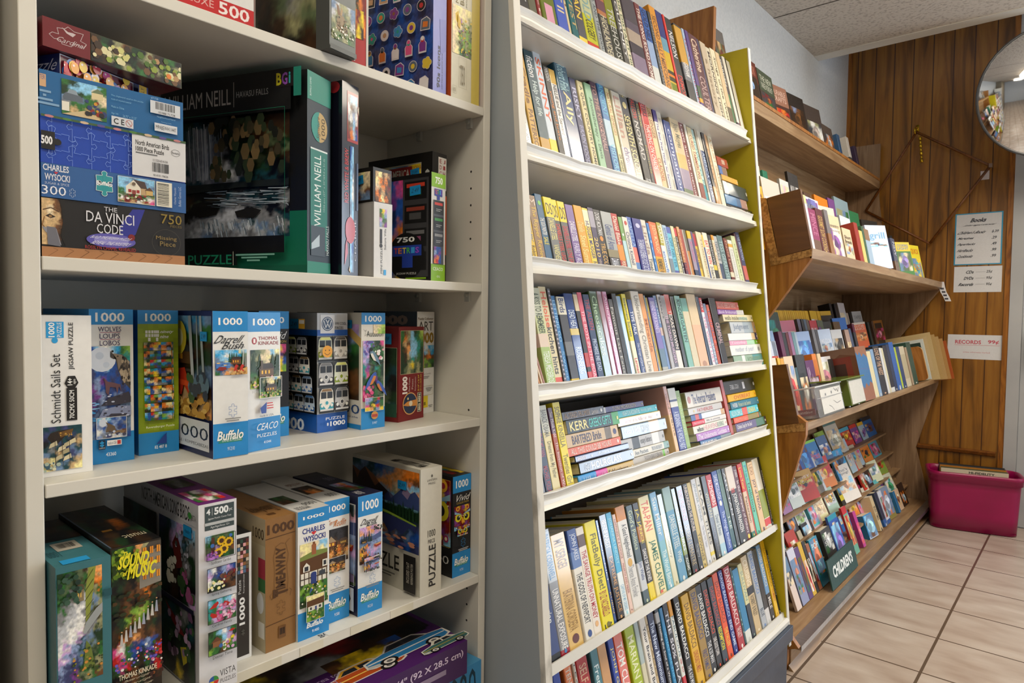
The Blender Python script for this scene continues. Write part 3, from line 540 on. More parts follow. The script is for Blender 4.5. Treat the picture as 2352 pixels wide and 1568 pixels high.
window('window_1', (.80, YW, .22), (2.6, YW+.1, 2.12), 'y', 2)
# unseen fluorescent troffers, diffusers shaped to hang low so glowing sides brighten the ceiling
for i, (x, y, p_) in enumerate(TROFFERS):
    t = empty('ceiling_light', (x, y, ZC), 'surface mounted fluorescent ceiling light %s' % ('over the aisle beside the bookcase', 'over the aisle near the grey door', 'over the aisle before the puzzle cabinet', 'furthest out in the shop')[i], 'ceiling light', 'ceiling panels')
    a = MB(); a.box((-.31, -.61, -.012), (.31, -.59, .0), mat='white_enamel'); a.box((-.31, .59, -.012), (.31, .61, .0), mat='white_enamel'); a.box((-.31, -.61, -.012), (-.29, .61, 0), mat='white_enamel'); a.box((.29, -.61, -.012), (.31, .61, 0), mat='white_enamel'); a.build('light_frame', t)
    a = MB(); a.box((-.27, -.57, -.085), (.27, .57, -.001), mat='lamp_panel'); a.build('diffuser', t)
# painted pier left of the cabinet
mb = MB(); mb.box((XW, -2.0, 0), (-.915, .17, ZC), mat='beige_wall'); struct('wall_pier', mb)
# ---------------------------------------------------------------- puzzle cabinet
CX = -.88
Z1, Z2, Z3, Z4, Z5 = 1.559, 1.229, .973, .669, .352
cab = empty('puzzle_cabinet', (CX, .194, 0), 'tall white laminate cabinet of open shelves packed with jigsaw puzzle boxes', 'cabinet')
I = Matrix.Translation((-CX, -.194, 0))
def cpart(name, lo, hi, mat='laminate', bv=.0012):
    a = MB(); a.box((lo[0]-CX, lo[1]-.194, lo[2]), (hi[0]-CX, hi[1]-.194, hi[2]), mat=mat)
    return bevel(a.build(name, cab), bv)
cpart('side_panel', (-1.175, .194, 0), (CX, .2115, 2.2))
rp = cpart('side_panel', (-1.175, .915, 0), (CX, .933, 2.2))
cpart('back_panel', (-1.175, .2115, .05), (-1.168, .915, 2.2))
cpart('top_panel', (-1.175, .2115, 2.18), (CX, .915, 2.2))
cpart('plinth', (-1.0, .2115, 0), (-.91, .915, .05))
for z in (Z1, Z2, Z3, Z4, Z5, .07): cpart('shelf', (-1.166, .2125, z-.0155), (CX+.0005, .914, z))
# shelf pin holes in the right side and clips under the shelf
h = MB()
for z0, n in ((Z2+.055, 6), (Z3-.02, 2), (Z4-.10, 4), (Z4+.06, 2)):
    for k in range(n):
        for x in (-.912, -1.128):
            z = z0+.032*k
            h.poly([(x-CX+.0023*math.cos(a*math.pi/5), .9148-.194, z+.0023*math.sin(a*math.pi/5)) for a in range(10)], '120e0a', 'matte')
h.build('pin_hole', rp)
for z in (Z1, Z2):
    for x in (-.915, -1.06):
        c = MB(); c.box((x-CX-.006, .909-.194, z-.034), (x-CX+.006, .915-.194, z-.0155), 'b8bab4', 'gloss'); c.tube([(x-CX, .915-.194, z-.022), (x-CX, .905-.194, z-.022)], .004, 'a8aaa4', 'gloss'); c.build('shelf_pin', cab)
# strips of clear tape on the edge of the fourth shelf
t = MB()
for a, b in ((.36, .40), (.43, .50), (.53, .57), (.62, .66), (.70, .75)): t.box((.0007, a-.194, Z4-.0145), (.0011, b-.194, Z4-.0008), mat='tape')
t.box((-.03, .58-.194, Z4+.0001), (.001, .645-.194, Z4+.0004), 'e0ded4', 'print')
F = Face(t, (-.03, .56-.194, Z4+.0006), (0, .075, 0), (.03, 0, 0)); F.text('Cleaning', .1, .45, .95, .95, '202020', 180); F.text('tagged', .35, .1, .95, .4, '202020', 180)
t.build('edge_tape', cab)
# ---------------------------------------------------------------- raked bookcase
TA = R(14.5)
N_ = Vector((-math.sin(TA), 0, math.cos(TA))); D_ = Vector((-math.cos(TA), 0, -math.sin(TA))); EX = -D_; EY = Vector((0, 1, 0))
LB = {0: (-.838, 1.724, .034), 1: (-.817, 1.463, .034), 2: (-.80, 1.249, .033), 3: (-.781, 1.010, .032), 4: (-.765, .804, .032), 5: (-.740, .498, .020), 6: (-.716, .213, .020)}
def rake(z): return -.794-.0805*(z-1.237)
def yin(z): return 2.086+.0445*(2.02-z)
case = empty('bookcase', (-.8, .95, 0), 'tall raked bookcase, grey outside and yellow inside, seven tilted white book shelves', 'bookcase')
OC = Vector((-.8, .95, 0))
def shifted(prof): return [(p[0]-OC.x, p[1]) for p in prof]
def kpart(name, mb, smooth=False): 
    mb.v = [(p[0]-OC.x, p[1]-OC.y, p[2]) for p in mb.v]
    return mb.build(name, case, smooth=smooth)
mb = MB()
zt = 2.022
mb.prism([(rake(0)-.002, 0), (rake(zt)-.002, zt), (-1.12, zt), (-1.05, 0)], .945, .963, mat='grey_paint'); sp_ = kpart('side_panel', mb)
mb = MB(); mb.prism([(rake(0), .0), (rake(zt), zt), (rake(zt)-.002, zt), (rake(0)-.002, 0)], .944, .9635, mat='worn_white'); mb.prism([(rake(0), .0), (rake(zt), zt), (rake(zt)-.012, zt), (rake(0)-.012, 0)], .9438, .9449, mat='worn_white'); kpart('edge_strip', mb)
# right side: a board leaning slightly outwards, yellow inside, white front edge
mb = MB()
def rside(xo, xi, w0, w1, mat):
    P = []
    for z, ww in ((.12, 0), (zt, 1)):
        y = yin(z); xf = rake(z); xb = (-1.05, -1.14)[ww]
        P += [(xf-xo if xo < 9 else xb, y+w0, z), (xf-xo if xo < 9 else xb, y+w1, z), (xf-xi if xi < 9 else xb, y+w1, z), (xf-xi if xi < 9 else xb, y+w0, z)]
    mb.mesh(P, [(0, 1, 2, 3), (7, 6, 5, 4), (0, 4, 5, 1), (1, 5, 6, 2), (2, 6, 7, 3), (3, 7, 4, 0)], 'ffffff', mat)
rside(.002, 9, 0, .016, 'yellow_paint'); kpart('side_panel', mb)
mb = MB(); rside(-.001, .002, -.0005, .0165, 'worn_white'); kpart('edge_strip', mb)
mb = MB(); mb.prism([(-1.045, .05), (-1.135, zt), (-1.15, zt), (-1.06, .05)], .963, 2.16, mat='brown_back'); kpart('back_panel', mb)
rng = random.Random(4)
for r, (x, z, lip) in LB.items():
    y1 = yin(z)-.001
    O = Vector((x, 0, z)); mb = MB()
    def q(d, n): p = O+D_*d+N_*n; return (p.x, p.z)
    depth = .26
    bx = -1.045-.0457*(z-.05)          # stop at the back panel
    depth = (x-bx)/math.cos(TA)-.006
    mb.prism([q(.004, 0), q(.004, .016), q(depth, .016), q(depth, 0)], .9635, y1, mat='white_enamel')
    sh = kpart('shelf', mb)
    # coved price moulding along the front edge
    mb = MB(); yl = .9645; yr = y1-.03
    if lip > .025:
        pr = [q(-.002, 0)]+[q(-.002+.007*math.sin(t*math.pi/8), lip*.04+lip*.9*t/8) for t in range(1, 8)]+[q(-.003, lip*.95), q(-.003, lip), q(.004, lip), q(.006, lip*.9), q(.006, .0)]
    else: pr = [q(0, 0), q(0, lip), q(.004, lip), q(.004, 0)]
    n = len(pr); segs = 24; V = []
    for k in range(segs+1):
        y = yl+(yr-yl)*k/segs; sag = .0018*math.sin(k*.9+r)+.0012*math.sin(k*2.3+r*2)
        for i, p in enumerate(pr): V.append((p[0], y, p[1]+(sag if (2 < i < n-3 and lip > .025) else 0)))
    Fq = [tuple(range(n)), tuple(segs*n+i for i in range(n-1, -1, -1))]
    for k in range(segs):
        for i in range(n): Fq.append((k*n+i, (k+1)*n+i, (k+1)*n+(i+1) % n, k*n+(i+1) % n))
    mb.mesh(V, Fq, 'ffffff', 'white_enamel'); kpart('shelf_lip', mb)
# bottom deck edge, navy plank and recessed navy kick board
mb = MB(); mb.prism([(-.722, .192), (-.704, .196), (-.704, .207), (-.712, .214), (-.74, .207)], .964, yin(.2)-.001, mat='white_enamel'); kpart('deck_edge', mb)
mb = MB(); mb.prism([(-.73, .146), (-.692, .146), (-.692, .1955), (-.73, .1915)], .93, 2.168, mat='navy_paint'); bevel(kpart('base_plank', mb), .003)
mb = MB(); mb.prism([(-.735, .001), (-.706, .001), (-.706, .1455), (-.735, .1455)], .964, 2.158, mat='navy_paint'); kpart('kick_board', mb)
BOOK_ROWS = """
ROW 0
982.8 37.6 235 h black 15151a;b.0-.12 3a3a3a;t.2-.9 b8b8b8 SUZANNE
1021.2 26.9 235 hg grey-green 3d4238;b.05-.3 6a6a58;t.35-.9 e0e0d8 WOODS
1048.8 11.8 235 h red 8e1418;t.1-.5 f0d8d0 LEE
1061.5 50.7 235 hg blue-and-green 24406e;b.0-.42 6b7a1e;b.42-.6 4d6a20;r.12-.3 e8a8c0;t.5-.95 e8e8f0 SURVIVOR
1113.1 38.3 235 h bright-blue 1246b8;b.0-.13 2a9ce0;t.3-.9 d8c8a0 COAST II
1152.1 8.1 235 p cream d8c49a;t.4-.9 6a3a20 novel
1160.8 25.3 235 hg teal 0f6a72;t.2-.85 c8b078 HARVEST
1186.7 32.8 235 h navy 26263a;b.0-.16 e8c81a;t.35-.95 e0c030 THE RAIN
1220.1 45.5 235 hg pale-yellow c8cca0;b.0-.16 d03418;b.16-.45 c8c81c;t.4-.9 8ab0b0 DIE OLD;t.2-.4 505020 COLGERY
1267.4 20.3 235 hg silver a8b0b2;t.1-.9 505a62 HANDEL AND THE FIDDLE
1289.5 40.0 235 h black 17130f;b.55-.8 a8622a;b.6-.72 5a2038;t.1-.55 c8c0a0 HIGHLANDER
1330.7 39.5 235 hg olive-green 1d2a1e;b.5-.98 8a9020;t.1-.7 c8c8c0 TREEHOUSE
1370.7 25.4 235 h black 2b2824;t.2-.9 e0e0e0 JOURNEY
1396.9 19.9 235 h cream d8d0b0;t.08-.95 3a5a30 THE DISTANT HILL
1418.3 66.0 235 hg lavender-landscape 5b5264;b.0-.12 c0b0a0;b.12-.32 8a7a94;b.32-.45 3a3444;b.45-.6 b0a090;b.7-.98 4a4450
1484.9 27.4 235 h maroon 6a2228;t.1-.95 e8dcd4 THE LONG ROAD HOME
1513.2 35.4 235 hg blue-to-white 9ab4dc;b.0-.3 e0e4e0;b.6-1 2a5ca8;t.6-.98 1c2c60 GOLD HILL
1549.4 18.0 235 h black 1f2226;t.1-.9 9a9aa0 UNION SQUARE
1569.2 35.1 262 h gold d08a12;b.0-.04 202020;t.1-.9 6a3a0c SECOND BILLY MERCIANO
1605.2 37.2 262 hg blue-and-yellow d8b428;b.7-1 26327e;b.55-.7 6aa0b8;b.22-.34 3a3a22;b.27-.3 e08020;b.12-.2 7a8a20;b.0-.06 3a5a90
1643.8 11.9 262 h red d02418;
1656.7 38.0 262 h black 16161a;t.55-.85 d8d8d8 NELSON;t.1-.35 d03020 DEMON
1709.7 45.1 262 h black-and-gold 2a2a2e;b.55-.98 c09024;b.35-.55 6a6c74;t.4-.56 e0e0e0 GRISHAM
1755.9 15.8 262 hg pale-blue a8c0e0;t.1-.9 c02040 TEXAS REMEMBER
1772.3 20.8 262 h purple 4a2a78;b.0-.1 5a3a8a;b.15-.2 e8a020;b.2-.35 2a4a2a
1793.7 56.4 262 h burgundy 4c1424;t.55-.95 d8c0a8 Catherine;t.1-.5 b89a98 COULTER
1851.2 12.0 262 h blue 2a2a58;
1868.4 38.0 261 h tan b8a890;t.2-.8 8a7a60 a history
1907.6 28.9 256 h cream-and-brown c8c0a8;t.05-.95 4a3a30 MORNING LIGHT
1937.6 34.6 262 h cream d8ceb0;t.1-.9 6a6048 Songs of the West
1974.7 29.2 262 h tan c8b08a;b.0-.3 5a4a30
2004.5 18.7 262 h navy 22223c;b.1-.5 1e6a3a;t.6-.95 e0e0d8 GARDEN
2024.6 18.4 262 h white d8d4c8;b.0-.15 3a2040
2044.3 12.0 262 h black 2a2420;b.0-.2 6a3a2a
2057.6 30.4 262 h white e4e2d8;b.0-.06 8ab0a0
ROW 1
966.5 4.2 102 p blue 4a74b4;t.05-.3 e8f0f8 reader
971.3 35.3 221 hg black 1c1918;t.5-.97 f0f0ec KOONTZ;h.93-1 d0d0d0 DEAN;t.1-.48 8a8a88 DARK RIVERS
1007.2 25.2 228 h gold c89a30;t.05-.45 6a3c10 PATTERSON;t.5-.85 7a4a18 Cradle;b.92-1 b07828
1033.2 29.6 237 p teal-and-gold 2a4c58;b.0-.2 c0912c;t.75-.95 e8e8e8 fiction;t.4-.72 c8d8d8 Help for life
1063.4 26.4 256 h pale-blue c8d4e0;b.0-.04 d8d4d0;b.04-.2 f0d020;t.35-.9 d85a28 SKINNY
1090.5 21.5 219 h black 282422;b.0-.08 d02828;t.25-.75 d07a28 young and brave;t.85-.98 c0c0c0 HAYDEN
1112.5 22.6 220 hg white-and-gold e0e0dc;b.85-1 d0a428;b.0-.12 5a6a80;t.2-.84 4a4a50 NELLIE and the Seaward River
1136.9 47.1 257 hg deep-blue 22467c;b.7-1 1e5a74;t.4-.7 e8dca0 Ally;t.7-.95 a8d0d8 Robert Fink
1184.7 25.5 222 h navy 33345e;t.55-.9 b8b8d8 RISKY;t.1-.5 9a9ac0 BRAIN FOOD
1210.8 23.5 221 h cream-striped d8cc98;t.1-.95 3a3220 A QUILT COUNTRY HOME
1235.0 5.9 220 h black 1c1c1c;
1241.6 27.7 226 h mint-green 94c09a;t.2-.85 3a6a4c Aromatherapy - Davis
1269.9 28.5 239 h plum 47243e;t.5-.97 b88a80 TO THE KING;t.3-.5 c09a98 DENALI
1300.2 30.1 248 h blue-and-white 3f7ab4;b.35-.62 b8d0e0;t.66-.98 6ac0dc ANCIENT;t.1-.38 8ad0e8 VISITORS
1331.0 17.4 239 p pale-yellow ddd6a4;t.5-.95 c07a50 NATURAL REMEDIES;t.05-.3 4a4a3a DR HEINERMAN
1352.5 39.3 237 hg clear-wrapped-cream cfc8b4;b.0-.4 dcd8d4;t.1-.4 6a5a9a chronicle;t.5-.95 c09080 Lillian
1393.7 40.9 263 hg black-and-yellow 1a1814;t.12-.72 e8dc9c SEVENTH SCROLL;t.9-.98 c8b870 SMITH;q.82 e0d08a
1435.5 33.5 268 h charcoal 35322f;t.3-.68 c8c4c0 NOMAD;t.7-.97 c83020 SWALLOW;h.04-.12 e8e8e8 KOI
1469.8 15.7 248 p grey 4a4a4a;t.7-.95 d0b848 Curfew;t.2-.5 b09a40 Nomads
1486.3 35.6 259 hg red d0281c;t.25-.72 f4ece4 THRIVING ON CHAOS;t.8-.97 5a1010 PETERS
1523.6 30.6 260 h tan d8c494;t.15-.4 b05030 CLADDEL;t.6-.95 9a5a38 GIRL SINGER
1555.1 19.7 245 p purple e6e2e0;b.85-1 4a3a8a;t.1-.84 38308a The Best Free Things for Seniors
1576.5 25.6 250 h white dcd8cc;t.1-.9 b8b4a8 pages
1604.9 37.6 225 hg royal-blue 24408c;b.0-1 24408c;t.1-.9 c8d4f0 companion
1643.5 54.8 242 hg cream-sunset d8c49a;b.0-.16 6a7a58;b.16-.4 9a8aa4;b.4-.58 e0b868;t.65-.95 7a7a6a Jojo Moyes
1699.3 28.4 249 hg maroon 7a1822;t.05-.95 e8dcd8 Lewis and the memory
1728.7 14.5 243 p white dedad0;
1744.2 27.3 238 p cream-and-brown dcd0a8;b.0-.3 8a4434;t.35-.9 a04a38 CURED TAMMERLING
1772.6 21.5 239 p pale-aqua b0d0cc;b.0-.3 30a0b0;t.1-.9 5a9a98 HOW TO PLAY
1795.2 13.1 254 p tan-and-grey b4a894;b.0-.2 d8d4cc
1810.4 25.5 259 hg white-and-navy 1e3c70;b.7-1 d8d4c4;b.0-.06 d8d8d0;t.15-.68 c8d8f0 AMERICA ATLAS
1837.1 20.3 249 hg black 1e1e20;b.0-.3 b08040;b.0-.05 a02020
1858.5 17.2 246 p peach dcae80;t.2-.8 b08a60 Palmer
1881.5 29.3 250 h cream ded8c0;b.0-.06 202020;t.3-.95 c09a6a A QUIET SEASON
ROW 2
966.5 5.0 87 p blue 2a6ac0;
972.1 17.2 152 p dark-blue 3a3e48;b.3-.42 3a7ad0;t.45-.85 d8cc90 HUSS MAIN;t.03-.25 a0a8b8 WINTER
989.9 16.0 147 p yellow-and-red e0b81a;b.78-1 c0202a;t.35-.76 2a6a9a A MAN LIKE MAC;t.05-.3 4a3a10 Robinson;h.84-.96 f0e0e0 S
1006.7 25.5 150 p brown 8a6a4a;t.1-.85 d8b440 The Ripper Review;h.86-.95 d8c8b8 M
1032.8 21.7 156 p teal-blue 14567e;t.45-.68 e0e4e0 THE SIGN PAINTER;q.88 6ac040;t.32-.42 e0d040 SALE
1055.6 27.2 152 p yellow-topped-grey 6a6e70;b.72-1 ecd21c;h.76-.92 2a2410 DS;t.4-.7 e8dc90 DANIELLE STEEL;t.12-.34 dcd490 VANISHED
1083.5 20.4 152 p yellow-topped-charcoal 3a3a3a;b.7-1 ecd21c;h.74-.92 2a2410 DS;t.05-.65 d83a30 DANIELLE STEEL LEGACY;b.0-.04 e0e0e0
1105.0 24.4 151 p yellow-topped-dark-grey 565656;b.7-1 ecd21c;h.74-.92 2a2410 DS;t.04-.64 d02840 DANIELLE STEEL LONE EAGLE;b.0-.04 e0e0e0
1132.2 27.6 148 p purple 7a5f9e;t.45-.75 e8e4f0 DANIELLE STEEL;t.02-.42 d8d0e8 FAIRLY AGAIN
1161.4 30.1 150 p orange-yellow dca024;t.6-.75 f0dc90 Danielle;t.02-.55 f0e090 Steel Summers
1192.4 21.2 148 p yellow-and-white f0d44a;b.72-.97 f4ecc0;t.22-.8 3a3a78 HUGGER MUGGER;t.02-.18 3a3a60 PARKER
1214.5 20.9 152 p purple 3c3258;b.7-.95 a09cac;t.25-.55 d8c070 2010;t.04-.22 c0b0a0 odyssey two
1236.2 27.2 151 p black 1c1a1c;t.6-.95 d8d8d8 DORIS MORTMAN;q.55 e88a20;t.03-.48 e0b060 TRUE COLORS
1264.3 43.9 150 p silver-and-dark a8acac;b.0-.28 2c2422;b.28-.4 8a8060;t.02-.26 e0e4f0 DANA GRAY;t.4-.8 4a5a8a Genius of Anna
1309.2 25.4 151 p red b82018;b.25-.5 e89028;t.5-.95 f0e0d0 Daniel Blake;t.02-.24 f0e0c0 PERSUADE
1335.6 15.2 145 p green-and-pale-blue 7aa860;b.0-.6 b8dce4;q.7 f0f4f0
1352.7 23.0 147 p white e0ded2;t.2-.75 5a5a78 Christina Kimball;q.9 c03030
1376.3 21.9 151 p blue-and-pink 3a5cae;b.0-.25 5a86c0;b.25-.5 e07868;t.5-.95 90b0e0 CAPELLA
1398.8 41.2 150 p navy 2c2c84;t.05-.65 d8dcf4 THE BARBARA ROSENBERG POCKET DICTIONARY;q.88 c8c8e8
1441.0 26.1 152 p white d8d4c6;t.05-.35 4a4a4a Timeless;t.4-.9 a08a80 Linda
1467.7 12.1 146 p bright-blue 2a78c8;t.1-.9 a8d0f0 tide
1480.4 36.2 151 p orange-and-yellow e0a828;b.4-1 dc6c38;t.45-.95 f0d8a0 JUDITH MCNAUGHT;t.05-.36 5a4a20 REMEMBER WHEN
1517.2 19.7 153 p olive-and-white dce4ea;b.6-1 b0a83c;t.65-.95 f0f0e0 SARAH;t.05-.5 5a8ad0 snowfall
1537.6 11.2 152 p cream e4dcc4;
1549.3 20.3 150 p pale-blue a8c4dc;b.0-.4 788a98;t.45-.95 3a5a9a EDWIN POWERS
1570.3 21.9 148 p cyan-and-purple 6cc0d8;b.88-1 4a5cae;b.0-.2 4a50a0;t.25-.8 2a7aa0 OFF NELTER
1592.8 18.0 152 p cream dad4ac;t.1-.8 8a8a6a SPRINGTIME
1611.5 11.9 148 p white-and-black 2a2220;b.85-1 c83040;t.1-.84 f0f0f0 THE YOUNG ONE MR RIGHT
1624.0 14.0 153 p peach-and-plum d8a070;b.0-.35 5a3050;t.2-.9 b85a40 PEACHTREE
1638.7 16.8 149 p rust a84434;
1656.1 7.2 149 p grey b8b0a8;
1663.9 15.1 150 p multicoloured c0843c;b.6-1 6a6858
1679.7 22.1 148 p lilac-grey 9c90a4;b.0-.25 2a3a5a;b.85-1 e0b820;t.4-.8 c86a98 Shelley
1702.4 12.3 148 p plum 5a4a78;b.0-.4 283c80
1715.4 19.3 145 p yellow-and-red e4bc24;b.75-1 b41c28;t.3-.7 3a3010 VINCENT V BUSEY
1735.7 12.9 152 p cream e0d8b8;
1749.7 21.6 152 p cream d8ceac;b.0-1 d8ceac;t.1-.9 b09a70 Thompson
1772.0 10.1 146 p navy-and-gold 2c4480;b.75-1 e0b830
1782.7 30.1 155 p white e4dcc8;t.4-.85 d02020 EAT TO WIN;t.08-.35 5a5a5a Dr Robert Haas
1814.2 20.1 151 p black 2a2826;b.3-.4 d8c030;t.4-.9 b8b8b8 SHADOWS
1835.1 15.9 152 p cream dcd0b0;b.9-1 e89828;t.1-.85 c88a60 the sparrow
1851.7 27.7 152 p grey-and-navy 3a4460;b.45-1 b0b4b4;b.0-.12 e050a8;t.5-.9 5a6068 TERRACE
1881.0 36.4 157 p slate-teal 5a7476;t.08-.9 a8c0c0 TESS GERRITSEN
1919.0 24.3 151 p brown 6a2414;b.2-.3 d8ccb0;t.3-.95 d0a080 David Lynn
1947.4 31.5 148 h white d8d8d0;b.85-.92 d8a040;t.2-.8 b8b8b0 Devotional
1979.8 30.6 165 p pale-green c8d0a0;t.1-.85 98a070 chapters
2011.0 15.0 176 h maroon 5a2a30;
2026.8 29.9 182 h navy-and-orange 34345a;b.15-.4 c05a50;t.5-.95 a8b0c8 LIVE MOUNTAIN
ROW 3
986.4 7.4 205 s brown 8a5a2a;l.10
994.4 5.1 206 s orange-striped d89a60;l.10
1000.1 5.4 206 s cream-striped d8c0a0;l.10
1006.1 5.9 206 s pinkish-brown a8786a;l.10
1013.1 28.9 208 p pale-green c4cc98;b.72-1 c8ccb4;b.42-.55 dcc8b4;b.0-.42 a4bc6c;t.55-.95 3a4a30 A KISS TO REMEMBER;t.08-.38 e8f0e0 TERESA MEDEIROS
1042.9 24.1 212 p cream d8cca4;b.0-.12 d84818;t.6-.95 d85a38 Heloise;t.15-.6 3a3a3a kitchen hints
1067.6 9.6 208 p black-striped 3c3a40;b.0-1 48484e;t.05-.98 b0a8b4 IIIIIIIIIIIIIIIIIIIIII
1077.9 15.0 194 p blue 1f70b0;b.0-.06 e89048;t.5-.95 a0d0f0 LETTING GO;t.1-.4 88c0e8 Sweet
1093.4 27.4 192 p black-and-white 38363a;b.8-1 d8d4c0;b.02-.1 e0c020;t.82-.98 20306a Birds;b.35-.5 6a6a6a
1121.4 32.9 200 hg deep-blue 1e3f86;b.55-.62 d8c068;b.0-.2 2a5a90;t.62-.82 d8e4f4 DEAD HEAT;t.14-.42 c8dcf0 ROSENBERG;q.05 a8cc80
1155.3 15.4 203 s black-ring 1c1c1c;b.8-.98 d8c8a8;b.2-.35 b83028;b.0-.15 c83030
1171.3 16.6 204 p pink d85a70;t.05-.8 f4d8e0 THE BOYS IN THE BOAT
1189.0 25.7 200 h navy 1f3560;t.6-.95 a83848 THE ALDEN;t.15-.5 b8c8e0 PROMISE ME DAD
1215.7 30.9 208 hg dark-green 32501e;b.0-1 34521f;t.3-.95 a8c4a0 Cheesecakes
1247.4 20.1 209 hg mauve 9c7c88;
1268.1 19.6 209 hg pink-and-white b86a94;t.1-.6 f0d8e8 COOKBOOK;t.6-.95 e8c8dc Anderson
1289.0 16.5 192 p charcoal 4a4540;t.1-.9 c8c4bc Famous Last Exits
1306.7 21.1 206 h black 181614;
1328.3 19.0 201 hg blue-white 7aa4cc;b.0-1 86acd0
1348.0 18.8 206 p yellow e4d41c;b.0-.05 a02030;b.05-.45 f0e8c8;t.5-.95 3a5a5a Investment Success;t.08-.25 d02030 Lerman
1368.0 20.4 193 p navy 24407e;t.55-.85 e8ecf4 TYPE TALK;t.05-.45 c8d0e8 Otto Kroeger and Janet Thuesen
1391.2 40.0 215 h cream-white dcd6c8;t.05-.95 8a8478 Understanding Christian Lives
1432.6 21.2 210 p orange e09850;t.3-.7 b86a30 Miranda
1454.5 6.7 206 hg blue-and-red 5a7c98;t.1-.8 d85848 REBECCA
1461.7 9.8 201 p yellow-olive b09a1c;
1472.1 28.0 201 p violet-blue 7468b0;b.0-.12 a8aca8;b.12-.35 5a7890;t.55-.95 d8d0ec BEHIND YOUR BONNETS
1500.7 15.2 207 hg blue 3f6aa4;t.65-.95 e8f0f8 THE CHASE;b.5-.6 c0a090
1517.2 19.4 210 hg silver-grey a4a0a0;t.7-.98 585458 essays
1537.2 24.4 209 hg dark-purple 3a1f34;b.0-.1 d8dce8;b.7-1 8a8486;t.15-.75 c8a8c0 THE TORSO MURDERS
1562.3 28.3 213 hg red-orange-black 2a1a14;b.75-1 c83a20;b.0-.3 dcd8d0;t.32-.8 e8dcd0 TEXAS DAWN
1591.9 20.0 208 hg black 1c1e22;
1612.6 30.3 210 hg aqua 7ab4a8;t.4-.95 1f4440 KINDERGARTEN
1645.8 34.9 205 p cream-and-teal d0c4a4;b.0-.08 4a8a80;b.82-1 6aa494
1682.1 55.9 218 h tan-and-orange dcb08c;b.6-1 d8c098;q.1 b08060
1739.6 18.7 211 hg blue-black 24303c;b.0-1 2a4060
1759.1 19.0 209 h red-topped-white e4e0e8;b.8-1 d02c28;t.82-.97 f0e0e0 PREY;t.1-.75 d070a0 THE WISH LIST
1778.9 17.7 193 p slate-blue 7c8ca8;t.5-.85 b03858 FINDER BALDACCI;t.1-.4 e0e4ec SIMPLE
1798.2 17.2 190 p orange dc5420;t.45-.9 2a4a7a DINNERS;t.1-.4 3a2010 PETER DEXTER
1818.7 41.9 210 hg black 1a1620;b.0-.04 c02020;t.35-.65 c8a8b0 CRIMINAL
ROW 4
966.5 5.0 144 p white d8d8d0;b.4-.7 1c1c1c;t.4-.7 d8d8d8 SHORE
972.1 20.6 114 p grey-and-orange 8a90a0;b.35-.7 2a2a2a;b.9-1 e07818;t.36-.66 e8e8e8 THOMAS COBB
998.0 21.3 181 p navy 39465c;t.45-.8 a85068 A PLACE OF MY OWN;t.05-.35 a84a58 MICHAEL POLLAN
1020.2 24.7 180 p cream dccf98;b.7-1 d8d8c8;t.65-.95 7a7a70 BARACK OBAMA;t.2-.6 8a8260 Dreams from My Father
1045.8 14.3 173 p rust-orange a44420;b.7-1 5a3050;t.02-.6 f0e0d0 The Invention of Wings;t.66-.95 e0d0d0 Sue Monk Kidd
1061.5 24.1 182 p yellow e6d41c;t.5-.95 7a6a20 SOPHIE KINSELLA;t.1-.42 8a7a20 Twenties Girl
1520.3 19.6 182 h peach-gradient e0bc8c;b.6-1 d8a89c;t.3-.7 9a7a5a poems;t.7-.9 a87a6a voices
1541.0 39.6 175 p navy-and-white 1f2f86;b.72-1 d8d8d0;b.8-.83 20306a;t.1-.65 c8d0e8 A BEGINNING THE WORLD NEXT
1581.9 22.6 166 p green 8cab56;t.3-.9 c0d49c collected stories
1855.0 21.2 176 h red b4504a;b.85-1 b84a50
ROW 5
966.5 12.7 135 p red c8201a;q.1 2a1010
981.9 31.2 235 s spiral-bound-checked-blue 3a4a7c;b.0-.06 1c1c1c;t.3-.6 e8ece8 Vegetarian;b.6-.98 a8b0c0
1014.1 30.6 240 hg silver-and-blue 8c8e92;b.0-.05 9a2030;b.58-.98 b8c0c8;t.6-.96 2a78b0 PATRICIA CORNWELL;t.05-.52 f0f0f0 UNNATURAL EXPOSURE
1045.4 48.7 223 hg buttery-cream dcb870;t.7-.95 7a5a30 MY SERGEI;t.15-.5 9a7840 EKATERINA GORDEEVA;q.08 5a2020
1095.6 33.2 222 h white-and-blue e0dcd0;b.65-1 5a78b0;b.8-1 2a4a90;t.72-.96 d0d8e8 JOHN JAKES;t.15-.6 3a3a3a THE GODS OF NEWPORT;q.06 2a4a8a
1129.6 28.8 219 h white e4dcd0;b.82-.93 5a4038;t.15-.78 b02030 THE SAVAGE TRUTH ON MONEY;q.1 e0b078
1159.7 43.3 223 h bright-yellow e6d814;t.36-.88 6a6420 FlatBelly Diet!;t.12-.34 a03020 BY LIZ VACCARIELLO;h.01-.05 2a2a10 12
1203.6 11.8 219 hg blue 2a4c8c;t.1-.3 d0b870 RUBIN;t.4-.95 dce4f0 MAKERS DIET
1217.2 29.0 226 hg black 1a1514;t.08-.6 c89450 EXTREME JUSTICE;t.68-.95 e8e4e0 BERNHARDT
1247.1 23.5 225 h sky-blue 4ab0dc;b.0-.42 e4ecec;t.5-.95 a8e0ec JOHANNA LINDSEY;t.06-.3 88b8d0 CAPTIVE OF MY DESIRES
1272.0 12.9 217 p pale-pink e4c4b4;t.55-.95 8a4a50 HAPPINESS IS A CHOICE;t.2-.5 a05a5a MINIRTH AND MEIER
1285.8 41.3 230 h white-and-orange dcdad4;b.86-1 d08428;t.5-.82 3a3a3a A Good Neighborhood;q.45 d0a030;t.12-.42 a0a0a0 Therese Anne Fowler
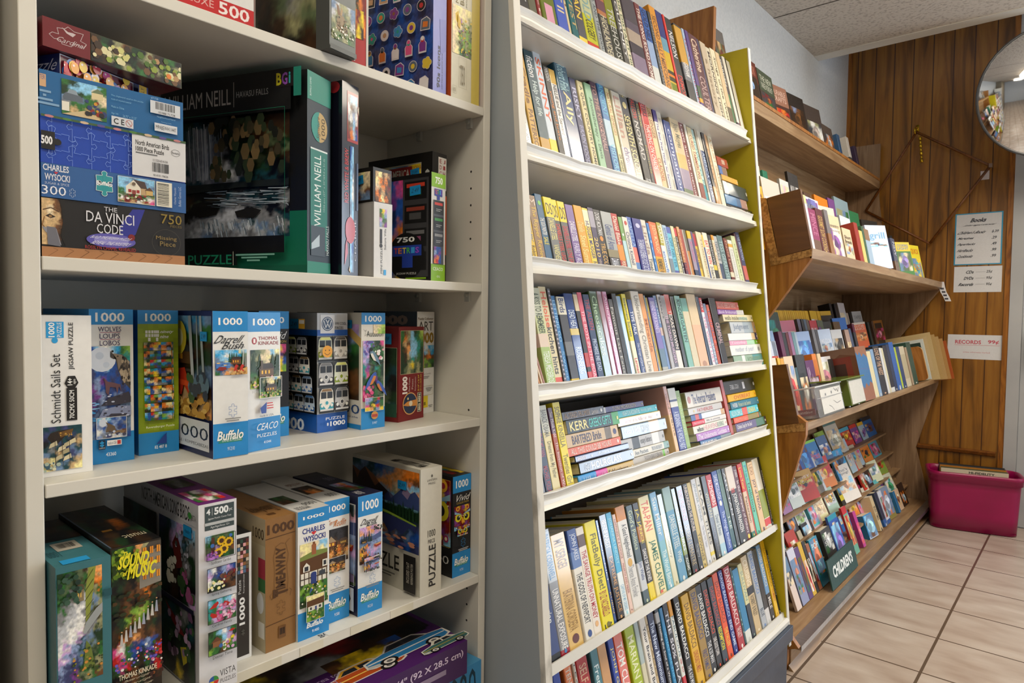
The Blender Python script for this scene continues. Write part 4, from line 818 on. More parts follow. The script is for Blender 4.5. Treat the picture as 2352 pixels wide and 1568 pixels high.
1328.5 29.0 224 h slate-and-grey 42545a;b.14-.42 c4c8cc;t.55-.95 c0ccac God's Politics;t.24-.42 4a5a8a Jim Wallis
1358.5 26.8 224 h black-and-yellow 2a2218;b.0-.18 e8d020;b.6-.76 a86a20;t.58-.94 ecd428 J.A. JANCE;t.2-.52 e8e4e0 DANCE OF THE BONES
1386.8 49.3 232 h yellow-and-cream e8dca4;t.65-.95 d85a3c TAI-PAN;t.02-.55 1f6a48 JAMES CLAVELL
1438.8 32.4 233 h light-blue 78b4c4;b.5-1 7ab0d4;t.55-.95 e0e8ec Sue Miller;t.05-.4 e0f0ec The World Below
1473.2 26.7 222 hg cream-map dcd8b4;b.78-1 5a5a4a;t.3-.75 a09c78 Water Country
1501.8 42.4 233 h steel-blue 5a94b4;b.75-1 8aa8a4;t.35-.7 d0d8d4 DANIELLE STEEL;t.2-.32 d0dcd8 Wings
1546.2 23.4 223 hg dark-green-leafy 2c3c1e;b.25-.45 7a8a1c;t.3-.95 e0e4dc HIDDEN TREASURES;t.08-.22 e0e4dc ADAMS
1571.6 34.5 224 hg black-and-red 1e1a18;t.6-.95 b02838 RESURGENCE;t.1-.55 a89468 PIERRE LEMAITRE
1607.7 27.4 224 h black 1a1818;t.45-.98 e0d0c4 UNBOUNDING THE FUTURE;t.15-.3 a0a0a0 Gregory
1636.2 24.2 222 h gold c8b060;t.08-.4 6a5a24 TOWNES
1662.7 28.2 227 h pale-grey d4d4d6;t.5-.95 8a98a0 JENNIFER WEINER;t.2-.45 a0a4b0 The Guy Not Taken
1692.0 24.8 227 h off-white d4d0c4;b.08-.12 e0c830;t.55-.95 6a6a64 TRAM;t.2-.5 5a5a5a TITLES
1719.1 30.2 225 hg black 24262c;t.5-.8 b8b088 WESTERN;t.05-.4 8a8a8c correspondence
1750.5 35.3 223 h red-and-white c8d0d0;b.6-1 c02c30;b.0-.15 a4c8d8;t.62-.94 f0e4e0 ALZHEIMERS;t.25-.5 6a7a8a Daniel G Amen
1788.2 35.7 227 h royal-blue 3a56a4;q.6 e8e4e0;t.65-.95 d8e0f0 DAVID MCCULLOUGH;t.05-.5 c8d4f0 The Wright Brothers
1825.9 27.0 227 hg teal-patterned 2c5a60;b.25-.35 3a6a70;t.25-.4 c8d8d0 LEE;b.4-.95 4a6c60
1854.9 20.4 225 hg silver-black 50555c;t.4-.95 d8dce0 AMY TAN
1876.6 50.0 224 h black 2a2828;b.7-1 d8ccc0;t.15-.65 e8e4e0 JONATHAN FRANZEN;t.66-.72 d03020 corrections
1928.6 32.8 219 h burgundy 5a202c;t.1-.8 dccccc In the Company of Others;t.85-.95 e0d8d8 JO KARON;q.05 e8d048
1962.9 28.6 220 h red-and-tan d8bca0;b.0-.08 1f6a58;b.62-1 c8281c;t.65-.95 e8c830 Love Your;t.2-.55 8a6a50 Patterson
1993.0 10.9 222 h red c03c20;
2004.6 29.5 221 h aqua-green 62c0a4;t.3-.7 1f5a50 Delicious;t.72-.95 3a90b0 Flat
2035.6 40.2 213 h peach dcb888;t.3-.75 3a2a50 JOY of TRIVIA;t.82-.97 a87a50 LEXI
2077.4 47.0 217 h white dcd8cc;b.04-.14 d02c20;b.15-.55 8a9428
2126.0 16.9 217 h black 22201e;t.1-.8 c0b8a8 DENZEL WASHINGTON
ROW 6
1005.8 17.0 240 h yellow e6d424;t.2-.8 6a6020 Vivian
1033.4 24.2 241 h blue 2a48a4;t.2-.8 e0e0e0 KELLER
1068.8 25.9 240 hg orange dc6c1c;t.4-.97 e8dcc8 TEN YEARS LATER
1098.7 9.3 244 h white dcd8cc;t.4-.95 5a5a5a LEARNING
1108.9 39.5 244 h red a81c18;t.4-.92 d8b090 SELF MATTERS
1160.7 27.8 241 h teal-striped 3a7280;b.0-1 407884;t.4-.85 d8e8ec French Girl
1190.7 33.4 237 h tan-embossed c89868;b.0-.5 c8ac84;t.2-.6 5a3a6a NATURE
1228.0 22.6 237 h blue-and-black 24409c;b.0-.55 1c1a20;t.3-.92 e0d48c JOHN GRISHAM
1253.2 36.9 235 hg red-orange d04a1c;t.3-.92 f0ece4 TOM CLANCY
1295.5 39.0 236 h lime-green a4b81c;t.2-.92 e8ecc0 MARIAN KEYES
1339.9 19.3 238 h grey-green-and-cream a8b8b8;b.0-.6 d0ccb0
1362.3 27.8 240 h white e0dcd4;t.1-.9 2a2a3a Your Brain and Body After
1392.9 10.0 239 p tan c0aa80;t.4-.9 6a5a40 LOCADO
1404.3 28.9 239 h navy 1e2850;t.3-.9 c8d4ec The New Millennium;t.05-.22 d02040 RO
1435.9 19.5 237 h black 222024;b.86-.96 b8b8b8;t.2-.84 d8d8d8 Healing the Soul of a Woman
1456.2 16.6 232 h bright-blue 1f7cb4;t.1-.75 6ac8e8 WHAT ARE THE ODDS
1478.8 25.8 239 h black 1f1f24;t.1-.9 d8d8e0 THE 50% PLAN
1505.2 18.2 235 h white-and-yellow dce0dc;b.84-1 e8a020;b.0-.22 c02028;t.42-.84 1f5a68 FABULOUS;t.26-.4 c03028 @ 50
1529.7 29.6 239 h black 1a1818;b.0-.22 2a2a2a;t.35-.92 f0f0ec DAVID BALDACCI;t.06-.28 e0e0e0 THE 6:20 MAN
1569.6 40.9 227 h golden-yellow dcac1c;t.42-.9 6a4c10 DAVID BALDACCI;t.15-.38 b04a18 LONG ROAD TO MERCY
1612.8 40.2 228 h bronze 9a7a30;t.45-.96 3a4070 DAVID BALDACCI;t.1-.32 3a4270 FIRST FAMILY
1654.1 34.4 227 h black 181616;t.42-.9 ecece8 DAVID BALDACCI;t.12-.36 d8d8d8 THE 6:20 MAN
1689.8 33.0 227 h black-and-red 1e1816;t.4-.9 d84a20 DAVID BALDACCI;t.15-.35 e8e4e0 ONE GOOD TOWN
1724.0 34.0 226 h slate 26323e;t.45-.9 b04038 DAVID BALDACCI;t.16-.42 e4dc28 REDEMPTION
1760.6 33.7 229 h orange e05018;t.42-.9 7a2c18 DAVID BALDACCI;t.15-.36 ecc030 THE FALLEN
1796.3 27.3 228 h blue 1c2f80;t.45-.97 b8c8e8 DAVID BALDACCI;t.1-.4 d0dcf0 END GAME
1825.6 41.8 229 h red a82028;t.3-.97 e8d4d0 DAVID BALDACCI;t.14-.26 e8d8d4 THE GUILTY
1868.8 14.0 218 h dark-teal 2a4448;t.1-.95 88a8a4 THE HIT
1884.3 40.2 207 h cream-and-blue c0c4a8;b.0-1 2a7ca8;b.0-.16 d8dcd4
1925.9 29.5 212 h pale-yellow-and-dark d0cc9c;b.0-.45 2a3038;t.5-.9 8aa090 SULLIVAN
1958.5 44.1 224 h tan-and-black c8b084;b.5-.6 1c1a1c;t.62-.95 e8dcc0 CRUISING;t.22-.48 5a4c30 ROBERT B RILEY
2004.9 36.9 228 hg silver-blue a8b0b8;t.45-.96 5a84c0 DAVID BALDACCI;t.15-.25 4a5a6a BLUE
2045.1 34.0 224 hg black 23262c;b.0-.2 d0d0d0
2080.7 31.5 229 h sky-blue-and-brown 6a94bc;b.0-.35 2a2018;t.45-.95 d8d0c0 DAVID BALDACCI;t.15-.3 e0d8d0 MILE
2113.9 27.1 235 h golden-yellow e0b41c;t.4-.9 b08018 DAVID BALDACCI;t.2-.36 c05820 TO MERCY
2142.7 17.3 199 h black 201e1c;t.3-.92 d0ccc0 DAVID BALDACCI
"""
BOOK_STACKS = """
STACK 4 A left
1104.0 214.4 26.9 h blue-pink-and-gold c8a860;b.7-1 2a90d4;b.5-.7 d850a8;t.72-.97 d8e8f4 bad childhood;t.52-.68 f0c0e0 good life;t.12-.48 4a3820 Schlessinger
1115.4 210.3 25.1 hg black 1c1c20;t.25-.8 e4e4e8 HOURGLASS;t.82-.92 a0a0a8 GRAY
1107.2 206.2 14.8 hg navy 1c2c5c;t.3-.6 d8dce8 An Imperfect Spy;t.82-.97 d8b8a0 AMANDA CROSS;q.72 b8c0d8
1087.2 198.1 17.1 p coral-striped d86848;t.2-.95 f0e0d4 ALL THIS COULD BE YOURS;q.06 f0d8d0
1086.6 193.0 27.1 p beige c8ac84;b.14-.27 6a5a44;b.0-.14 d0b48c;t.35-.9 2c2850 BARTERED Bride;q.07 2a2860
1095.2 197.5 28.3 p black-and-teal 1e2a30;b.0-.14 3a9a50;t.62-.95 e8dc90 KERR;t.18-.6 5ac8c0 GREEKS GIFTS
1086.9 152.8 17.3 p slate-brown 4a4c58;t.35-.95 b08858 ALTERED PROMISE;t.15-.32 d8d0c8 Lawrence;q.07 e0e0e0
STACK 4 B right-hand
1320.1 203.6 13.1 h cream e0dcc8;t.12-.6 2a2a2a THREE FROM GALILEE;t.68-.97 3a3a3a MARJORIE HOLMES
1325.3 170.3 16.0 p grey-beige b8b0a4;b.12-.18 7ac048;t.2-.7 6a6460 THE GOOD HUSBAND OF ZEBRA DRIVE
1330.6 170.5 18.1 h white-and-aqua dcdad0;b.0-.15 84a8a4;t.6-.95 7a8490 Ann Patchett;t.2-.5 8a98a8 TRUTH AND BEAUTY
1288.7 198.8 26.7 p newsprint-grey b4b4b4;b.6-.76 3a3a3a;b.14-.3 e0e0e0;t.32-.58 6a6a6a essays letters
1304.0 207.0 29.1 hg slate-blue 5c7084;b.18-.4 c8a880;t.62-.95 e4e8ec Cesar's Way;t.42-.58 c0c8d0 MILLAN
1292.5 196.1 19.5 hg pale-cream e4d8a8;t.2-.85 b08070 Secrets of the Millionaire Mind;q.08 3a3a3a
1292.5 188.4 16.1 p turquoise 1aa8b8;t.45-.85 d8f0f4 NIGHTS IN RODANTHE;t.15-.42 c8ecf0 Nicholas Sparks
1239.6 183.7 13.7 p violet 3a2870;b.9-1 d8d8d8;t.2-.75 c0b088 TONI MORRISON
STACK 4 C middle
1656.4 197.1 24.3 hg blue-sky-picture 3a6aa0;b.0-.35 8a9aa8;t.5-.97 f0f4f8 LEWIS GRIZZARD
1645.7 207.8 19.7 p orchid-purple b078c0;t.1-.95 f0e4f4 The Undomestic Goddess
1636.3 210.9 20.0 p white dcdcd0;t.3-.7 d89aa0 HEAVENS;t.72-.9 2a2a2a wilson;t.1-.3 98b0a0 BLESSINGS
1636.1 212.1 13.9 h white-and-red dcd8d4;b.65-1 d83048;t.68-.95 f4d8dc Something;t.2-.6 5a5a6a life is young
1635.6 211.2 15.0 p sky-and-sand d8e0ec;b.7-1 3a5a9a;b.78-.88 c85050;b.0-.12 c8a070
1626.7 207.6 18.7 hg silver cacacc;t.3-.75 c05048 FATHERLESS;q.85 d8c070
1628.4 219.1 43.5 hg cream-white dcd8d0;t.2-.85 3a4a80 The American Presidents;q.93 b06a60
STACK 4 D far-right
1878.8 207.3 17.7 p beige-and-black c4b8a4;b.0-.2 1a1a1a;t.3-.75 a09484 ancestor
1895.8 236.2 24.1 p purple-and-green 5a4a78;b.0-.35 3a6a4c;b.0-.06 4a3440;t.5-.96 e8e4e8 Chicken Soup for the Soul
1894.9 209.0 17.9 h orange-red dc5020;b.0-.1 3a5a20;b.12-.5 8a7a20;t.55-.95 e8a070 The Marriage
1878.5 214.1 22.7 p cyan 2ab4c4;b.4-.58 d84a30;t.6-.95 c8ecf0 NELSON DEMILLE;t.1-.38 e8dc70 GENERAL
1895.1 212.4 22.5 hg teal-blue 2f7c98;t.3-.75 c8d8b8 Woman to last Summer;t.78-.95 e0e8f0 WEBB
1887.5 210.8 22.1 hg golden-yellow e8b41c;t.2-.8 d86820 OVEREAT
1878.5 228.2 40.4 hg black-leather 20242c;w.55-.82 e8e8ec HOLY BIBLE;r.35-.42 e0e0e4
STACK 1 E shelf-end
1913.5 192.5 34.9 hg black 201e1e;t.6-.85 d8d8d8 BETTER;t.3-.55 c83030 BORDER;t.1-.28 d8d8d8 AUTHOR
1915.8 161.0 30.6 hg blue-and-rose 4a6a90;b.0-.3 b08a80;b.5-1 4a80b0
1920.1 175.6 43.1 hg dark-slate 3a4a54;b.85-1 c8c8c0
1918.9 116.7 17.2 p yellow-orange d89a20;
1913.5 56.4 27.2 p brown-and-blue 7a5438;b.6-1 2a5aa0
1913.5 74.5 30.1 hg rust-red a83818;r.3-.6 c8a890
STACK 3 F shelf-end
1903.4 221.6 36.0 hg pale-teal 9ab8a4;b.0-.35 5aa0a4;b.62-.72 f0f0ec;t.1-.55 7a9a80 voyages
1892.1 232.9 30.4 p white e0e0da;t.25-.85 b0b8c8 mother of pearl;q.08 8a8a8a
1899.7 214.8 13.9 p pink-and-green d898b4;b.12-.4 a8d0b0;b.0-.12 6aa830;t.45-.95 f0d8e4 Tuesday
1898.5 224.4 21.6 p white-and-cream dcdcdc;b.0-.22 d0b488;b.02-.1 3a3460
1932.1 192.9 36.4 hg silver-jacketed c4ccd4;b.0-.12 b89478;b.12-.5 a8b8c8;t.3-.9 8090a8 Judgment
1890.3 222.9 20.8 p cream d8ccA4;t.5-.95 6a6a4a walls inside;t.2-.5 8ab0a8 sometimes
1863.5 190.7 15.1 p lilac-purple 84509a;b.0-.28 c8c4bc;t.3-.95 e0d0e8 Book Bridesmaid
1863.5 159.2 23.7 p orange-red c84a2c;t.15-.65 e8b0a0 REBECCA YARROS;t.68-.95 e8a898 BOUND
"""
RACK = """
TIER top 12 -1.10 2.038
2459 98 263 c grey 6a6664;d.010
2702 174 232 c dark-brown 3a2c28;b.58-1 6a2c1c;t.7-.92 c8806a WOODWORK;e.5-.3 7a98c0
2882 180 221 c green-topped-brown 4a3a30;b.55-1 46523e;t.6-.9 c8ccb8 THE NEW YANKEE WORKSHOP;e.4-.2 a05a30
3064 226 212 c reddish-brown 4c2e24;b.55-1 a0705a;t.62-.9 e0c0b0 DURABLE CRAFTS;e.35-.2 b8602c
3309 244 236 c black-brown 2c241f;e.5-.35 6a4420
3564 265 244 c grey-brown 4c413b;e.4-.4 a89c94
3835 173 197 c brown-grey 5a4e46;e.5-.4 c0b8b0
4041 197 178 h slate-blue 3a6088;t.1-.9 2a4668 JOINERY
4242 154 207 h white-and-black d8d0c4;b.0-.4 4a4a44;b.0-.15 b8b828
4403 148 184 h dark-purple 3c2c48;
TIER second-shelf-back 10 -.93 1.475
2355 53 261 c lime-green 8ac048;b.0-.8 8a9ab0
2409 51 255 c grey-and-yellow 6a7078;e.5-.5 d8d040
2462 76 271 p white d8d4c4;t.3-.85 5a5a4a Fix It
2543 171 263 hg emerald-green 1f7a5c;e.6-.5 30a080
2718 104 259 c white d8d4d0;e.6-.5 d8b0b4
2827 126 308 c black 2a2624;t.3-.85 d0ccc8 SKILLET
3005 88 248 c brown 5a4030;
3153 196 259 c orange e0841c;
3361 105 274 c plum-purple 7a4a88;
3470 238 297 c pale-blue 8aa0a8;e.5-.5 a8a898
3740 250 274 c green-and-blue 3f6a9c;b.65-1 2f7a4c;t.3-.5 e0d8d0 COOK;b.0-.25 9a4048
4030 344 253 c black-and-yellow 33302c;b.2-.6 d8a838
4670 391 226 c dark-grey 4a4a48;
TIER second-shelf-middle 11 -.845 1.40
2127 60 188 c white-and-pink d8dcd0;b.0-.3 b06a78
2189 125 229 c golden-yellow e0aa18;t.5-.9 8a4a18 COOKIES
2317 176 269 c pinkish-white d8c8bc;e.5-.4 c8a8a0
TIER second-shelf-front 12 -.715 1.392
2331 26 199 p cream-and-blue d0d0d8;b.85-1 d8d090
2358 79 157 p magenta 8a2a58;b.0-.3 6a4a30;t.4-.9 b86a8c MINCE
2441 101 168 h burgundy 5a1a1c;t.1-.85 c8a858 GOURMET SLOW COOKING
2545 42 176 hg clear-wrapped 8a8488;b.0-.5 a87a58
2609 161 172 c cream-spiral d4c49c;b.1-.5 c0b8b0;t.6-.8 8a7a68 country cooking
2783 119 139 c cream d8c4a0;t.55-.8 4a3a2c Short Breads;e.4-.25 a86a40
2933 52 174 h red 9a3020;
2991 48 147 p cream-and-yellow d8c070;
3042 34 171 p dark-green 3a5a3c;
3081 79 164 h pale-blue-and-brown 9ab0c4;b.7-1 8a6848
3180 365 194 c blue-white c4d4ec;t.62-.85 7aa8d0 grill;e.55-.08 5a3038
3572 127 172 hg navy 3a4468;b.0-.35 6a5040;t.5-.9 d0d8e8 NEW
3708 333 167 c green-and-yellow 4a8040;b.72-1 dcc040;t.76-.94 5a80b0 COOKING LIGHT;e.4-.45 8a7ab0
4065 257 187 c bright-yellow e4d018;b.0-.05 c83018;t.7-.9 d86018 QUICK;t.25-.45 d08818 DIET
TIER second-shelf-inner 11 -.775 1.378
2539 170 248 c white-and-violet d0d4e4;b.0-.45 d8a8a0;e.8-.75 5a5a90;t.75-.9 8a8a80 PASTA
2714 264 245 c cream-and-green d4d0bc;t.7-.85 4a8a6a COOKBOOK;b.45-.6 c8d8c8
2981 157 229 c white d0d8dc;
TIER third-shelf-back 14 -1.03 1.063
2872 44 148 m yellow-spined e0aa18;
2919 44 148 m yellow-spined e0aa18;
2964 21 148 m yellow-spined d8a414;
2987 22 148 m yellow-spined e0aa18;
3011 46 148 m yellow-spined e0aa18;
3059 19 148 m yellow-spined d8a414;
3081 25 149 m yellow-spined e0b020;
3109 24 149 m yellow-spined d8a414;
3136 22 149 m yellow-spined e0aa18;
3161 23 150 m yellow-spined d8a414;
3186 23 149 m yellow-spined e0b020;
3211 26 150 m yellow-spined d8a414;
3239 26 150 m yellow-spined e0aa18;
3267 26 150 m yellow-spined d8a414;
3296 27 151 m yellow-spined e0aa18;
3325 32 150 m yellow-spined d8a414;
3360 61 151 m yellow-spined e0aa18;
3433 106 152 c yellow-and-blue d8a81c;b.0-.7 2a5a80
3546 90 152 m yellow-spined d8a414;
3643 184 155 c yellow-and-black d0a018;b.0-.85 2a221c
3789 84 198 v black 1c1a1c;
3876 60 198 v black 201c1e;
3945 124 205 c pale-grey c0b8b8;
4072 65 148 v tan a89888;
4141 94 152 v black 1e1c1c;
4240 207 161 c silver-grey b8b8b8;t.7-.85 8a8a8a TAPES
TIER third-shelf-upper 14 -.955 1.012
2571 79 168 c grey-photo 6a6a5c;b.4-.7 b0a888
2681 138 190 c dark-green 2c4030;t.3-.5 c8c4b0 WAR;d.014
2839 189 155 c pink-and-white c4b0d4;b.6-1 c84860;e.5-.3 e0e0ec
3034 50 162 v grey-violet 6a6478;
3086 32 162 v black 2a2828;
3121 33 161 v blue-grey 5a6878;
3156 33 160 v brown 6a5040;
3195 105 156 c red c03440;t.4-.8 f0d8d8 EASY
3306 87 157 c green-grey 5a6048;t.2-.5 d0d0d0 LIVE
3397 158 152 c black-and-lime 2a2a28;t.3-.6 c8d820 eclipse
3558 114 150 c brown-and-maroon 6a5030;b.0-.5 5a2028
3605 238 170 c bright-blue 2a6ab8;
3892 42 139 v plum 7a3a58;
3942 267 145 c orange e0642c;b.92-1 d8c8b8;t.7-.9 f0c8b0 GUITAR BASICS;e.45-.25 f0b080;d.012
4219 96 148 v dark-green 2c3a38;
4319 66 154 v brown 5a4030;
4394 243 159 c brown-framed 9a6424;r.08-.9 3a2a20
TIER third-shelf-middle 14 -.87 .962
2339 105 169 c grey-and-black a8a8a8;t.5-.9 4a4a4a Grave BASE
2448 73 128 c white d4dcec;
2477 87 167 v blue-white 8aa8d0;
2567 39 164 v plum 6a2a50;
2607 35 159 v black 1f1c20;
2646 30 159 v red-brown 6a1c28;
2678 32 161 v mauve 9a6a90;
2713 32 160 v teal-grey 6a9098;
2746 23 159 v silver a8b8c8;
2773 194 161 c deep-blue 3a5aa0;b.7-1 8aa0c8;e.45-.5 4a80d0;t.1-.2 c8d4ec LOST
2970 36 168 v grey 7a7a80;
3010 37 167 v silver-black 4a4a50;
3050 222 168 c pale-blue b8c4d8;e.5-.2 a86a50;t.6-.75 e8ecf4 WIMBLEDON
3278 172 167 c white d0d0d0;e.5-.4 4a4a4a
3453 70 164 c pinkish-tan b89a8c;
3527 73 169 v slate-blue 4a5a78;
3602 51 150 v dark-grey 3a3c44;
TIER third-shelf-inner 13 -.79 .822
2201 46 233 p red a02828;
2248 37 230 p cream-and-red d8c8b0;b.3-.6 a02828
2287 63 217 c red-and-white b83434;b.7-1 d8d0c0
2367 25 215 p yellow d8a818;
2394 33 212 p orange-yellow d89a20;
2428 92 217 c red-and-cream d8c0a0;b.0-.5 c83c24;e.4-.7 b84040
2523 34 173 p dark-teal 2c5058;
2562 87 148 p silver-grey a8b4bc;
2548 101 219 c black-spiral 2a2a2c;
2639 144 193 c purple 5a1f58;t.1-.9 d8c0d8 Vietnam
2741 64 216 p orange d87a28;b.3-.6 c83a20
2807 42 214 p cream d8c098;
2838 193 200 c white-and-pink d8d8e0;e.55-.55 b87a8c;d.012
2959 42 187 v black-video 2c2c2e;
3007 31 194 v charcoal-video 303032;
TIER third-shelf-front 13 -.715 .828
3203 103 207 p cream-spiral d0c49c;
3311 52 214 p blue-grey 7a98b8;
3368 104 226 p black-lettered 22242c;t.4-.95 c8a080 LOVE OF THE WEST
3476 38 216 p white c8c8c8;
3517 31 214 p cream-speckled c8c0a0;
3551 68 225 p black 1e2230;b.0-.1 c8c8c8
3623 57 228 p navy 22304c;
3684 89 238 p blue 2a5aa0;
3777 34 211 p lime-green a8b838;
3815 71 212 p black-and-blue 28406a;
3890 127 211 p cream c4b89c;b.2-.8 b0a484
4021 43 204 p tan a08a70;
4068 106 229 p dark-green 24483c;
TIER base-fourth 25 -.975 .475
3042 120 122 b red-and-purple 7a3040;e.5-.6 c8a0b0
3162 168 140 b bright-blue 1f5cb0;e.4-.6 4a90d8;e.7-.25 b84038
3310 159 120 b blue-and-lime 2a7ab8;b.9-1 8ad040;t.2-.5 d8607a Princess;d.012
3472 161 119 b blue-grey 4a6a98;e.4-.4 b8806a
3663 230 166 b pale-green-and-teal b4ac9c;b.92-1 4a6a60;t.3-.5 5a6a60 CHICKEN THINKING;d.03
TIER base-third 25 -.93 .365
2785 107 86 b pink-violet a87aa8;e.4-.3 d04a90
2897 162 131 b pale-grey-green c8d0c8;e.5-.3 2c3a30;t.65-.8 5a8a6a owl babies;d.01
3029 253 133 b red-and-yellow b8301c;b.7-1 d0a040;t.55-.72 e8d020 NOISE!;t.72-.82 f0e0d8 BUSY;e.55-.25 3a2c30
3190 119 190 b grey-brown 8a7c6c;d.02
3249 88 161 b white d0d4dc;e.4-.3 3a6a4a
3344 211 146 b red c8241c;b.0-.4 d8781c;t.7-.85 e8c8b0 Clifford;e.5-.3 e8a81c
3555 78 100 b sky-blue 4a90c8;
3602 213 146 b turquoise-blue 3a98c8;b.0-.2 c8b040;e.6-.6 2a4060;d.03
3781 104 180 b pale-blue a8c0cc;t.3-.6 b86a70 Today
3884 146 132 b tan b8a890;
TIER base-second 25.5 -.89 .265
2588 88 142 b dark-teal 1f6a60;b.75-1 2a7a6c;e.5-.35 d8d0c0
2790 99 93 b dark-brown 2c2420;d.03
2894 129 82 b white-and-pink d0ccd0;t.5-.75 a86a80 LITTLE KISS;d.03
3029 81 96 b aqua 5ab4bc;t.4-.6 d8ecf0 shop;d.025
3114 175 91 b pale-yellow e0d8a0;e.5-.4 c8a878;t.55-.75 b08850 NEW TALES;d.02
3292 170 103 b mint-green 9cb8a4;t.4-.7 3a4a40 WHY ME TOO;d.03
3468 55 125 b black-and-yellow 2a2820;b.2-.7 c8b820
3539 327 178 b cream-white dcd4c8;t.7-.9 7a7a7a Who's Sleeping?;e.45-.3 c89068;d.02
3874 73 158 b red d03c28;t.3-.8 f0c8c0 adventure
3951 150 89 b black-and-red 3a2420;b.2-.6 a83828
4106 225 109 b pale-yellow-and-green c8ccac;e.6-.4 7aa0a0
TIER base-first 25.5 -.845 .17
2581 90 197 b white-boxed c8ccc8;t.4-.6 5a7a6a Maisie;d.04
2702 108 152 b red-topped b03828;e.5-.4 d8c8b8
2827 45 132 b tan-paged b0a488;
2890 120 146 b charcoal 2c2a2c;e.6-.5 c8c8c0
3022 116 141 b pink-edged c8a8b0;
3839 152 124 b cream c8c4b0;e.5-.3 6a8a8a
4050 145 121 b teal 5ab0b4;
4282 206 73 b pale-grey-green c0c4b0;
TIER base-front 20 -.79 .092
2518 51 188 b pale-blue-and-peach d8c4b8;b.62-1 5a7a98;e.6-.2 3a4050
2582 73 203 b multicoloured-comic 8a90b0;b.8-1 c8c8d8;e.5-.5 b0705a;e.4-.2 7a4a4a
2658 44 193 b purple-and-yellow 5a3a70;b.0-1 5a3a70
2704 40 203 b yellow d0a828;
2749 28 197 b black-edged 2c2a2a;
2781 34 178 b orange-brown 9a5a38;
2824 97 185 b aqua-blue 1f90b0;e.6-.6 d87858;t.75-.9 d8f0f4 POP;e.4-.2 8ac0d8
2974 124 186 b green-and-black 3a3c3a;b.0-.25 6a5a3a;t.6-.9 d8d8d0 The Sorcerer Spell;e.7-.35 e0e0e0;d.03
3107 122 217 b cobalt-blue 2a5cb0;b.9-1 2a90a8;b.0-.15 c87830;e.6-.4 e8c840;e.4-.65 8a70c0
3315 65 214 b red-and-green c03038;b.0-.85 6aa890;e.5-.5 d8b848
3449 42 168 b black-and-pink b8408c;d.02
3605 170 97 b bright-blue-spined 1f84c0;e.5-.3 c8a0b0;e.5-.75 a0d0e8;b.0-.12 b8c0d0;d.045
3779 81 174 p tan c8b48c;t.3-.7 3a3428 BUSY TIMES
3877 52 176 h navy 2a3448;b.0-.2 2a5a98
3932 71 169 b white-and-blue c8ccd8;e.5-.5 a85048;b.0-.12 2a5a98
4013 198 170 b grey-blue-photo 7a8aa0;b.0-.3 8a8040;e.5-.6 b8c0cc;d.03
4215 39 117 h steel-blue 2a6a98;
4259 120 106 b tan-horse d0b090;e.5-.4 8a5a40
4390 119 127 b dark-brown 3a2a22;b.45-.6 b8702c;d.006
"""
# ---------------------------------------------------------------- books
WORDS = dict(white='e8e6de', cream='dccf9c', yellow='e4c82a', orange='dc7a28', red='c42a24', pink='e0a0b4', purple='6a4a90', blue='3a62b0', navy='20284c', teal='2a7a80', green='3f7a44', brown='7a4c20', tan='b89460', grey='8c8c8c', black='1a1a1a')
WORDS['pale blue'] = 'a8c4e0'; WORDS['pale green'] = 'a8d0b0'; WORDS['lilac'] = 'c8b4dc'; WORDS['silver'] = 'c4c6ca'
def word(h):
    r = [int(h[i:i+2], 16) for i in (0, 2, 4)]
    return min(WORDS, key=lambda w: sum((a-int(WORDS[w][i:i+2], 16))**2 for a, i in zip(r, (0, 2, 4))))
ORD = 'zeroth first second third fourth fifth sixth seventh eighth ninth tenth eleventh twelfth thirteenth fourteenth fifteenth sixteenth seventeenth eighteenth nineteenth twentieth twenty-first twenty-second twenty-third twenty-fourth twenty-fifth twenty-sixth twenty-seventh twenty-eighth twenty-ninth thirtieth'.split()
def place(i, n):
    """i counts from 0"""
    if i == 0: return 'leftmost'
    if i == n-1: return 'rightmost'
    return ORD[i+1]+' from left' if i+1 <= (n+1)//2 else ORD[n-i]+' from right'
def ops_of(s):
    out = []
    for o in s.split(';'):
        o = o.strip()
        if not o: continue
        head, _, rest = o.partition(' '); k = head[0]; a = head[1:]
        if k in 'tbhrwe' and '-' in a: lo, hi = a.split('-')
        else: lo = hi = a
        fl = lambda x: float('0'+x if x.startswith('.') else x)
        p = rest.split(' ', 1)
        out.append((k, fl(lo), fl(hi), p[0], p[1] if len(p) > 1 else ''))
    return out
def shade(h, k): return ''.join('%02x' % int(clamp(int(h[i:i+2], 16)*k, 0, 255)) for i in (0, 2, 4))
BOOKS_MADE = []
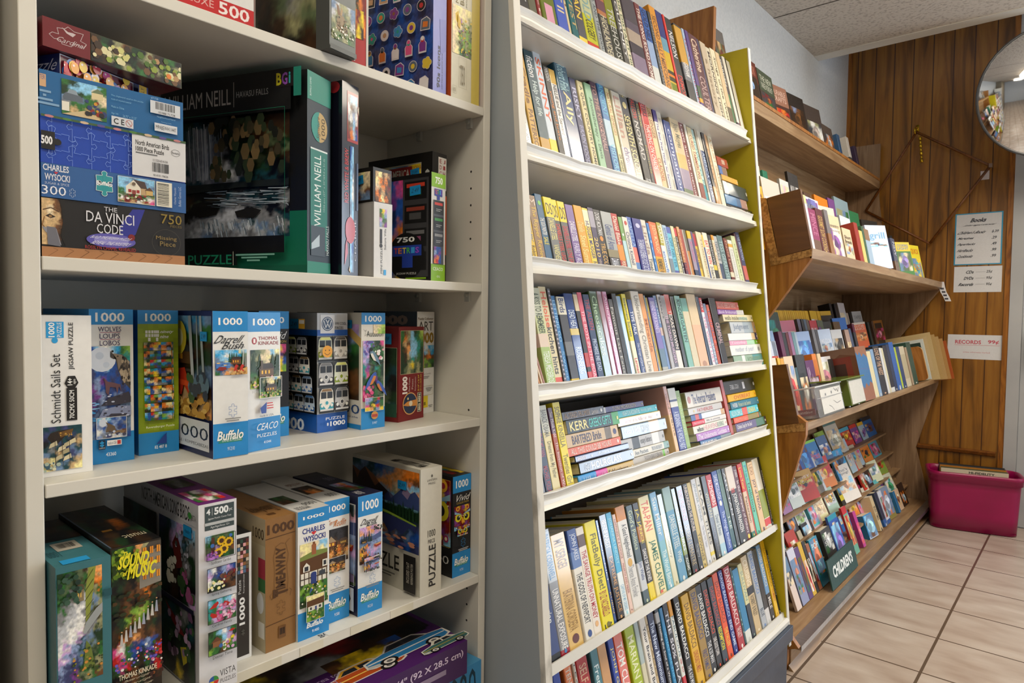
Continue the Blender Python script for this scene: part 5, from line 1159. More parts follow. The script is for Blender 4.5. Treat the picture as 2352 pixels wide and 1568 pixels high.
def make_book(name, label, cat, group, M, w, H, depth, kind, col, ops, rng, cover=False):
    """spine at local x = 0 facing +x, thickness along y, height along z; pages behind"""
    root = empty(name, M, label, cat, group)
    hard = kind.startswith('h'); mat = 'gloss' if kind.endswith('g') else ('print' if hard or cover else 'print')
    bt = .0024 if hard else .0006
    bt = min(bt, w*.2); r = min(.0028 if hard else .0009, w*.22)
    bulge = min(.0022, w*.06) if hard else 0
    cuts = {0.0, 1.0}
    bands = [o for o in ops if o[0] == 'b']
    for o in bands: cuts |= {o[1], o[2]}
    cuts = sorted(cuts)
    def colour(t):
        c = col
        for o in bands:
            if o[1] <= t <= o[2]: c = o[3]
        return c
    mb = MB(); n = 4
    outer = [(-depth, 0), (-r, 0)]+[(-r+r*math.sin(k*math.pi/2/n), r-r*math.cos(k*math.pi/2/n)) for k in range(1, n+1)]
    outer += [(-r+r*math.cos(k*math.pi/2/n), w-r+r*math.sin(k*math.pi/2/n)) for k in range(n+1)]+[(-depth, w)]
    inner = [(-depth, bt), (-max(r, bt), bt), (-max(r, bt), w-bt), (-depth, w-bt)]
    if cover: front_i = len(outer)-2
    for z0, z1 in zip(cuts, cuts[1:]):
        c = colour((z0+z1)/2)
        for i in range(len(outer)-1):
            a, b = outer[i], outer[i+1]
            mb.poly([(a[0], a[1], z0*H), (b[0], b[1], z0*H), (b[0], b[1], z1*H), (a[0], a[1], z1*H)], c, mat)
    ic = 'e8e4da' if hard else shade(col, .9)
    for i in range(3):
        a, b = inner[i], inner[i+1]
        mb.poly([(b[0], b[1], 0), (a[0], a[1], 0), (a[0], a[1], H), (b[0], b[1], H)], ic, 'matte')
    ring = outer+inner[::-1]
    ct, cb = colour(.999), colour(.001)
    no = len(outer)
    # rims: quads between outer and inner outline at both ends
    pairs = [(0, 1, 0, 1), (no-2, no-1, 2, 3)]
    for z, c in ((0, cb), (H, ct)):
        mb.poly([(outer[0][0], outer[0][1], z), (outer[1][0], outer[1][1], z), (inner[1][0], inner[1][1], z), (inner[0][0], inner[0][1], z)], c, mat)
        mb.poly([(outer[-2][0], outer[-2][1], z), (outer[-1][0], outer[-1][1], z), (inner[3][0], inner[3][1], z), (inner[2][0], inner[2][1], z)], c, mat)
        mb.poly([(p[0], p[1], z) for p in outer[1:-1]]+[(inner[2][0], inner[2][1], z), (inner[1][0], inner[1][1], z)], c, mat)
        for k in (0, -1): pass
    for i, j in ((0, 0), (-1, 3)):
        a = outer[i]; b = inner[j]
        mb.poly([(a[0], a[1], 0), (b[0], b[1], 0), (b[0], b[1], H), (a[0], a[1], H)], col, mat)
    F = Face(mb, (0, r, 0), (0, w-2*r, 0), (0, 0, H), mat)
    for k, lo, hi, c, t in ops:
        if k == 't' and t and not cover:
            m = .14 if len(t) > 3 else .2
            F.text(t, m, lo, 1-m, hi, c, -90, bold=.012 if w > .018 else 0)
        elif k == 'h' and t: F.text(t, .12, lo, .88, hi, c, fit=True)
        elif k == 'w' and t: F.text(t, .3, lo, .7, hi, c, 90)
        elif k == 'r': F.rect(.2, lo, .8, hi, c)
        elif k == 'q':
            ru = .26; F.ell(.5, lo, ru, min(.04, ru*F.W/F.H), c, 14)
    if w > .012 and not any(o[0] == 'q' for o in ops) and kind[0] in 'hp':
        c = next((o[3] for o in ops if o[0] == 't'), 'c8c8c0'); F.k += 1
        if rng.random() < .6: F.rect(.36, .022, .64, .05, c)
        else: F.ell(.5, .035, .17, .17*F.W/F.H, c, 10)
    cv = mb.build('cover', root); cv.matrix_parent_inverse.identity(); cv.matrix_basis = Matrix()
    pb = MB(); g = .003 if hard else .0004
    pb.box((-depth+(.004 if hard else .0006), bt+.0002, g), (-max(r, bt)-.0002, w-bt-.0002, H-g), rng.choice(('e6dcc0', 'e0d2ae', 'ece6d6', 'd8c8a0', 'e8e0c8')) if kind != 's' else 'd8cfc0', 'pages')
    p = pb.build('page_block', root); p.matrix_basis = Matrix()
    BOOKS_MADE.append(root)
    return root
rng = random.Random(11)
SHELFN = ['top', 'second', 'third', 'fourth', 'fifth', 'sixth', 'lowest']
def lettering(ops):
    for o in ops:
        if o[0] in 'tw' and o[4]: return ' with %s lettering' % word(o[3])
    return ''
KN = dict(h='hardback', p='paperback', s='magazine', m='magazine', v='video case', c='book', b="children's book")
ON = dict(h='hardback_book', p='paperback_book', s='magazine', m='magazine', v='video_case', c='display_book', b='picture_book')
def row_matrix(r, y, lift=.016, back=.006, lean=0):
    x, z, lip = LB[r]
    O = Vector((x, y, z))+N_*(lift+.0003)+D_*back
    M = frame(O, EX, EY, N_)
    if lean: M = M @ Matrix.Rotation(R(lean), 4, 'X')
    return M
cur = None; rows = {}
for l in BOOK_ROWS.split('\n'):
    if l.startswith('ROW'): cur = int(l.split()[1]); rows[cur] = []
    elif l.strip():
        h, _, o = l.partition(';'); a = h.split()
        rows[cur].append((float(a[0])/1e3, float(a[1])/1e3, float(a[2])/1e3, a[3], a[4], a[5], ops_of(o)))
for r, L in rows.items():
    n = len(L)
    for i, (y, w, H, k, cw, hx, ops) in enumerate(L):
        lean = 100*sum(o[1] for o in ops if o[0] == 'l')
        kk = k[0]; depth = {'h': .155, 'p': .115, 's': .19}[kk]+rng.uniform(-.012, .012)
        if r == 2: depth = .105
        if r == 4: depth = .13
        depth = min(depth, .16)
        noun = KN[kk]; lab = '%s %s%s, %s %s %s bookcase shelf' % (cw, noun, lettering(ops), place(i, n), 'standing on' if r == 4 else 'on', SHELFN[r])
        make_book(ON[kk], lab, noun if kk == 's' else 'book', 'books standing on the %s bookcase shelf' % SHELFN[r], row_matrix(r, y, back=.0065+rng.uniform(0, .004), lean=lean), w-.0004, H, depth, k, hx, ops, rng)
# lying stacks
cur = None; stacks = {}
for l in BOOK_STACKS.split('\n'):
    if l.startswith('STACK'): a = l.split(); cur = a[2]; stacks[cur] = (int(a[1]), a[3], [])
    elif l.strip():
        h, _, o = l.partition(';'); a = h.split()
        stacks[cur][2].append((float(a[0])/1e3, float(a[1])/1e3, float(a[2])/1e3, a[3], a[4], a[5], ops_of(o)))
for key, (r, side, L) in stacks.items():
    lev = .0163; n = len(L)
    for i, (y, ln, th, k, cw, hx, ops) in enumerate(L):
        x, z, lip = LB[r]
        O = Vector((x, y+ln, z))+N_*lev+D_*(.0065+rng.uniform(0, .003)+(.006 if key == 'B' else 0))
        M = frame(O, EX, N_, -EY)
        pos = 'topmost' if i == n-1 else 'bottom one' if i == 0 else ORD[n-i]+' from top'
        noun = KN[k[0]]
        lab = '%s %s%s, %s of %s stack on %s bookcase shelf' % (cw, noun, lettering(ops), pos, side, SHELFN[r])
        b = make_book(ON[k[0]], lab, 'book', '%s stack of lying books on the %s bookcase shelf' % (side, SHELFN[r]), M, th, ln, min(.145, ln*.7), k, hx, ops, rng)
        if cw == 'black-leather':
            rb = MB(); rb.mesh([(-.05, .012, .0), (-.05, .016, .0), (-.045, .012, -.012), (-.045, .016, -.012), (-.03, .008, -.026), (-.03, .012, -.026), (-.012, -.004, -.038), (-.010, .0, -.038), (.0, -.016, -.044), (.002, -.013, -.045)], [(0, 1, 3, 2), (2, 3, 5, 4), (4, 5, 7, 6), (6, 7, 9, 8)], 'c02818', 'print')
            q = rb.build('ribbon_marker', b); q.matrix_basis = Matrix(); q['label'] = 'red ribbon marker'
        lev += th+.0005
# ---------------------------------------------------------------- wooden display rack along the wall
YL, YR = 2.25, 4.66
rack = empty('display_rack', (-.75, YL, 0), 'long oak display rack along the white wall, sloping shelves full of books and children\'s books', 'display rack')
def rpart(name, mb, bv=0):
    mb.v = [(p[0]+.75, p[1]-YL, p[2]) for p in mb.v]
    o = mb.build(name, rack)
    if bv: bevel(o, bv)
    return o
def slab(name, prof, y0=YL+.02, y1=YR-.015, mat='oak_grey', bv=.0015):
    mb = MB(); mb.prism(prof, y0, y1, mat=mat); return rpart(name, mb, bv)
# side panels with the zigzag outline
side = [(-1.25, 0), (-.735, 0), (-.735, .07), (-.70, .085), (-.73, .12), (-.80, .40), (-.698, .79), (-.698, .835), (-.72, .85), (-.93, 1.03), (-.697, 1.365), (-.697, 1.385), (-.80, 1.40), (-1.0, 1.52), (-1.05, 1.94), (-1.05, 2.265), (-1.25, 2.265)]
mb = MB(); mb.prism(side, YL, YL+.02, mat='oak'); rpart('side_panel', mb)
mb = MB(); mb.prism(side, YR-.015, YR+.005, mat='oak_grey_up'); rpart('side_panel', mb)
slab('back_panel', [(-1.25, .05), (-1.243, .05), (-1.243, 2.0), (-1.25, 2.0)], mat='oak_grey')
# upright board at the left end of the top shelf
slab('top_shelf', [(-1.243, 1.985), (-1.047, 1.985), (-1.047, 2.045), (-1.243, 2.045)])
mb = MB(); mb.box((-1.0475, YL+.02, 2.032), (-1.044, YR-.015, 2.046), mat='oak'); rpart('edge_trim', mb)
# second shelf: sloping tray with a bull-nosed front, back board, upper ledge behind
slab('second_shelf', [(-.695, 1.397), (-.697, 1.365), (-.715, 1.355), (-.86, 1.33), (-1.243, 1.33), (-1.243, 1.36), (-.83, 1.36)])
mb = MB(); mb.prism([(-.6945, 1.3975), (-.6955, 1.366), (-.7015, 1.366), (-.7015, 1.396)], YL, YR-.01, mat='oak_grey'); rpart('edge_trim', mb)
slab('tray_board', [(-.872, 1.36), (-.857, 1.36), (-.873, 1.45), (-.888, 1.45)], y0=YL+.02, mat='oak_grey')
slab('upper_ledge', [(-1.243, 1.43), (-.90, 1.43), (-.90, 1.468), (-1.243, 1.468)])
# end boards of the two trays: dark board and raw chipboard edge
def endboard(P, name):
    mb = MB(); a, b, c, d = [(p[0], p[1]) for p in P]
    mb.prism([a, b, c, d], YL-.002, YL+.016, mat='dark_panel'); rpart(name, mb, .001)
endboard([(-.845, 1.573), (-.738, 1.592), (-.697, 1.397), (-.80, 1.374)], 'end_board')
endboard([(-.835, 1.01), (-.766, 1.02), (-.72, .83), (-.80, .81)], 'end_board')
mb = MB(); mb.prism([(-.872, 1.575), (-.847, 1.573), (-.802, 1.372), (-.697, 1.395), (-.697, 1.372), (-.825, 1.345)], YL-.0035, YL+.02, mat='particle_board'); rpart('chipboard_edge', mb)
mb = MB(); mb.prism([(-.80, .808), (-.72, .829), (-.70, .833), (-.70, .806), (-.80, .785)], YL-.0035, YL+.02, mat='particle_board'); rpart('chipboard_edge', mb)
# third shelf and stepped risers behind it
slab('third_shelf', [(-.698, .832), (-.698, .805), (-.80, .78), (-1.243, .78), (-1.243, .80), (-.80, .805)])
slab('riser', [(-1.243, .80), (-.862, .80), (-.862, .893), (-1.243, .893)], mat='oak_grey')
slab('riser', [(-1.243, .893), (-.861, .893), (-.861, .955), (-1.243, .955)], mat='oak_grey')
slab('riser', [(-1.243, .955), (-.945, .955), (-.945, 1.005), (-1.243, 1.005)], mat='oak_grey')
slab('riser', [(-1.243, 1.005), (-1.02, 1.005), (-1.02, 1.056), (-1.243, 1.056)], mat='oak_grey')
# sloping board with ledges for the children's books, deck and metal strip at the floor
slab('sloping_board', [(-.86, .075), (-.845, .075), (-1.10, .63), (-1.115, .63)], mat='oak_grey')
for x, z in ((-.845, .163), (-.89, .258), (-.93, .358), (-.975, .468)):
    slab('ledge', [(x-.035, z-.010), (x+.013, z-.010), (x+.013, z+.002), (x-.03, z)], mat='oak_grey', bv=.001)
slab('deck', [(-1.243, .07), (-.70, .07), (-.70, .085), (-1.243, .088)], mat='oak_grey')
slab('kick_board', [(-.742, .0), (-.73, .0), (-.73, .07), (-.742, .07)], mat='oak_grey')
mb = MB(); mb.prism([(-.735, .0855), (-.697, .0855), (-.697, .066), (-.6985, .066), (-.6985, .084), (-.735, .084)], YL+.02, YR, mat='aluminium'); rpart('metal_strip', mb)
mb = MB(); mb.prism([(-.73, 0), (-.712, 0), (-.73, .018)], YL, YR, mat='oak_grey'); rpart('floor_bead', mb)
# ---------------------------------------------------------------- things on the rack
tiers = []
for l in RACK.split('\n'):
    if l.startswith('TIER'): a = l.split(); tiers.append((a[1], float(a[2]), float(a[3]), float(a[4]), []))
    elif l.strip():
        h, _, o = l.partition(';'); a = h.split()
        tiers[-1][4].append((float(a[0])/1e3, float(a[1])/1e3, float(a[2])/1e3, a[3], a[4], a[5], ops_of(o)))
TN = {'top': 'on top oak shelf', 'second-shelf-back': 'back row of second rack shelf', 'second-shelf-middle': 'behind end board of second rack shelf', 'second-shelf-front': 'front row of second rack shelf', 'second-shelf-inner': 'inner row of second rack shelf',
      'third-shelf-back': 'back row of third rack shelf', 'third-shelf-upper': 'upper row of third rack shelf', 'third-shelf-middle': 'middle row of third rack shelf', 'third-shelf-inner': 'inner row of third rack shelf', 'third-shelf-front': 'front row of third rack shelf',
      'base-fourth': "on top ledge of children's slope", 'base-third': "on third ledge of children's slope", 'base-second': "on second ledge of children's slope", 'base-first': "on lowest ledge of children's slope", 'base-front': "on children's deck near floor"}
FILL = ['c83a30', '2a6ab0', 'e0b030', '3a8a60', 'd8d0c0', '7a4a8a', 'e08a40', '4aa0b8', '2a2c34', 'd88aa0', '8aa848', 'a8c0d0', '6a3a28', 'e4dcc0']
def cover_face(mb, w, H, base, ops, rnd):
    if not any(o[0] == 'e' for o in ops): ops = ops+[('e', rnd.uniform(.3, .6), rnd.uniform(.3, .55), rnd.choice(FILL), '')]
    F = Face(mb, (0, 0, 0), (0, w, 0), (0, 0, H), 'print')
    ov = {'b': 0}
    for k, lo, hi, c, t in ops:
        if k == 'b': F.rect(0, lo, 1, hi, c)
        elif k == 'r': F.rect(.15, lo, .85, hi, c)
    for k, lo, hi, c, t in ops:
        if k == 'e':      # a small painted ground and a loose figure centred at height lo, width hi
            inv = min(PAL, key=lambda q_: sum((C(PAL[q_])[z_]-C(c)[z_])**2 for z_ in range(3))); inb = min(PAL, key=lambda q_: sum((C(PAL[q_])[z_]-C(base)[z_])**2 for z_ in range(3))); al = inv+inb+inb+rnd.choice('wTgzvonCt')
            g0, g1 = clamp(lo-hi*.62, .04, .9), clamp(lo+hi*.62, .1, .96)
            F.pic(.08, g0, .92, g1, [''.join(rnd.choice(al) for _ in range(4)) for _ in range(4)], seed=rnd.randint(1, 99), res=1.6)
            n = 14
            for q, (dx, dy, s) in enumerate(((0, 0, 1), (.16, .09, .55), (-.15, -.07, .6))):
                ph = rnd.uniform(0, 6)
                F.poly([(clamp(.5+dx*hi+hi*.5*s*(1+.22*math.sin(3*a*6.283/n+ph))*math.cos(a*6.283/n), .03, .97), clamp(lo+dy*hi+hi*.36*s*(1+.22*math.sin(2*a*6.283/n+ph))*math.sin(a*6.283/n), .02, .98)) for a in range(n)], c if q == 0 else shade(c, 1.25 if q == 1 else .75))
    for k, lo, hi, c, t in ops:
        if k == 't' and t:
            ws = t.split(' ')
            if len(ws) > 2 or (len(ws) == 2 and len(t) > 11):
                m = (len(ws)+1)//2; ls = [' '.join(ws[:m]), ' '.join(ws[m:])]
            else: ls = [t]
            h = (hi-lo)/len(ls)
            for i, s in enumerate(ls): F.text(s, .12, hi-(i+1)*h+h*.1, .88, hi-i*h-h*.05, c, bold=.01, fit=h*H < w*.35)
def cover_item(name, lab, cat, grp, M, w, H, th, col, ops, rnd):
    root = empty(name, M, lab, cat, grp)
    mb = MB(); t = .0012
    mb.box((-t, 0, 0), (0, w, H), col); mb.box((-th, 0, 0), (-th+t, w, H), shade(col, .85)); mb.box((-th+t, 0, 0), (-t, t, H), shade(col, .8))
    cover_face(mb, w, H, col, ops, rnd)
    o = mb.build('cover', root); o.matrix_basis = Matrix()
    pb = MB(); g = .0015; pb.box((-th+t+.0001, t+.0001, g), (-t-.0001, w-g, H-g), 'e4dcc8', 'pages')
    o = pb.build('page_block', root); o.matrix_basis = Matrix()
    return root
rr = random.Random(5)
for tn, ang, tx, tz, L in tiers:
    a = R(ang); up = Vector((-math.sin(a), 0, math.cos(a))); ex = Vector((math.cos(a), 0, math.sin(a)))
    L.sort(key=lambda t: t[0]); n = len(L)
    for i, (y, w, H, k, cw, hx, ops) in enumerate(L):
        kk = k[0]; lab = '%s %s%s, %s %s' % (cw, {'c': 'cover-out book', 'b': "children's book" if 'base' not in tn else 'picture book'}.get(kk, KN[kk]), lettering(ops), place(i, n), TN[tn])
        cat = {'v': 'video', 's': 'magazine', 'm': 'magazine'}.get(kk, 'book'); grp = 'items '+TN[tn]
        O = Vector((tx, y, tz+.0005)); H = max(H, .115) if tn.startswith('base') else max(H, .09)
        d = [o[1] for o in ops if o[0] == 'd']; th = d[0] if d else .010
        M = frame(O, ex, EY, up)
        if kk in 'cb':
            Lw = w
            if w > .85*H:
                Lw = max(.72*H, min(w, .8*H)); al = math.atan2(abs(tx), y)
                s = clamp(w*math.sin(al)/Lw, 0, .95); ph = min(math.asin(s)-al, R(30))
                if ph > 0: M = M @ Matrix.Translation((-.02*(Lw/.2), 0, 0)) @ Matrix.Rotation(-ph, 4, 'Z')
            cover_item(ON[kk], lab, cat, grp, M, Lw-.001, H, th, hx, ops, rr)
        else:
            w2 = min(w, .11 if tn == 'third-shelf-front' else .075 if tn == 'second-shelf-front' else .05)
            if kk == 'v': w2 = min(w, .04)
            make_book(ON[kk], lab, cat, grp, M, w2-.0006, H, {'h': .10, 'p': .09, 's': .1, 'm': .11, 'v': .075}[kk]*(.8 if tn != 'third-shelf-front' else 1.0), 'h' if k == 'h' else k, hx, ops, rr)

# more picture books behind the ones on the ledges
for tn, ang, tx, tz, L in tiers:
    if not tn.startswith('base') or tn == 'base-front': continue
    a = R(ang); up = Vector((-math.sin(a), 0, math.cos(a))); ex = Vector((math.cos(a), 0, math.sin(a)))
    y = {'base-fourth': 3.0, 'base-third': 2.76, 'base-second': 2.6, 'base-first': 2.55}[tn]; items = []
    while y < 4.40:
        w = rr.uniform(.12, .2); items.append((y, w, rr.uniform(.10, .15), rr.choice(FILL))); y += w+rr.uniform(.004, .03)
    for i, (y, w, H, c) in enumerate(items):
        lab = '%s picture book, %s of back layer, %s' % (word(c), place(i, len(items)), TN[tn].replace("of children's slope", 'of slope'))
        ops = [('e', rr.uniform(.35, .6), rr.uniform(.25, .5), rr.choice(FILL), ''), ('b', .82, 1, rr.choice(FILL), '')]
        cover_item('picture_book', lab, 'book', 'back layer '+TN[tn], frame(Vector((tx, y, tz+.0015))-ex*.022, ex, EY, up), w, H, .008, c, ops, rr)
# ---------------------------------------------------------------- things on the third shelf and the deck
a13 = R(13); UP13 = Vector((-math.sin(a13), 0, math.cos(a13))); EX13 = Vector((math.cos(a13), 0, math.sin(a13)))
def tray(y, x=-.69, z=.8355): return frame((x, y, z), EX13, EY, UP13)
def clear_mat():
    m, nt, b = nodes('clear_plastic')
    b.inputs['Base Color'].default_value = (.92, .95, .97, 1); b.inputs['Transmission Weight'].default_value = .92; b.inputs['Roughness'].default_value = .12; b.inputs['IOR'].default_value = 1.15
    n = nt.nodes.new('ShaderNodeTexNoise'); n.inputs['Scale'].default_value = 40; mr = nt.nodes.new('ShaderNodeMapRange'); mr.inputs[3].default_value = .08; mr.inputs[4].default_value = .25
    nt.links.new(n.outputs['Fac'], mr.inputs[0]); nt.links.new(mr.outputs[0], b.inputs['Roughness']); MATS['clear_plastic'] = m
clear_mat()
def loc(o): o.matrix_basis = Matrix(); return o
crate = empty('plastic_crate', tray(2.37), 'clear plastic storage crate holding books at the left end of third rack shelf', 'crate')
mb = MB(); d, w, h, t = .15, .30, .105, .0025
mb.box((-d, 0, 0), (0, w, t), mat='clear_plastic'); mb.box((-t, 0, t), (0, w, h), mat='clear_plastic'); mb.box((-d, 0, t), (-d+t, w, h), mat='clear_plastic'); mb.box((-d+t, 0, t), (-t, t, h), mat='clear_plastic'); mb.box((-d+t, w-t, t), (-t, w, h), mat='clear_plastic'); loc(mb.build('crate_body', crate))
mb = MB(); mb.tube([(.002, -.002, h), (.002, w+.002, h), (-d-.002, w+.002, h), (-d-.002, -.002, h)], .003, 'd8dcde', 'gloss', 6, True); mb.tube([(.001, 0, h*.62), (.001, w, h*.62)], .0012, 'b8bcbe', 'gloss', 6); loc(mb.build('rim', crate))
mb = MB(); mb.box((-.0005, .05, .008), (.0008, w-.012, h-.012), 'e4e2dc', 'gloss'); f = Face(mb, (.0008, .05, .008), (0, w-.062, 0), (0, 0, h-.02)); f.line([(0, .62), (1, .66)], .0008, '4a4a48'); f.line([(.3, .3), (.42, .22), (.5, .05)], .0016, '3a3a3a'); f.line([(.55, .45), (.7, .3), (.9, .35)], .0016, '4a4a4a'); f.rect(.2, .72, .25, .82, '6a6a6a'); f.rect(.5, .75, .54, .86, '6a6a6a'); f.line([(.66, .95), (.75, .82), (.8, .9), (.84, .75), (.92, .95)], .0018, '2a2a2a'); o = loc(mb.build('painted_shine', crate))  # bright shine of the clear front, painted as a white sheet with dark marks
mb = MB(); mb.box((-.10, .004, .012), (-.012, .006, .034), '8a4a5a', 'print'); f = Face(mb, (-.10, .0035, .012), (.088, 0, 0), (0, 0, .022)); f.text('Counting', .1, .2, .9, .8, 'd8c8cc', bold=.03); loc(mb.build('label_strip', crate))
gb = empty('storage_box', tray(2.765), 'white storage box with olive green lid and side, right of the clear crate', 'box')
mb = MB(); mb.box((-.11, 0, .006), (0, .20, .105), '5c7420', 'gloss'); mb.box((0, .008, .01), (.003, .194, .10), 'dcdad2', 'gloss'); loc(mb.build('box_body', gb))
mb = MB(); mb.prism([(-.17, .118), (.012, .108), (.012, .112), (-.17, .124)], -.12, .21, '66801e', 'gloss'); loc(mb.build('lid', gb))
for y in (.03, .16): mb = MB(); mb.tube([(-.02, y, 0), (-.02, y, .008)], .006, 'c8c4b8', 'gloss'); loc(mb.build('foot', gb))
mf = empty('magazine_file', tray(3.0, -.70), 'magazine file covered in blue and brown map print on third rack shelf', 'magazine file')
mb = MB(); d, w, h = .15, .17, .228
for lo, hi, c in (((-d, 0, 0), (0, .004, h), '4a2c1c'), ((-d, w-.004, 0), (0, w, h), '4a2c1c'), ((-.004, .004, 0), (0, w-.004, h), '2a6494'), ((-d, .004, 0), (-d+.004, w-.004, h), '4a2c1c'), ((-d+.004, .004, 0), (-.004, w-.004, .004), '4a2c1c')): mb.box(lo, hi, c)
f = Face(mb, (0, 0, 0), (0, w, 0), (0, 0, h)); f.rect(0, 0, 1, 1, '2a6494'); f.poly([(0, 1), (0, .9), (.2, .84), (.35, .9), (.5, .8), (.7, .86), (1, .78), (1, 1)], '8a5a3c'); f.poly([(0, 0), (1, 0), (1, .28), (.8, .33), (.6, .24), (.4, .32), (.2, .22), (0, .3)], '8a5438'); f.line([(0, .6), (1, .56)], .001, '7a4a7a')
f = Face(mb, (-d, 0, 0), (d, 0, 0), (0, 0, h)); f.rect(0, 0, 1, 1, '6a4028'); f.poly([(0, 1), (0, .86), (.4, .82), (.6, .9), (1, .84), (1, 1)], '7a5a48'); f.rect(0, .05, .86, .84, '7a2c20'); f.rect(0, .05, .7, .72, '3a1c16'); loc(mb.build('file_body', mf))
wb = empty('wooden_bookend', tray(4.40, -.705), 'thin tan wooden board with rounded corners at the right of third rack shelf', 'board')
mb = MB(); pr = [(-.17, 0), (-.02, 0), (-.005, .006), (0, .02), (0, .17), (-.006, .185), (-.02, .195), (-.17, .20)]; mb.prism(pr, 0, .012, 'b0742c', 'oak'); loc(mb.build('board', wb))
mb = MB(); mb.prism([(p[0]+.0004, p[1]) for p in pr[2:7]]+[(-.02, .1945), (-.0066, .1845), (-.0008, .17), (-.0008, .02)], -.0004, .0124, 'd8a868'); loc(mb.build('pale_edge', wb))
def lp(y, x, lab, cols, H=.27, w=.31, rot=0, th=.004):
    r_ = empty('record_sleeve', tray(y, x) @ Matrix.Rotation(R(rot), 4, 'Z'), lab, 'record', 'record sleeves at the right end of the third rack shelf')
    mb = MB(); mb.box((-w, 0, 0), (0, th, H), cols[0]); f = Face(mb, (-w, 0, 0), (w, 0, 0), (0, 0, H))
    if len(cols) > 1: f.rect(.1, .2, .92, .92, cols[1])
    if len(cols) > 2: f.ell(.75, .4, .16, .16, cols[2]); f.ell(.75, .4, .05, .05, cols[0])
    loc(mb.build('sleeve', r_))
    return r_
r_ = lp(4.455, -.70, 'white edged record sleeve with dark picture beside the wooden board', ('d0d8d4', '2a4038', '3a5048'), .235, .2, 0, .010)
for k, (H, x, cs, nm) in enumerate(((.275, -.665, ('c4ac7c', 'c8b084'), 'tallest tan record sleeve'), (.262, -.65, ('b89a64',), 'middle tan record sleeve'), (.25, -.637, ('bc9c68', 'b8985c', '5a7a4a'), 'tan record sleeve with green label'), (.238, -.622, ('b48c54',), 'low brown tan record sleeve'), (.225, -.61, ('a8521f', 'b06a30'), 'rust orange record sleeve'))):
    lp(4.50+.026*k, x, nm+' at the right end of third rack shelf', cs, H, .26-.01*k, 0, .005)
sg = empty('childrens_sign', frame((-.752, 2.80, .093), Vector((math.cos(R(14)), 0, math.sin(R(14)))), EY, Vector((-math.sin(R(14)), 0, math.cos(R(14))))), "dark green sign board with white lettering leaning before the picture books", 'sign')
mb = MB(); mb.box((0, 0, 0), (.006, .37, .115), '1c4440'); f = Face(mb, (.006, 0, 0), (0, .37, 0), (0, 0, .115)); f.text("CHILDREN'S", .12, .3, .86, .72, 'e4e8e4', bold=.04); loc(mb.build('board', sg))
bevel(sg.children[0], .001)
tg = empty('price_tag', (-.716, 4.645, 1.40), 'curling white price tag hanging at the right end of second rack shelf', 'tag')
mb = MB(); P = [(.0, .0), (.006, -.03), (.014, -.06), (.03, -.09), (.04, -.115)]
for (a, b), (c, d) in zip(P, P[1:]): mb.poly([(a, -.003, b), (a+.03, -.001, b), (c+.03, -.001, d), (c, -.003, d)], 'dcdce0')
for k in range(4): mb.poly([(.012+.008*k, -.0035, -.035-.02*k), (.03+.008*k, -.0035, -.035-.02*k), (.032+.008*k, -.0035, -.045-.02*k), (.014+.008*k, -.0035, -.045-.02*k)], '4a4a52')
mb.build('paper_strip', tg).matrix_parent_inverse.identity()
# ---------------------------------------------------------------- signs on the panelled wall
def paper(name, lab, x0, z0, w, h, fn, cat='sign', rot=0):
    M = Matrix.Translation((x0, YW-.0012, z0)) @ Matrix.Rotation(R(rot), 4, 'Y')
    r_ = empty(name, M, lab, cat, 'paper price signs on the panelled wall'); mb = MB(); mb.box((0, 0, 0), (w, .001, h), 'd4d6da', 'matte'); f = Face(mb, (0, 0, 0), (w, 0, 0), (0, 0, h), 'matte'); fn(f); loc(mb.build('paper', r_)); return r_
def s_books(f):
    for a in ((0, 0, 1, .02), (0, .98, 1, 1), (0, 0, .028, 1), (.972, 0, 1, 1)): f.rect(*a, '3a98c0')
    f.text('Books', .34, .82, .66, .90, '4a4e56', bold=.04, shear=.5); f.text('(unless tagged otherwise)', .2, .745, .84, .78, '5a5e66', bold=.02, shear=.5)
    for k, (a, b) in enumerate((("Children's Books", '$.39'), ('Magazines', '.29'), ('Paperbacks', '.49'), ('Hardbacks', '.99'), ('Cookbooks', '.99'))):
        v = .60-.115*k; f.text(a, .08, v, .08+.036*len(a), v+.055, '5a5e66', bold=.03, shear=.6); f.text(b, .78, v, .78+.035*len(b), v+.055, '5a5e66', bold=.03, shear=.4)
paper('paper_sign', 'white price list headed with book prices and edged in blue on wood wall', -.649, 1.498, .229, .30, s_books)
def s_cd(f):
    for k, (a, b) in enumerate((('CDs', '25¢'), ('DVDs', '95¢'), ('Records', '95¢'))):
        v = .72-.24*k; f.text(a, .36-.05*len(a)*.7+.0, v, .42, v+.12, '4a4e52', bold=.04, shear=.5); f.line([(.46, v+.06), (.66, v+.06)], .0012, '7a7e82'); f.text(b, .68, v, .8, v+.12, '4a4e52', bold=.02, shear=.4)
paper('paper_sign', 'small white price list for discs and records directly under the blue edged list', -.645, 1.339, .23, .15, s_cd)
def s_rec(f):
    f.text('RECORDS', .13, .62, .57, .78, 'c05a68', bold=.03); f.text('99¢', .68, .62, .86, .8, 'c05a68', bold=.03); f.line([(.12, .57), (.87, .58)], .0016, 'c05a68'); f.text('unless otherwise marked', .27, .26, .72, .31, 'c87a84')
paper('paper_sign', 'white sheet with red lettering about records on wood wall above the tub', -.664, .948, .288, .142, s_rec)
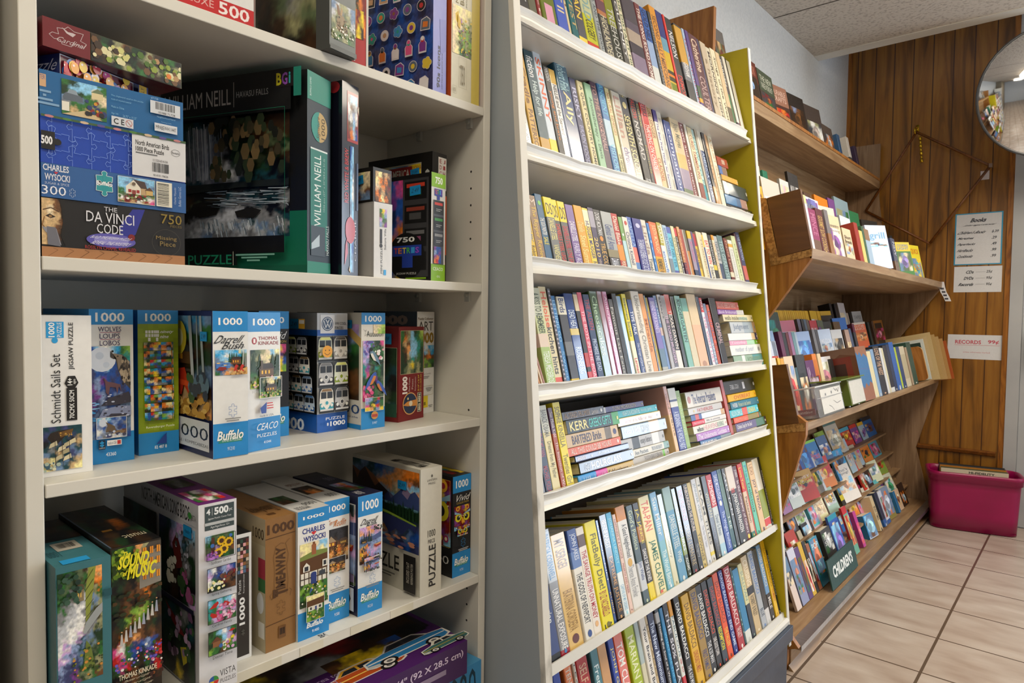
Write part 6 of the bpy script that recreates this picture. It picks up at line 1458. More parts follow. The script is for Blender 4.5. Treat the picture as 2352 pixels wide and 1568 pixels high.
# ---------------------------------------------------------------- diamond of dowels hanging from a brass hook
dia = empty('dowel_frame', (-.855, 4.63, 2.30), 'diamond shaped frame of thin dark dowels hanging on the panelled wall', 'frame')
Pd = [(0, 0), (.372, -.252), (.09, -.672), (-.262, -.447)]
for i in range(4):
    a, b = Pd[i], Pd[(i+1) % 4]; mb = MB(); mb.tube([(a[0], .002*i, a[1]), (b[0], .002*i+.002, b[1])], .0075, mat='dark_dowel', n=8); o = mb.build('dowel', dia, smooth=True); o.matrix_parent_inverse.identity()
mb = MB(); mb.box((.365, -.008, -.262), (.382, .012, -.24), '8a7466', 'gloss'); mb.build('corner_joint', dia).matrix_parent_inverse.identity()
hk = empty('brass_hook', (-.86, 4.66, 2.335), 'brass wall hook with dangling brass bells above the dowel diamond', 'hook')
mb = MB(); mb.box((-.008, .03, -.03), (.008, .04, .02), mat='brass'); mb.tube([(0, .03, 0), (0, -.02, -.005), (0, -.045, -.02), (0, -.042, -.045), (0, -.02, -.045)], .005, mat='brass', n=8); mb.build('hook', hk, smooth=True).matrix_parent_inverse.identity()
mb = MB()
for k in range(7):
    z = -.07-.022*k; x = .025+.002*k; rr_ = .009 if k % 2 == 0 else .006
    mb.tube([(x, -.03, z), (x+.002, -.03, z-.006), (x+.003, -.03, z-.014), (x+.003, -.03, z-.018)], rr_, mat='brass', n=8)
mb.tube([(.0, -.03, -.035), (.02, -.03, -.05), (.03, -.03, -.12), (.035, -.03, -.225)], .0016, mat='brass', n=6); mb.build('bell_string', hk, smooth=True).matrix_parent_inverse.identity()
wt = empty('paper_tag', (-.535, 4.6975, 1.985), 'small white paper tag stuck beside the right corner of the dowel diamond', 'tag')
mb = MB(); mb.box((0, 0, 0), (.042, .001, .05), 'd0c8c8', 'matte'); mb.build('paper', wt).matrix_parent_inverse.identity()
# ---------------------------------------------------------------- convex safety mirror
mc = Vector((-.205, 4.20, 2.300)); nn = (Vector((1.3, .2, 1.35))-mc).normalized(); rx = nn.cross(Vector((0, 0, 1))).normalized(); uy = rx.cross(nn)
mir = empty('convex_mirror', frame(mc, rx, uy, nn), 'large round convex safety mirror hanging high in the corner above the signs', 'mirror')
mb = MB(); Rm, Rs = .308, .60; V = [(0, 0, 0)]; rings = 14; n = 64; F_ = []
base = Rs-math.sqrt(Rs*Rs-Rm*Rm)
V[0] = (0, 0, base)
for i in range(1, rings+1):
    r0 = Rm*i/rings; z = math.sqrt(Rs*Rs-r0*r0)-(Rs-base)
    for k in range(n): V.append((r0*math.cos(k*2*math.pi/n), r0*math.sin(k*2*math.pi/n), z))
for k in range(n): F_.append((0, 1+k, 1+(k+1) % n))
for i in range(rings-1):
    for k in range(n): a = 1+i*n+k; b = 1+i*n+(k+1) % n; F_.append((a, a+n, b+n, b))
mb.mesh(V, F_, 'ffffff', 'chrome'); loc(mb.build('mirror_dome', mir, smooth=True))
mb = MB(); mb.tube([(Rm*math.cos(k*2*math.pi/48), Rm*math.sin(k*2*math.pi/48), 0) for k in range(48)], .007, '3c3e42', 'gloss', 8, True); loc(mb.build('rim', mir, smooth=True))
mb = MB(); mb.poly([(Rm*math.cos(-k*2*math.pi/48), Rm*math.sin(-k*2*math.pi/48), -.003) for k in range(48)], '4a4c50', 'matte'); loc(mb.build('back_plate', mir))
mb = MB(); q = mir.matrix_world.inverted(); a = q @ Vector((-.14, YW, 2.42)); mb.tube([(0, 0, -.004), (0, .02, -.10), tuple(a)], .012, '3c3e42', 'gloss', 8); loc(mb.build('bracket', mir, smooth=True))
# ---------------------------------------------------------------- magenta tub of records on the floor
tub = empty('storage_tub', Matrix.Translation((-.665, 4.385, 0)) @ Matrix.Rotation(R(14), 4, 'Z'), 'magenta plastic storage tub full of vinyl records standing on the floor tiles', 'tub')
def rrect(x0, y0, x1, y1, r_, n=5):
    P = []
    for cx, cy, a0 in ((x1-r_, y1-r_, 0), (x0+r_, y1-r_, 90), (x0+r_, y0+r_, 180), (x1-r_, y0+r_, 270)):
        for k in range(n+1): t_ = R(a0+90*k/n); P.append((cx+r_*math.cos(t_), cy+r_*math.sin(t_)))
    return P
def loft(levels, mat, cap0=True):
    mb = MB(); n = len(levels[0][1]); V = []; Fq = []
    for z, P in levels: V += [(p[0], p[1], z) for p in P]
    for i in range(len(levels)-1):
        for k in range(n): Fq.append((i*n+k, i*n+(k+1) % n, (i+1)*n+(k+1) % n, (i+1)*n+k))
    if cap0: Fq.append(tuple(range(n-1, -1, -1)))
    mb.mesh(V, Fq, 'ffffff', mat); return mb
g = lambda e, z, r_: (z, rrect(-e, -e, .40+e, .195+e, r_))
lv = [g(0, .004, .045), g(.004, .10, .047), g(.010, .24, .05), g(.012, .275, .05), g(.020, .278, .055), g(.020, .302, .055), g(.026, .306, .06), g(.026, .325, .06), g(.018, .327, .055), g(.012, .324, .05), g(.008, .30, .046), g(.002, .15, .043), g(-.003, .012, .04)]
o = loc(loft(lv, 'magenta_plastic').build('tub_body', tub, smooth=True)); 
mb = MB(); mb.poly([(p[0], p[1], .012) for p in rrect(-.003+.0+.003, .0, .40, .195, .04)], 'ffffff', 'magenta_plastic'); loc(mb.build('tub_floor', tub))
RC = [('2a2622', 'black edged record sleeve at the back of the tub'), ('b0721c', 'orange brown record sleeve in the middle of the tub'), ('5c5a3c', 'olive record sleeve behind the cream one in the tub'), ('cfc4ac', 'cream record sleeve with lettering at the front of the tub'), ('3a3c40', 'charcoal record sleeve between olive and orange ones in the tub')]
for i, (y, c, lab, z1) in enumerate(((.165, '2a2622', RC[0][1], .012), (.14, '3a3c40', RC[4][1], .010), (.115, 'b0721c', RC[1][1], .009), (.08, '5c5a3c', RC[2][1], .006), (.05, 'cfc4ac', RC[3][1], .004))):
    M = tub.matrix_world @ Matrix.Translation((.045, y, .0135+z1)) @ Matrix.Rotation(R(-5), 4, 'X')
    r_ = empty('record_sleeve', M, lab, 'record', 'records in the magenta tub'); mb = MB(); mb.box((0, 0, 0), (.315, .004, .315), c); f = Face(mb, (0, 0, 0), (.315, 0, 0), (0, 0, .315))
    if i == 4: f.text('HI-FIDELITY', .42, .935, .8, .975, '1c1c1c', bold=.03)
    if i == 2: f.rect(.04, .9, .96, .97, '8a6a2c')
    if i == 3: f.rect(.6, .86, .98, .98, '6a6240')
    loc(mb.build('sleeve', r_))
# green push pin on the pier
pp = empty('push_pin', (-.90, .125, .80), 'lime green push pin stuck in the beige pier left of the cabinet', 'push pin')
mb = MB(); mb.tube([(-.015, 0, 0), (-.004, 0, 0), (.0, 0, 0), (.004, 0, 0)], .0045, '8ab828', 'gloss', 10); mb.build('pin_head', pp, smooth=True).matrix_parent_inverse.identity()
# ---------------------------------------------------------------- the rest of the shop, seen in the mirror
tb = empty('display_table', (1.35, .6, 0), 'tan display table across the aisle, seen in the round mirror', 'table')
mb = MB(); mb.box((-.4, -.7, .72), (.4, .7, .75), mat='oak'); mb.build('table_top', tb).matrix_parent_inverse.identity()
for x in (-.36, .36):
    for y in (-.66, .66): mb = MB(); mb.box((x-.025, y-.025, 0), (x+.025, y+.025, .72), mat='oak'); mb.build('leg', tb).matrix_parent_inverse.identity()
for i, (x, y, w, d_, h, c, lab) in enumerate(((1.25, .3, .3, .25, .16, 'b4c8b8', 'pale green folded cloth on the tan display table'), (1.45, .75, .22, .2, .24, 'b81c20', 'red plush cushion on the tan display table'), (1.2, 1.0, .3, .2, .12, 'd8ccb0', 'cream folded blanket on the tan display table'))):
    r_ = empty('folded_cloth', (x, y, .7505), lab, 'cloth'); mb = MB(); mb.box((-w/2, -d_/2, 0), (w/2, d_/2, h), c, 'matte'); o = mb.build('cloth', r_); o.matrix_parent_inverse.identity(); bevel(o, .04, 4)
sh = empty('wall_shelving', (3.85, 1.4, 0), 'white wall shelving along the far side of the shop', 'shelving')
mb = MB(); mb.box((.3, -2, 0), (.33, 2, 2.2), mat='white_enamel'); mb.build('back_panel', sh).matrix_parent_inverse.identity()
for z in (.4, .8, 1.2, 1.6, 2.0): mb = MB(); mb.box((-.1, -2, z), (.3, 2, z+.03), mat='white_enamel'); mb.build('shelf', sh).matrix_parent_inverse.identity()
bn = empty('valance', (2.2, -.9, 1.0), 'blue and white panelled counter front behind the display table', 'counter')
mb = MB(); mb.box((0, 0, -.999), (.5, 2.6, .0), 'b8b4a8', 'matte'); mb.build('counter', bn).matrix_parent_inverse.identity()
for k in range(5): mb = MB(); mb.box((-.01, .02+.52*k, -.35), (-.002, .52+.52*k, -.02), '1c80c0' if k % 2 == 0 else 'd8d8d4', 'print'); mb.build('front_panel', bn).matrix_parent_inverse.identity()
# ---------------------------------------------------------------- jigsaw puzzle boxes
BL_, WH, CY = '1f86c8', 'e6e6e2', '2a9cd8'
def pbox(label, x, y, z, w, h, d, front, left=None, top=None, rot=0, group=None, lid=None, mat='print', name='puzzle_box', tilt=None, bv=.0008):
    M = Matrix.Translation((x, y, z+.0002)) @ Matrix.Rotation(R(rot), 4, 'Z')
    if tilt: M = M @ tilt
    root = empty(name, M, label, 'puzzle box', group)
    b = MB()
    def solid(mb, z0, z1, g=0):
        v = [(-d+g, g, z0), (-g, g, z0), (-g, w-g, z0), (-d+g, w-g, z0), (-d+g, g, z1), (-g, g, z1), (-g, w-g, z1), (-d+g, w-g, z1)]
        for f, c in (((0, 3, 2, 1), left or front), ((4, 5, 6, 7), top or front), ((0, 1, 5, 4), left or front), ((1, 2, 6, 5), front), ((2, 3, 7, 6), left or front), ((3, 0, 4, 7), left or front)):
            mb.poly([v[i] for i in f], c, mat)
    solid(b, 0, h)
    F = Face(b, (0, 0, 0), (0, w, 0), (0, 0, h), mat); L = Face(b, (-d, 0, 0), (d, 0, 0), (0, 0, h), mat); T = Face(b, (0, 0, h), (0, w, 0), (-d, 0, 0), mat)
    # soft scuffed edges
    for p, q, r_ in (((0, 0, 0), (0, 0, h), .0007), ((0, 0, h), (0, w, h), .0007)):
        pass
    def done():
        o = b.build('box_body', root); o.matrix_basis = Matrix(); return root
    root_done = done
    return root, F, L, T, root_done
def sticker(root, face_o, U, V, u, v, s, txt, rot=0, sk=0):
    """blue price sticker stuck on a face: centre u, v in metres"""
    mb = MB(); o = Vector(face_o); U = Vector(U).normalized(); V = Vector(V).normalized(); N = U.cross(V)
    c, sn = math.cos(R(rot)), math.sin(R(rot)); A = U*c+V*sn; B = V*c-U*sn
    p = o+U*u+V*v+N*.0022
    f = Face(mb, p-A*s*.5-B*s*.32, A*s, B*s*.64, 'print'); f.rect(0, 0, 1, 1, '1c90cc')
    mb.poly([f.P(0, 0)-N*.0006, f.P(0, 1)-N*.0006, f.P(1, 1)-N*.0006, f.P(1, 0)-N*.0006], '1878ac', 'print')
    if txt: f.text(txt, .18, .28, .82, .72, '24405c', 0, shear=.6)
    q = mb.build('price_sticker', root); q.matrix_basis = Matrix(); q['label'] = 'blue price sticker'
def buffalo(F, num='1000', no='', maker='Buffalo', top=.86, bot=.235, body=WH):
    F.rect(0, 0, 1, 1, body); F.rect(0, top, 1, 1, BL_); F.rect(0, 0, 1, bot, BL_)
    F.text(num, .16, top+.045, .84, 1-.045, 'f2f2ee', bold=.02, fit=True)
    if maker == 'Buffalo':
        F.poly([(.14, .1), (.82, .1), (.86, .145), (.2, .135)], '2a8a78'); F.text('Buffalo', .13, .115, .87, .185, '1f6a60', bold=.05, shear=.2); F.text('Buffalo', .13, .118, .87, .183, 'f2f2ee', bold=.02, shear=.2)
        F.text('GAMES & PUZZLES', .24, .108, .8, .124, 'e0ece8')
    if no: F.text(no, .4, .045, .6, .07, 'e8eef2')
CAB = ['CcCCcwC', 'gCcwCCg', 'GgnofgG', 'GnooNgG', 'bznorrg', 'zbzOrOn', 'gnOTnTN']
def note(F, u0, u1, v, n=2, col='8a8a88', h=.008):
    for k in range(n): F.rect(u0+.04*k, v-k*h*1.8, u1-.05*k, v-k*h*1.8+h, col)
G3 = 'puzzle boxes standing on the third cabinet shelf'
X = lambda dx: dx
# --- third shelf
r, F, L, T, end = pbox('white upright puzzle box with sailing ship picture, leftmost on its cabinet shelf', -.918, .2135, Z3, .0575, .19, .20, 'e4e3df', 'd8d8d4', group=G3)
F.rect(.19, .86, .5, .96, CY); F.ell(.34, .845, .055, .018, CY); F.text('1000', .23, .865, .34, .955, 'f4f4f0', 90, bold=.02); F.text('PUZZLE', .38, .865, .46, .955, 'f4f4f0', 90)
F.text('JIGSAW PUZZLE', .58, .66, .69, .955, '2a2a2a', 90, bold=.01); F.text('Schmidt Sails Set', .26, .33, .43, .76, '2c2c2c', 90)
F.poly([(.5, .575), (.56, .545), (.69, .545), (.75, .575), (.69, .62), (.56, .62)], '1c1916'); F.text('14+', .55, .562, .64, .606, 'f0f0ec', 90, bold=.02); F.text('ages', .66, .568, .71, .6, 'e8e8e4', 90)
F.rect(.53, .34, .72, .545, '1c1916'); F.text('70CMX 50CM', .58, .352, .67, .53, 'e8e8e4', 90, bold=.01)
p_ship(Sub(F, .1, .035, .8, .31, 16))
end()
r, F, L, T, end = pbox('blue and white puzzle box with howling wolves, right of the white ship box', -.952, .2785, Z3, .051, .198, .20, WH, BL_, BL_, group=G3)
F.rect(0, .9, 1, 1, BL_); F.rect(0, 0, 1, .195, BL_); F.text('1000', .14, .918, .80, .978, 'f0f0ec', bold=.02)
for k, t in enumerate(('WOLVES', 'LOUPS', 'LOBOS')): F.text(t, .2+.03*(k > 0), .855-.045*k, .72-.03*(k > 0), .887-.045*k, '3a3060'); 
F.rect(.24, .848, .7, .851, 'a03060'); F.rect(.24, .803, .7, .806, 'a03060')
p_wolf(Sub(F, 0, .16, .92, .76, 2))
p_wolf2(Sub(F, .12, .165, .80, .30, 38)); F.box_line(.12, .165, .80, .30, .0006, 'e8e8e4')
F.rect(.16, .095, .31, .155, '14283c'); F.piece(.235, .13, .0035, CY, 0, '2a9cd8'); F.text('CEACO', .17, .1, .3, .108, 'e0e0e0'); F.rect(.35, .115, .68, .15, 'f0f0ec'); F.text('made in USA', .37, .122, .56, .143, '2a3a6a'); F.rect(.58, .12, .66, .145, 'c83a3a')
F.text('43360', .32, .048, .55, .072, 'e8eef2', bold=.01)
end()
r, F, L, T, end = pbox('lime green puzzle box patterned with rows of landmark photos, third from left on its shelf', -.969, .341, Z3, .0525, .1975, .20, '8aa012', '2a7ab8', BL_, group=G3)
rnd = random.Random(2)
for j in range(22):
    for i in range(8):
        F.k = 0; F.rect(i/8, .16+j*.034, (i+1)/8, .16+(j+1)*.034, rnd.choice(('8ca314', '859c10', '94aa1c', '8fa51a')))
F.k = 1; F.rect(0, .905, 1, 1, BL_); F.rect(0, 0, 1, .15, BL_); F.text('1000', .18, .922, .82, .978, 'eef0ea', bold=.02)
for a in range(3):
    for bb in range(2): F.rect(.18+.07*a, .815+.025*bb, .235+.07*a, .835+.025*bb, 'eceee4'); F.rect(.40+.04*a-.01, .815+.025*bb, .43+.04*a, .835+.025*bb, 'eceee4')
F.rect(.24, .785, .3, .81, 'eceee4'); F.rect(.43, .785, .49, .81, 'eceee4')
F.text('ninety', .54, .835, .86, .86, 'f0f2e8', bold=.02, shear=.5); F.text('nine', .54, .805, .75, .828, 'f0f2e8', bold=.02, shear=.5)
pr = ['NotaEe', 'oYONGe', 'bcgetY', 'NoybTa', 'ecbgyG', 'rlCgnb', 'cokOva', 'CbTgbC', 'hGbgnb']
for j in range(9):
    for i, (a, b2) in enumerate(((0, .2), (.2, .58), (.58, .93), (.93, 1))):
        q = rnd.choice(pr); q2 = rnd.choice(pr); v1 = .78-j*.0605
        F.pic(.13+a*.73, v1-.0605+.002, .13+b2*.73-.004, v1-.002, [q[:2+i % 2], q2[1:3+i % 2], q[3:5+i % 2]], seed=j*5+i, res=3)
F.text('Ravensburger Puzzle', .16, .18, .86, .2, 'eef0dc'); F.poly([(.4, .07), (.66, .07), (.66, .145)], '1c3c8c'); F.text('82 487 8', .36, .038, .66, .06, 'e8eef2', bold=.01)
end()
r, F, L, T, end = pbox('white and blue puzzle box with lakeside cabin and red chairs, dark blue sides, third shelf', -.879, .401, Z3, .0485, .1975, .20, WH, '1c2458', '1c2458', group=G3)
buffalo(F, no='91210'); F.text('Darrell', .1, .78, .82, .835, '26282e', shear=.8); F.text('Bush', .3, .74, .88, .79, '26282e', shear=.8); F.line([(.6, .755), (.9, .752)], .0006, '26282e')
p_cabin(Sub(F, .06, .565, .95, .735, 39)); F.piece(.52, .32, .0078, '5a7ab0', .0005); note(F, .3, .75, .262)
p_cabin_tall(Sub(L, .06, .26, .985, .965, 58))
L.rect(.06, .045, .985, .245, 'd8dadc'); L.text('1000', .45, .115, .97, .2, '2a2e3a'); L.text('PUZZLE / ROMPECABEZAS', .4, .07, .97, .09, '6a6a6a')
L.piece(.1, .285, .012, '1f8072', .0004, '1f8072'); end()
sticker(r, (-.20, 0, 0), (1, 0, 0), (0, 0, 1), .178, .163, .02, '2.99')
r, F, L, T, end = pbox('white and blue puzzle box with a cottage painting and red lettering, third shelf', -.886, .4525, Z3, .0575, .1965, .20, WH, WH, BL_, rot=12, group=G3)
buffalo(F, maker='', bot=.235); F.ell(.2, .795, .075, .025, 'a82a30'); F.rect(.17, .78, .23, .81, 'f0e8e4'); F.text('THOMAS', .32, .8, .9, .825, '9a3038'); F.text('KINKADE', .32, .765, .94, .79, '9a3038')
p_cottage(Sub(F, .08, .45, .96, .73, 43)); p_cottage(Sub(F, .3, .38, .97, .53, 86)); F.box_line(.3, .38, .97, .53, .0007, 'f0f0ec')
F.text('DETAIL', .06, .425, .26, .44, '9a9a98'); F.poly([(.3, .31), (.5, .35), (.48, .27), (.34, .27)], '2a4a9a'); F.rect(.5, .3, .7, .308, 'c83a3a'); F.rect(.5, .318, .7, .326, 'c83a3a'); F.rect(.5, .336, .68, .344, 'c83a3a'); F.text('made in USA', .28, .246, .7, .262, '3a3a4a')
F.text('CEACO', .2, .15, .84, .2, 'f2f4f2', shear=.3); F.text('PUZZLES', .2, .1, .8, .125, 'f2f4f2'); F.text('41044', .4, .05, .62, .07, 'e8eef2'); end()
r, F, L, T, end = pbox('black and blue puzzle box mostly hidden behind the cottage box, third shelf', -.968, .513, Z3, .0505, .1985, .20, '141417', '141417', BL_, group=G3)
buffalo(F, body='141417'); F.text('Vivid', .3, .78, .88, .84, 'e8e8e8', shear=.6); F.text('COLLECTION', .2, .75, .9, .77, 'c8a850'); F.pic(.1, .52, .9, .74, ['ypoym', 'kyrpk', 'pyLyb', 'yebyl'], seed=13); F.piece(.6, .37, .007, '3a9ad0', .0005); end()
VW_ = [('8aa018', 'e0e6d0', 'dce080'), ('4a78b8', 'dfe4ea', '88a8d0'), ('d86a20', 'e8e0d0', '303030'), ('3a3a3e', 'b8b8b8', '707070'), ('2a66b0', 'c8d8e8', '5a90d0'), ('a8a49c', 'e8e4dc', '585450'), ('38a0b0', 'f0ece0', '8a6a40'), ('5aa0c8', 'e8f0f0', '3a6a8a')]
def bus(f, u0, v0, u1, v1, c):
    b_, w_, roof = c; du, dv = u1-u0, v1-v0
    q = lambda x, y: (u0+du*x, v0+dv*y)
    f.rect(u0, v0, u1, v1, '181818'); f.poly([q(.06, .08), q(.94, .08), q(.98, .4), q(.92, .86), q(.8, .97), q(.2, .97), q(.08, .86), q(.02, .4)], w_)
    f.poly([q(.06, .1), q(.94, .1), q(.96, .38), q(.5, .46), q(.04, .38)], b_); f.poly([q(.04, .52), q(.5, .1), q(.96, .52), q(.5, .5)], w_); f.poly([q(.04, .4), q(.46, .1), q(.06, .1)], b_); f.poly([q(.96, .4), q(.54, .1), q(.94, .1)], b_)
    f.rect(u0+du*.12, v0+dv*.58, u0+du*.47, v0+dv*.84, '20242a'); f.rect(u0+du*.53, v0+dv*.58, u0+du*.88, v0+dv*.84, '20242a')
    f.poly([q(.14, .86), q(.86, .86), q(.78, .96), q(.22, .96)], roof); f.ell(u0+du*.5, v0+dv*.4, du*.13, dv*.1, 'f0f0ec', 12); f.ell(u0+du*.5, v0+dv*.4, du*.1, dv*.075, b_, 12)
    f.ell(u0+du*.18, v0+dv*.3, du*.09, dv*.07, 'e8e8e0', 10); f.ell(u0+du*.82, v0+dv*.3, du*.09, dv*.07, 'e8e8e0', 10); f.rect(u0+du*.06, v0+dv*.1, u0+du*.94, v0+dv*.16, 'd8d8d8')
def emblem(f, u, v, ru):
    k = f.W/f.H; f.ell(u, v, ru, ru*k, '2a4a70', 24); f.ell(u, v, ru*.88, ru*.88*k, 'e8ecf0', 24); f.ell(u, v, ru*.78, ru*.78*k, '2a4a70', 24)
    g = lambda x, y: (u+ru*x, v+ru*k*y)
    f.line([g(-.3, .62), g(0, .12), g(.3, .62)], ru*f.W*.15, 'e8ecf0'); f.line([g(-.6, .4), g(-.3, -.55), g(0, .05), g(.3, -.55), g(.6, .4)], ru*f.W*.15, 'e8ecf0')
r, F, L, T, end = pbox('puzzle box printed with rows of camper van fronts, middle of the third shelf', -.951, .604, Z3, .0615, .1965, .15, 'c4c8cc', '181818', 'b0b4b8', rot=4, group=G3)
F.rect(0, 0, 1, .155, '1a5cb4'); F.rect(0, .81, 1, .86, '1a5cb4'); F.rect(.1, .83, .56, .985, 'eceef0'); emblem(F, .33, .91, .19); F.text('VW COOL', .58, .9, .95, .925, '3a3a3a'); F.text('FACES', .58, .865, .85, .888, '3a3a3a')
for j in range(3):
    for i in range(2): bus(F, .01+.49*i, .165+.215*(2-j), .495+.49*i, .375+.215*(2-j), VW_[(j*3+i*2+(0 if i == 0 else 3)) % 8])
F.ell(.25, .68, .16, .05, 'e8a01c', 20); F.ell(.19, .69, .014, .007, '2a1a0a', 8); F.ell(.31, .69, .014, .007, '2a1a0a', 8); F.line([(.16, .67), (.2, .657), (.25, .652), (.3, .657), (.34, .67)], .0006, '2a1a0a')
F.text('PUZZLE', .2, .105, .82, .128, 'e8ecf0'); F.text('1000', .34, .05, .84, .092, 'e8ecf0', bold=.03); F.piece(.26, .07, .0025, 'e8ecf0', 0, 'e8ecf0')
L.rect(0, 0, 1, .155, '1a5cb4'); L.rect(0, .81, 1, .86, '1a5cb4'); L.rect(0, .86, 1, 1, '8a8e92')
for j in range(4):
    for i in range(5): bus(L, .01+.2*i, .16+.162*j, .205+.2*i, .318+.162*j, VW_[(i*3+j*5) % 8])
L.text('1000', .5, .03, .96, .13, 'c8d0d8', bold=.03); L.rect(.86, .87, .97, .95, 'd8a028'); L.rect(.87, .91, .96, .94, 'e8e0d0'); end()
sticker(r, (-.15, 0, 0), (1, 0, 0), (0, 0, 1), .092, .178, .026, '2.49')
r, F, L, T, end = pbox('white and blue puzzle box with bluebirds and flowers, right of the camper van box', -.928, .674, Z3, .0495, .198, .20, 'e0dcd0', 'd8d4c8', BL_, group=G3)
F.rect(0, .9, 1, 1, BL_); F.rect(0, 0, 1, .18, BL_); F.text('1000', .15, .922, .85, .975, 'f0f2ee', bold=.02); F.text('Audubon', .22, .795, .92, .845, '3a4038'); F.line([(.08, .86), (.16, .84), (.2, .855), (.14, .8), (.24, .82)], .0004, '6a6a60'); F.pic(.5, .82, 1, .9, ['TYL', 'TLl'], seed=4)
p_blues(Sub(F, .06, .24, .94, .76, 74))
def bird(f, u, v, s, back, belly, flip=1):
    k = f.W/f.H; q = lambda x, y: (u+s*x*flip, v+s*k*y)
    f.poly([q(-.9, -1.1), q(-.55, -.2), q(-.1, .45), q(.25, .75), q(.55, .7), q(.62, .45), q(.45, .1), q(.1, -.35), q(-.4, -.6)], back); f.poly([q(.3, .5), q(.55, .4), q(.42, .05), q(.1, -.4), q(-.25, -.5), q(-.05, -.1)], belly)
    f.ell(*q(.42, .6), s*.2, s*.2*k, back, 12); f.ell(*q(.48, .64), s*.035, s*.035*k, '101010', 6); f.poly([q(.58, .62), q(.78, .56), q(.58, .53)], '2a2a2a')
bird(F, .52, .62, .3, '6a8aa0', 'e8e4d8', -1); F.ell(.38, .685, .07, .016, '14161a'); bird(F, .4, .42, .34, '3a5ab0', 'd88028'); bird(F, .78, .355, .3, '3a5ab0', 'c87830', -1)
F.pic(.12, .155, .9, .27, ['PvgrG', 'vgGbg', 'mGyrg', 'yOgvy'], seed=17); F.box_line(.12, .155, .9, .27, .0006, 'e0dcd0'); F.ell(.52, .115, .15, .035, 'c89040', 10); F.rect(.4, .1, .64, .125, 'b04030'); F.text('51907', .42, .04, .62, .06, 'e0ecf4')
L.rect(.02, .82, 1, 1, 'd0ccc0'); L.pic(.03, .25, .97, .9, ['PgGvP', 'EmGPv', 'GmGvg', 'xGGxG', 'hyGnG', 'yblnn', 'blnnn', 'ENnnN'], seed=18); L.text('1000', .5, .13, .98, .21, '2a4a7a'); L.text('Jigsaw Puzzle', .5, .09, .96, .11, '5a6a8a'); L.rect(0, 0, 1, .04, BL_); L.poly([(.5, 1), (.62, 1), (1, .78), (1, .7)], 'c8a860'); end()
sticker(r, (-.20, 0, 0), (1, 0, 0), (0, 0, 1), .165, .178, .022, '2.99')
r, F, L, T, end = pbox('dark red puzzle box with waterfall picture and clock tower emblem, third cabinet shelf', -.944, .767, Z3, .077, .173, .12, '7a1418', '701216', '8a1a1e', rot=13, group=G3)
F.pic(.07, .5, .97, .96, ['gnhCGgL', 'gohCegl', 'GtnCCeg', 'GnOCCeG', 'GNtCCgG', 'GNxexgG', 'GGhyxhG', 'GxhxGhG'], seed=21); F.box_line(.07, .5, .97, .96, .0006, 'd8c8a0')
F.text('1000', .14, .29, .34, .475, 'f0e8e0', 90, bold=.05)
for k in range(3): F.text(('Piece Puzzle', 'Piezas', 'Rompecabezas')[k], .38+.12*k, .31+.02*(k == 1), .44+.12*k, .46-.02*(k == 1), 'e0c8c0', 90)
F.text('20 1/4" x 26 3/4"', .74, .3, .8, .48, 'e8d040', 90); F.text('(51.12 x 66.52 cm)', .84, .3, .9, .48, 'e8d040', 90)
F.ell(.44, .18, .29, .12, 'e0a868', 28); F.ell(.44, .18, .26, .108, '1c3050', 28); F.poly([(.16, .17), (.34, .205), (.72, .215), (.72, .145), (.34, .155)], 'd89040'); F.ell(.46, .18, .07, .03, 'e8dcc0', 14); F.ell(.35, .235, .03, .014, 'f0d890', 10)
F.rect(.72, .075, .88, .285, 'e8dcc0'); F.rect(.735, .08, .865, .28, '1f3a2c'); F.text('BIG BEN', .76, .09, .84, .27, 'e8dcc0', 90, bold=.05)
L.pic(.05, .1, .97, .78, ['EkGEkG', 'kGEGkG', 'kkGkGE', 'adkkEk', 'kakadk', 'xEeExG', 'aeEgaE'], seed=22); L.box_line(.05, .1, .97, .78, .0007, 'b8a888'); L.rect(.05, .05, .97, .19, '1f4a38'); L.rect(.45, .08, .8, .2, '28503e'); L.text('MB', .5, .13, .74, .18, 'd8d8d0', bold=.04); L.text('PUZZLE', .5, .095, .74, .115, 'd8d8d0'); end()
sticker(r, (-.12, 0, 0), (1, 0, 0), (0, 0, 1), .09, .151, .03, '2.49')
r, F, L, T, end = pbox('tall white puzzle box with a seaside painting, behind the dark red waterfall box', -.985, .845, Z3, .064, .2015, .15, WH, '3a5468', 'd8d8d4', rot=17, group=G3)
F.text('Puzzle Collector', .06, .92, .94, .945, '6a5020', bold=.01); F.text('ART', .08, .815, .92, .905, '3a3830'); F.text('1000', .02, .69, .96, .8, '9a7a1c', bold=.04)
F.pic(.0, .45, .98, .67, ['cCwcC', 'bcCtc', 'gnnon', 'lhlxg', 'GlxlG'], seed=25); F.text('Pleasant Country', .2, .38, .8, .4, '8a8a88'); note(F, .25, .7, .36); F.box_line(.15, .18, .92, .27, .0006, 'a89860'); F.piece(.3, .22, .006, '2a6a3a', 0, '3a7a3a'); note(F, .5, .88, .245, 3); F.rect(.2, .06, .62, .175, 'e8d020'); F.bars(.25, .075, .5, .12, back=None); note(F, .66, .9, .07)
L.rect(.0, .8, 1, 1, '3a4854'); L.text('1000', .3, .87, .86, .965, '8a8078', bold=.06); L.pic(0, 0, 1, .8, ['zbEz', 'gxyx', 'GxlG', 'GgGx'], seed=26); end()
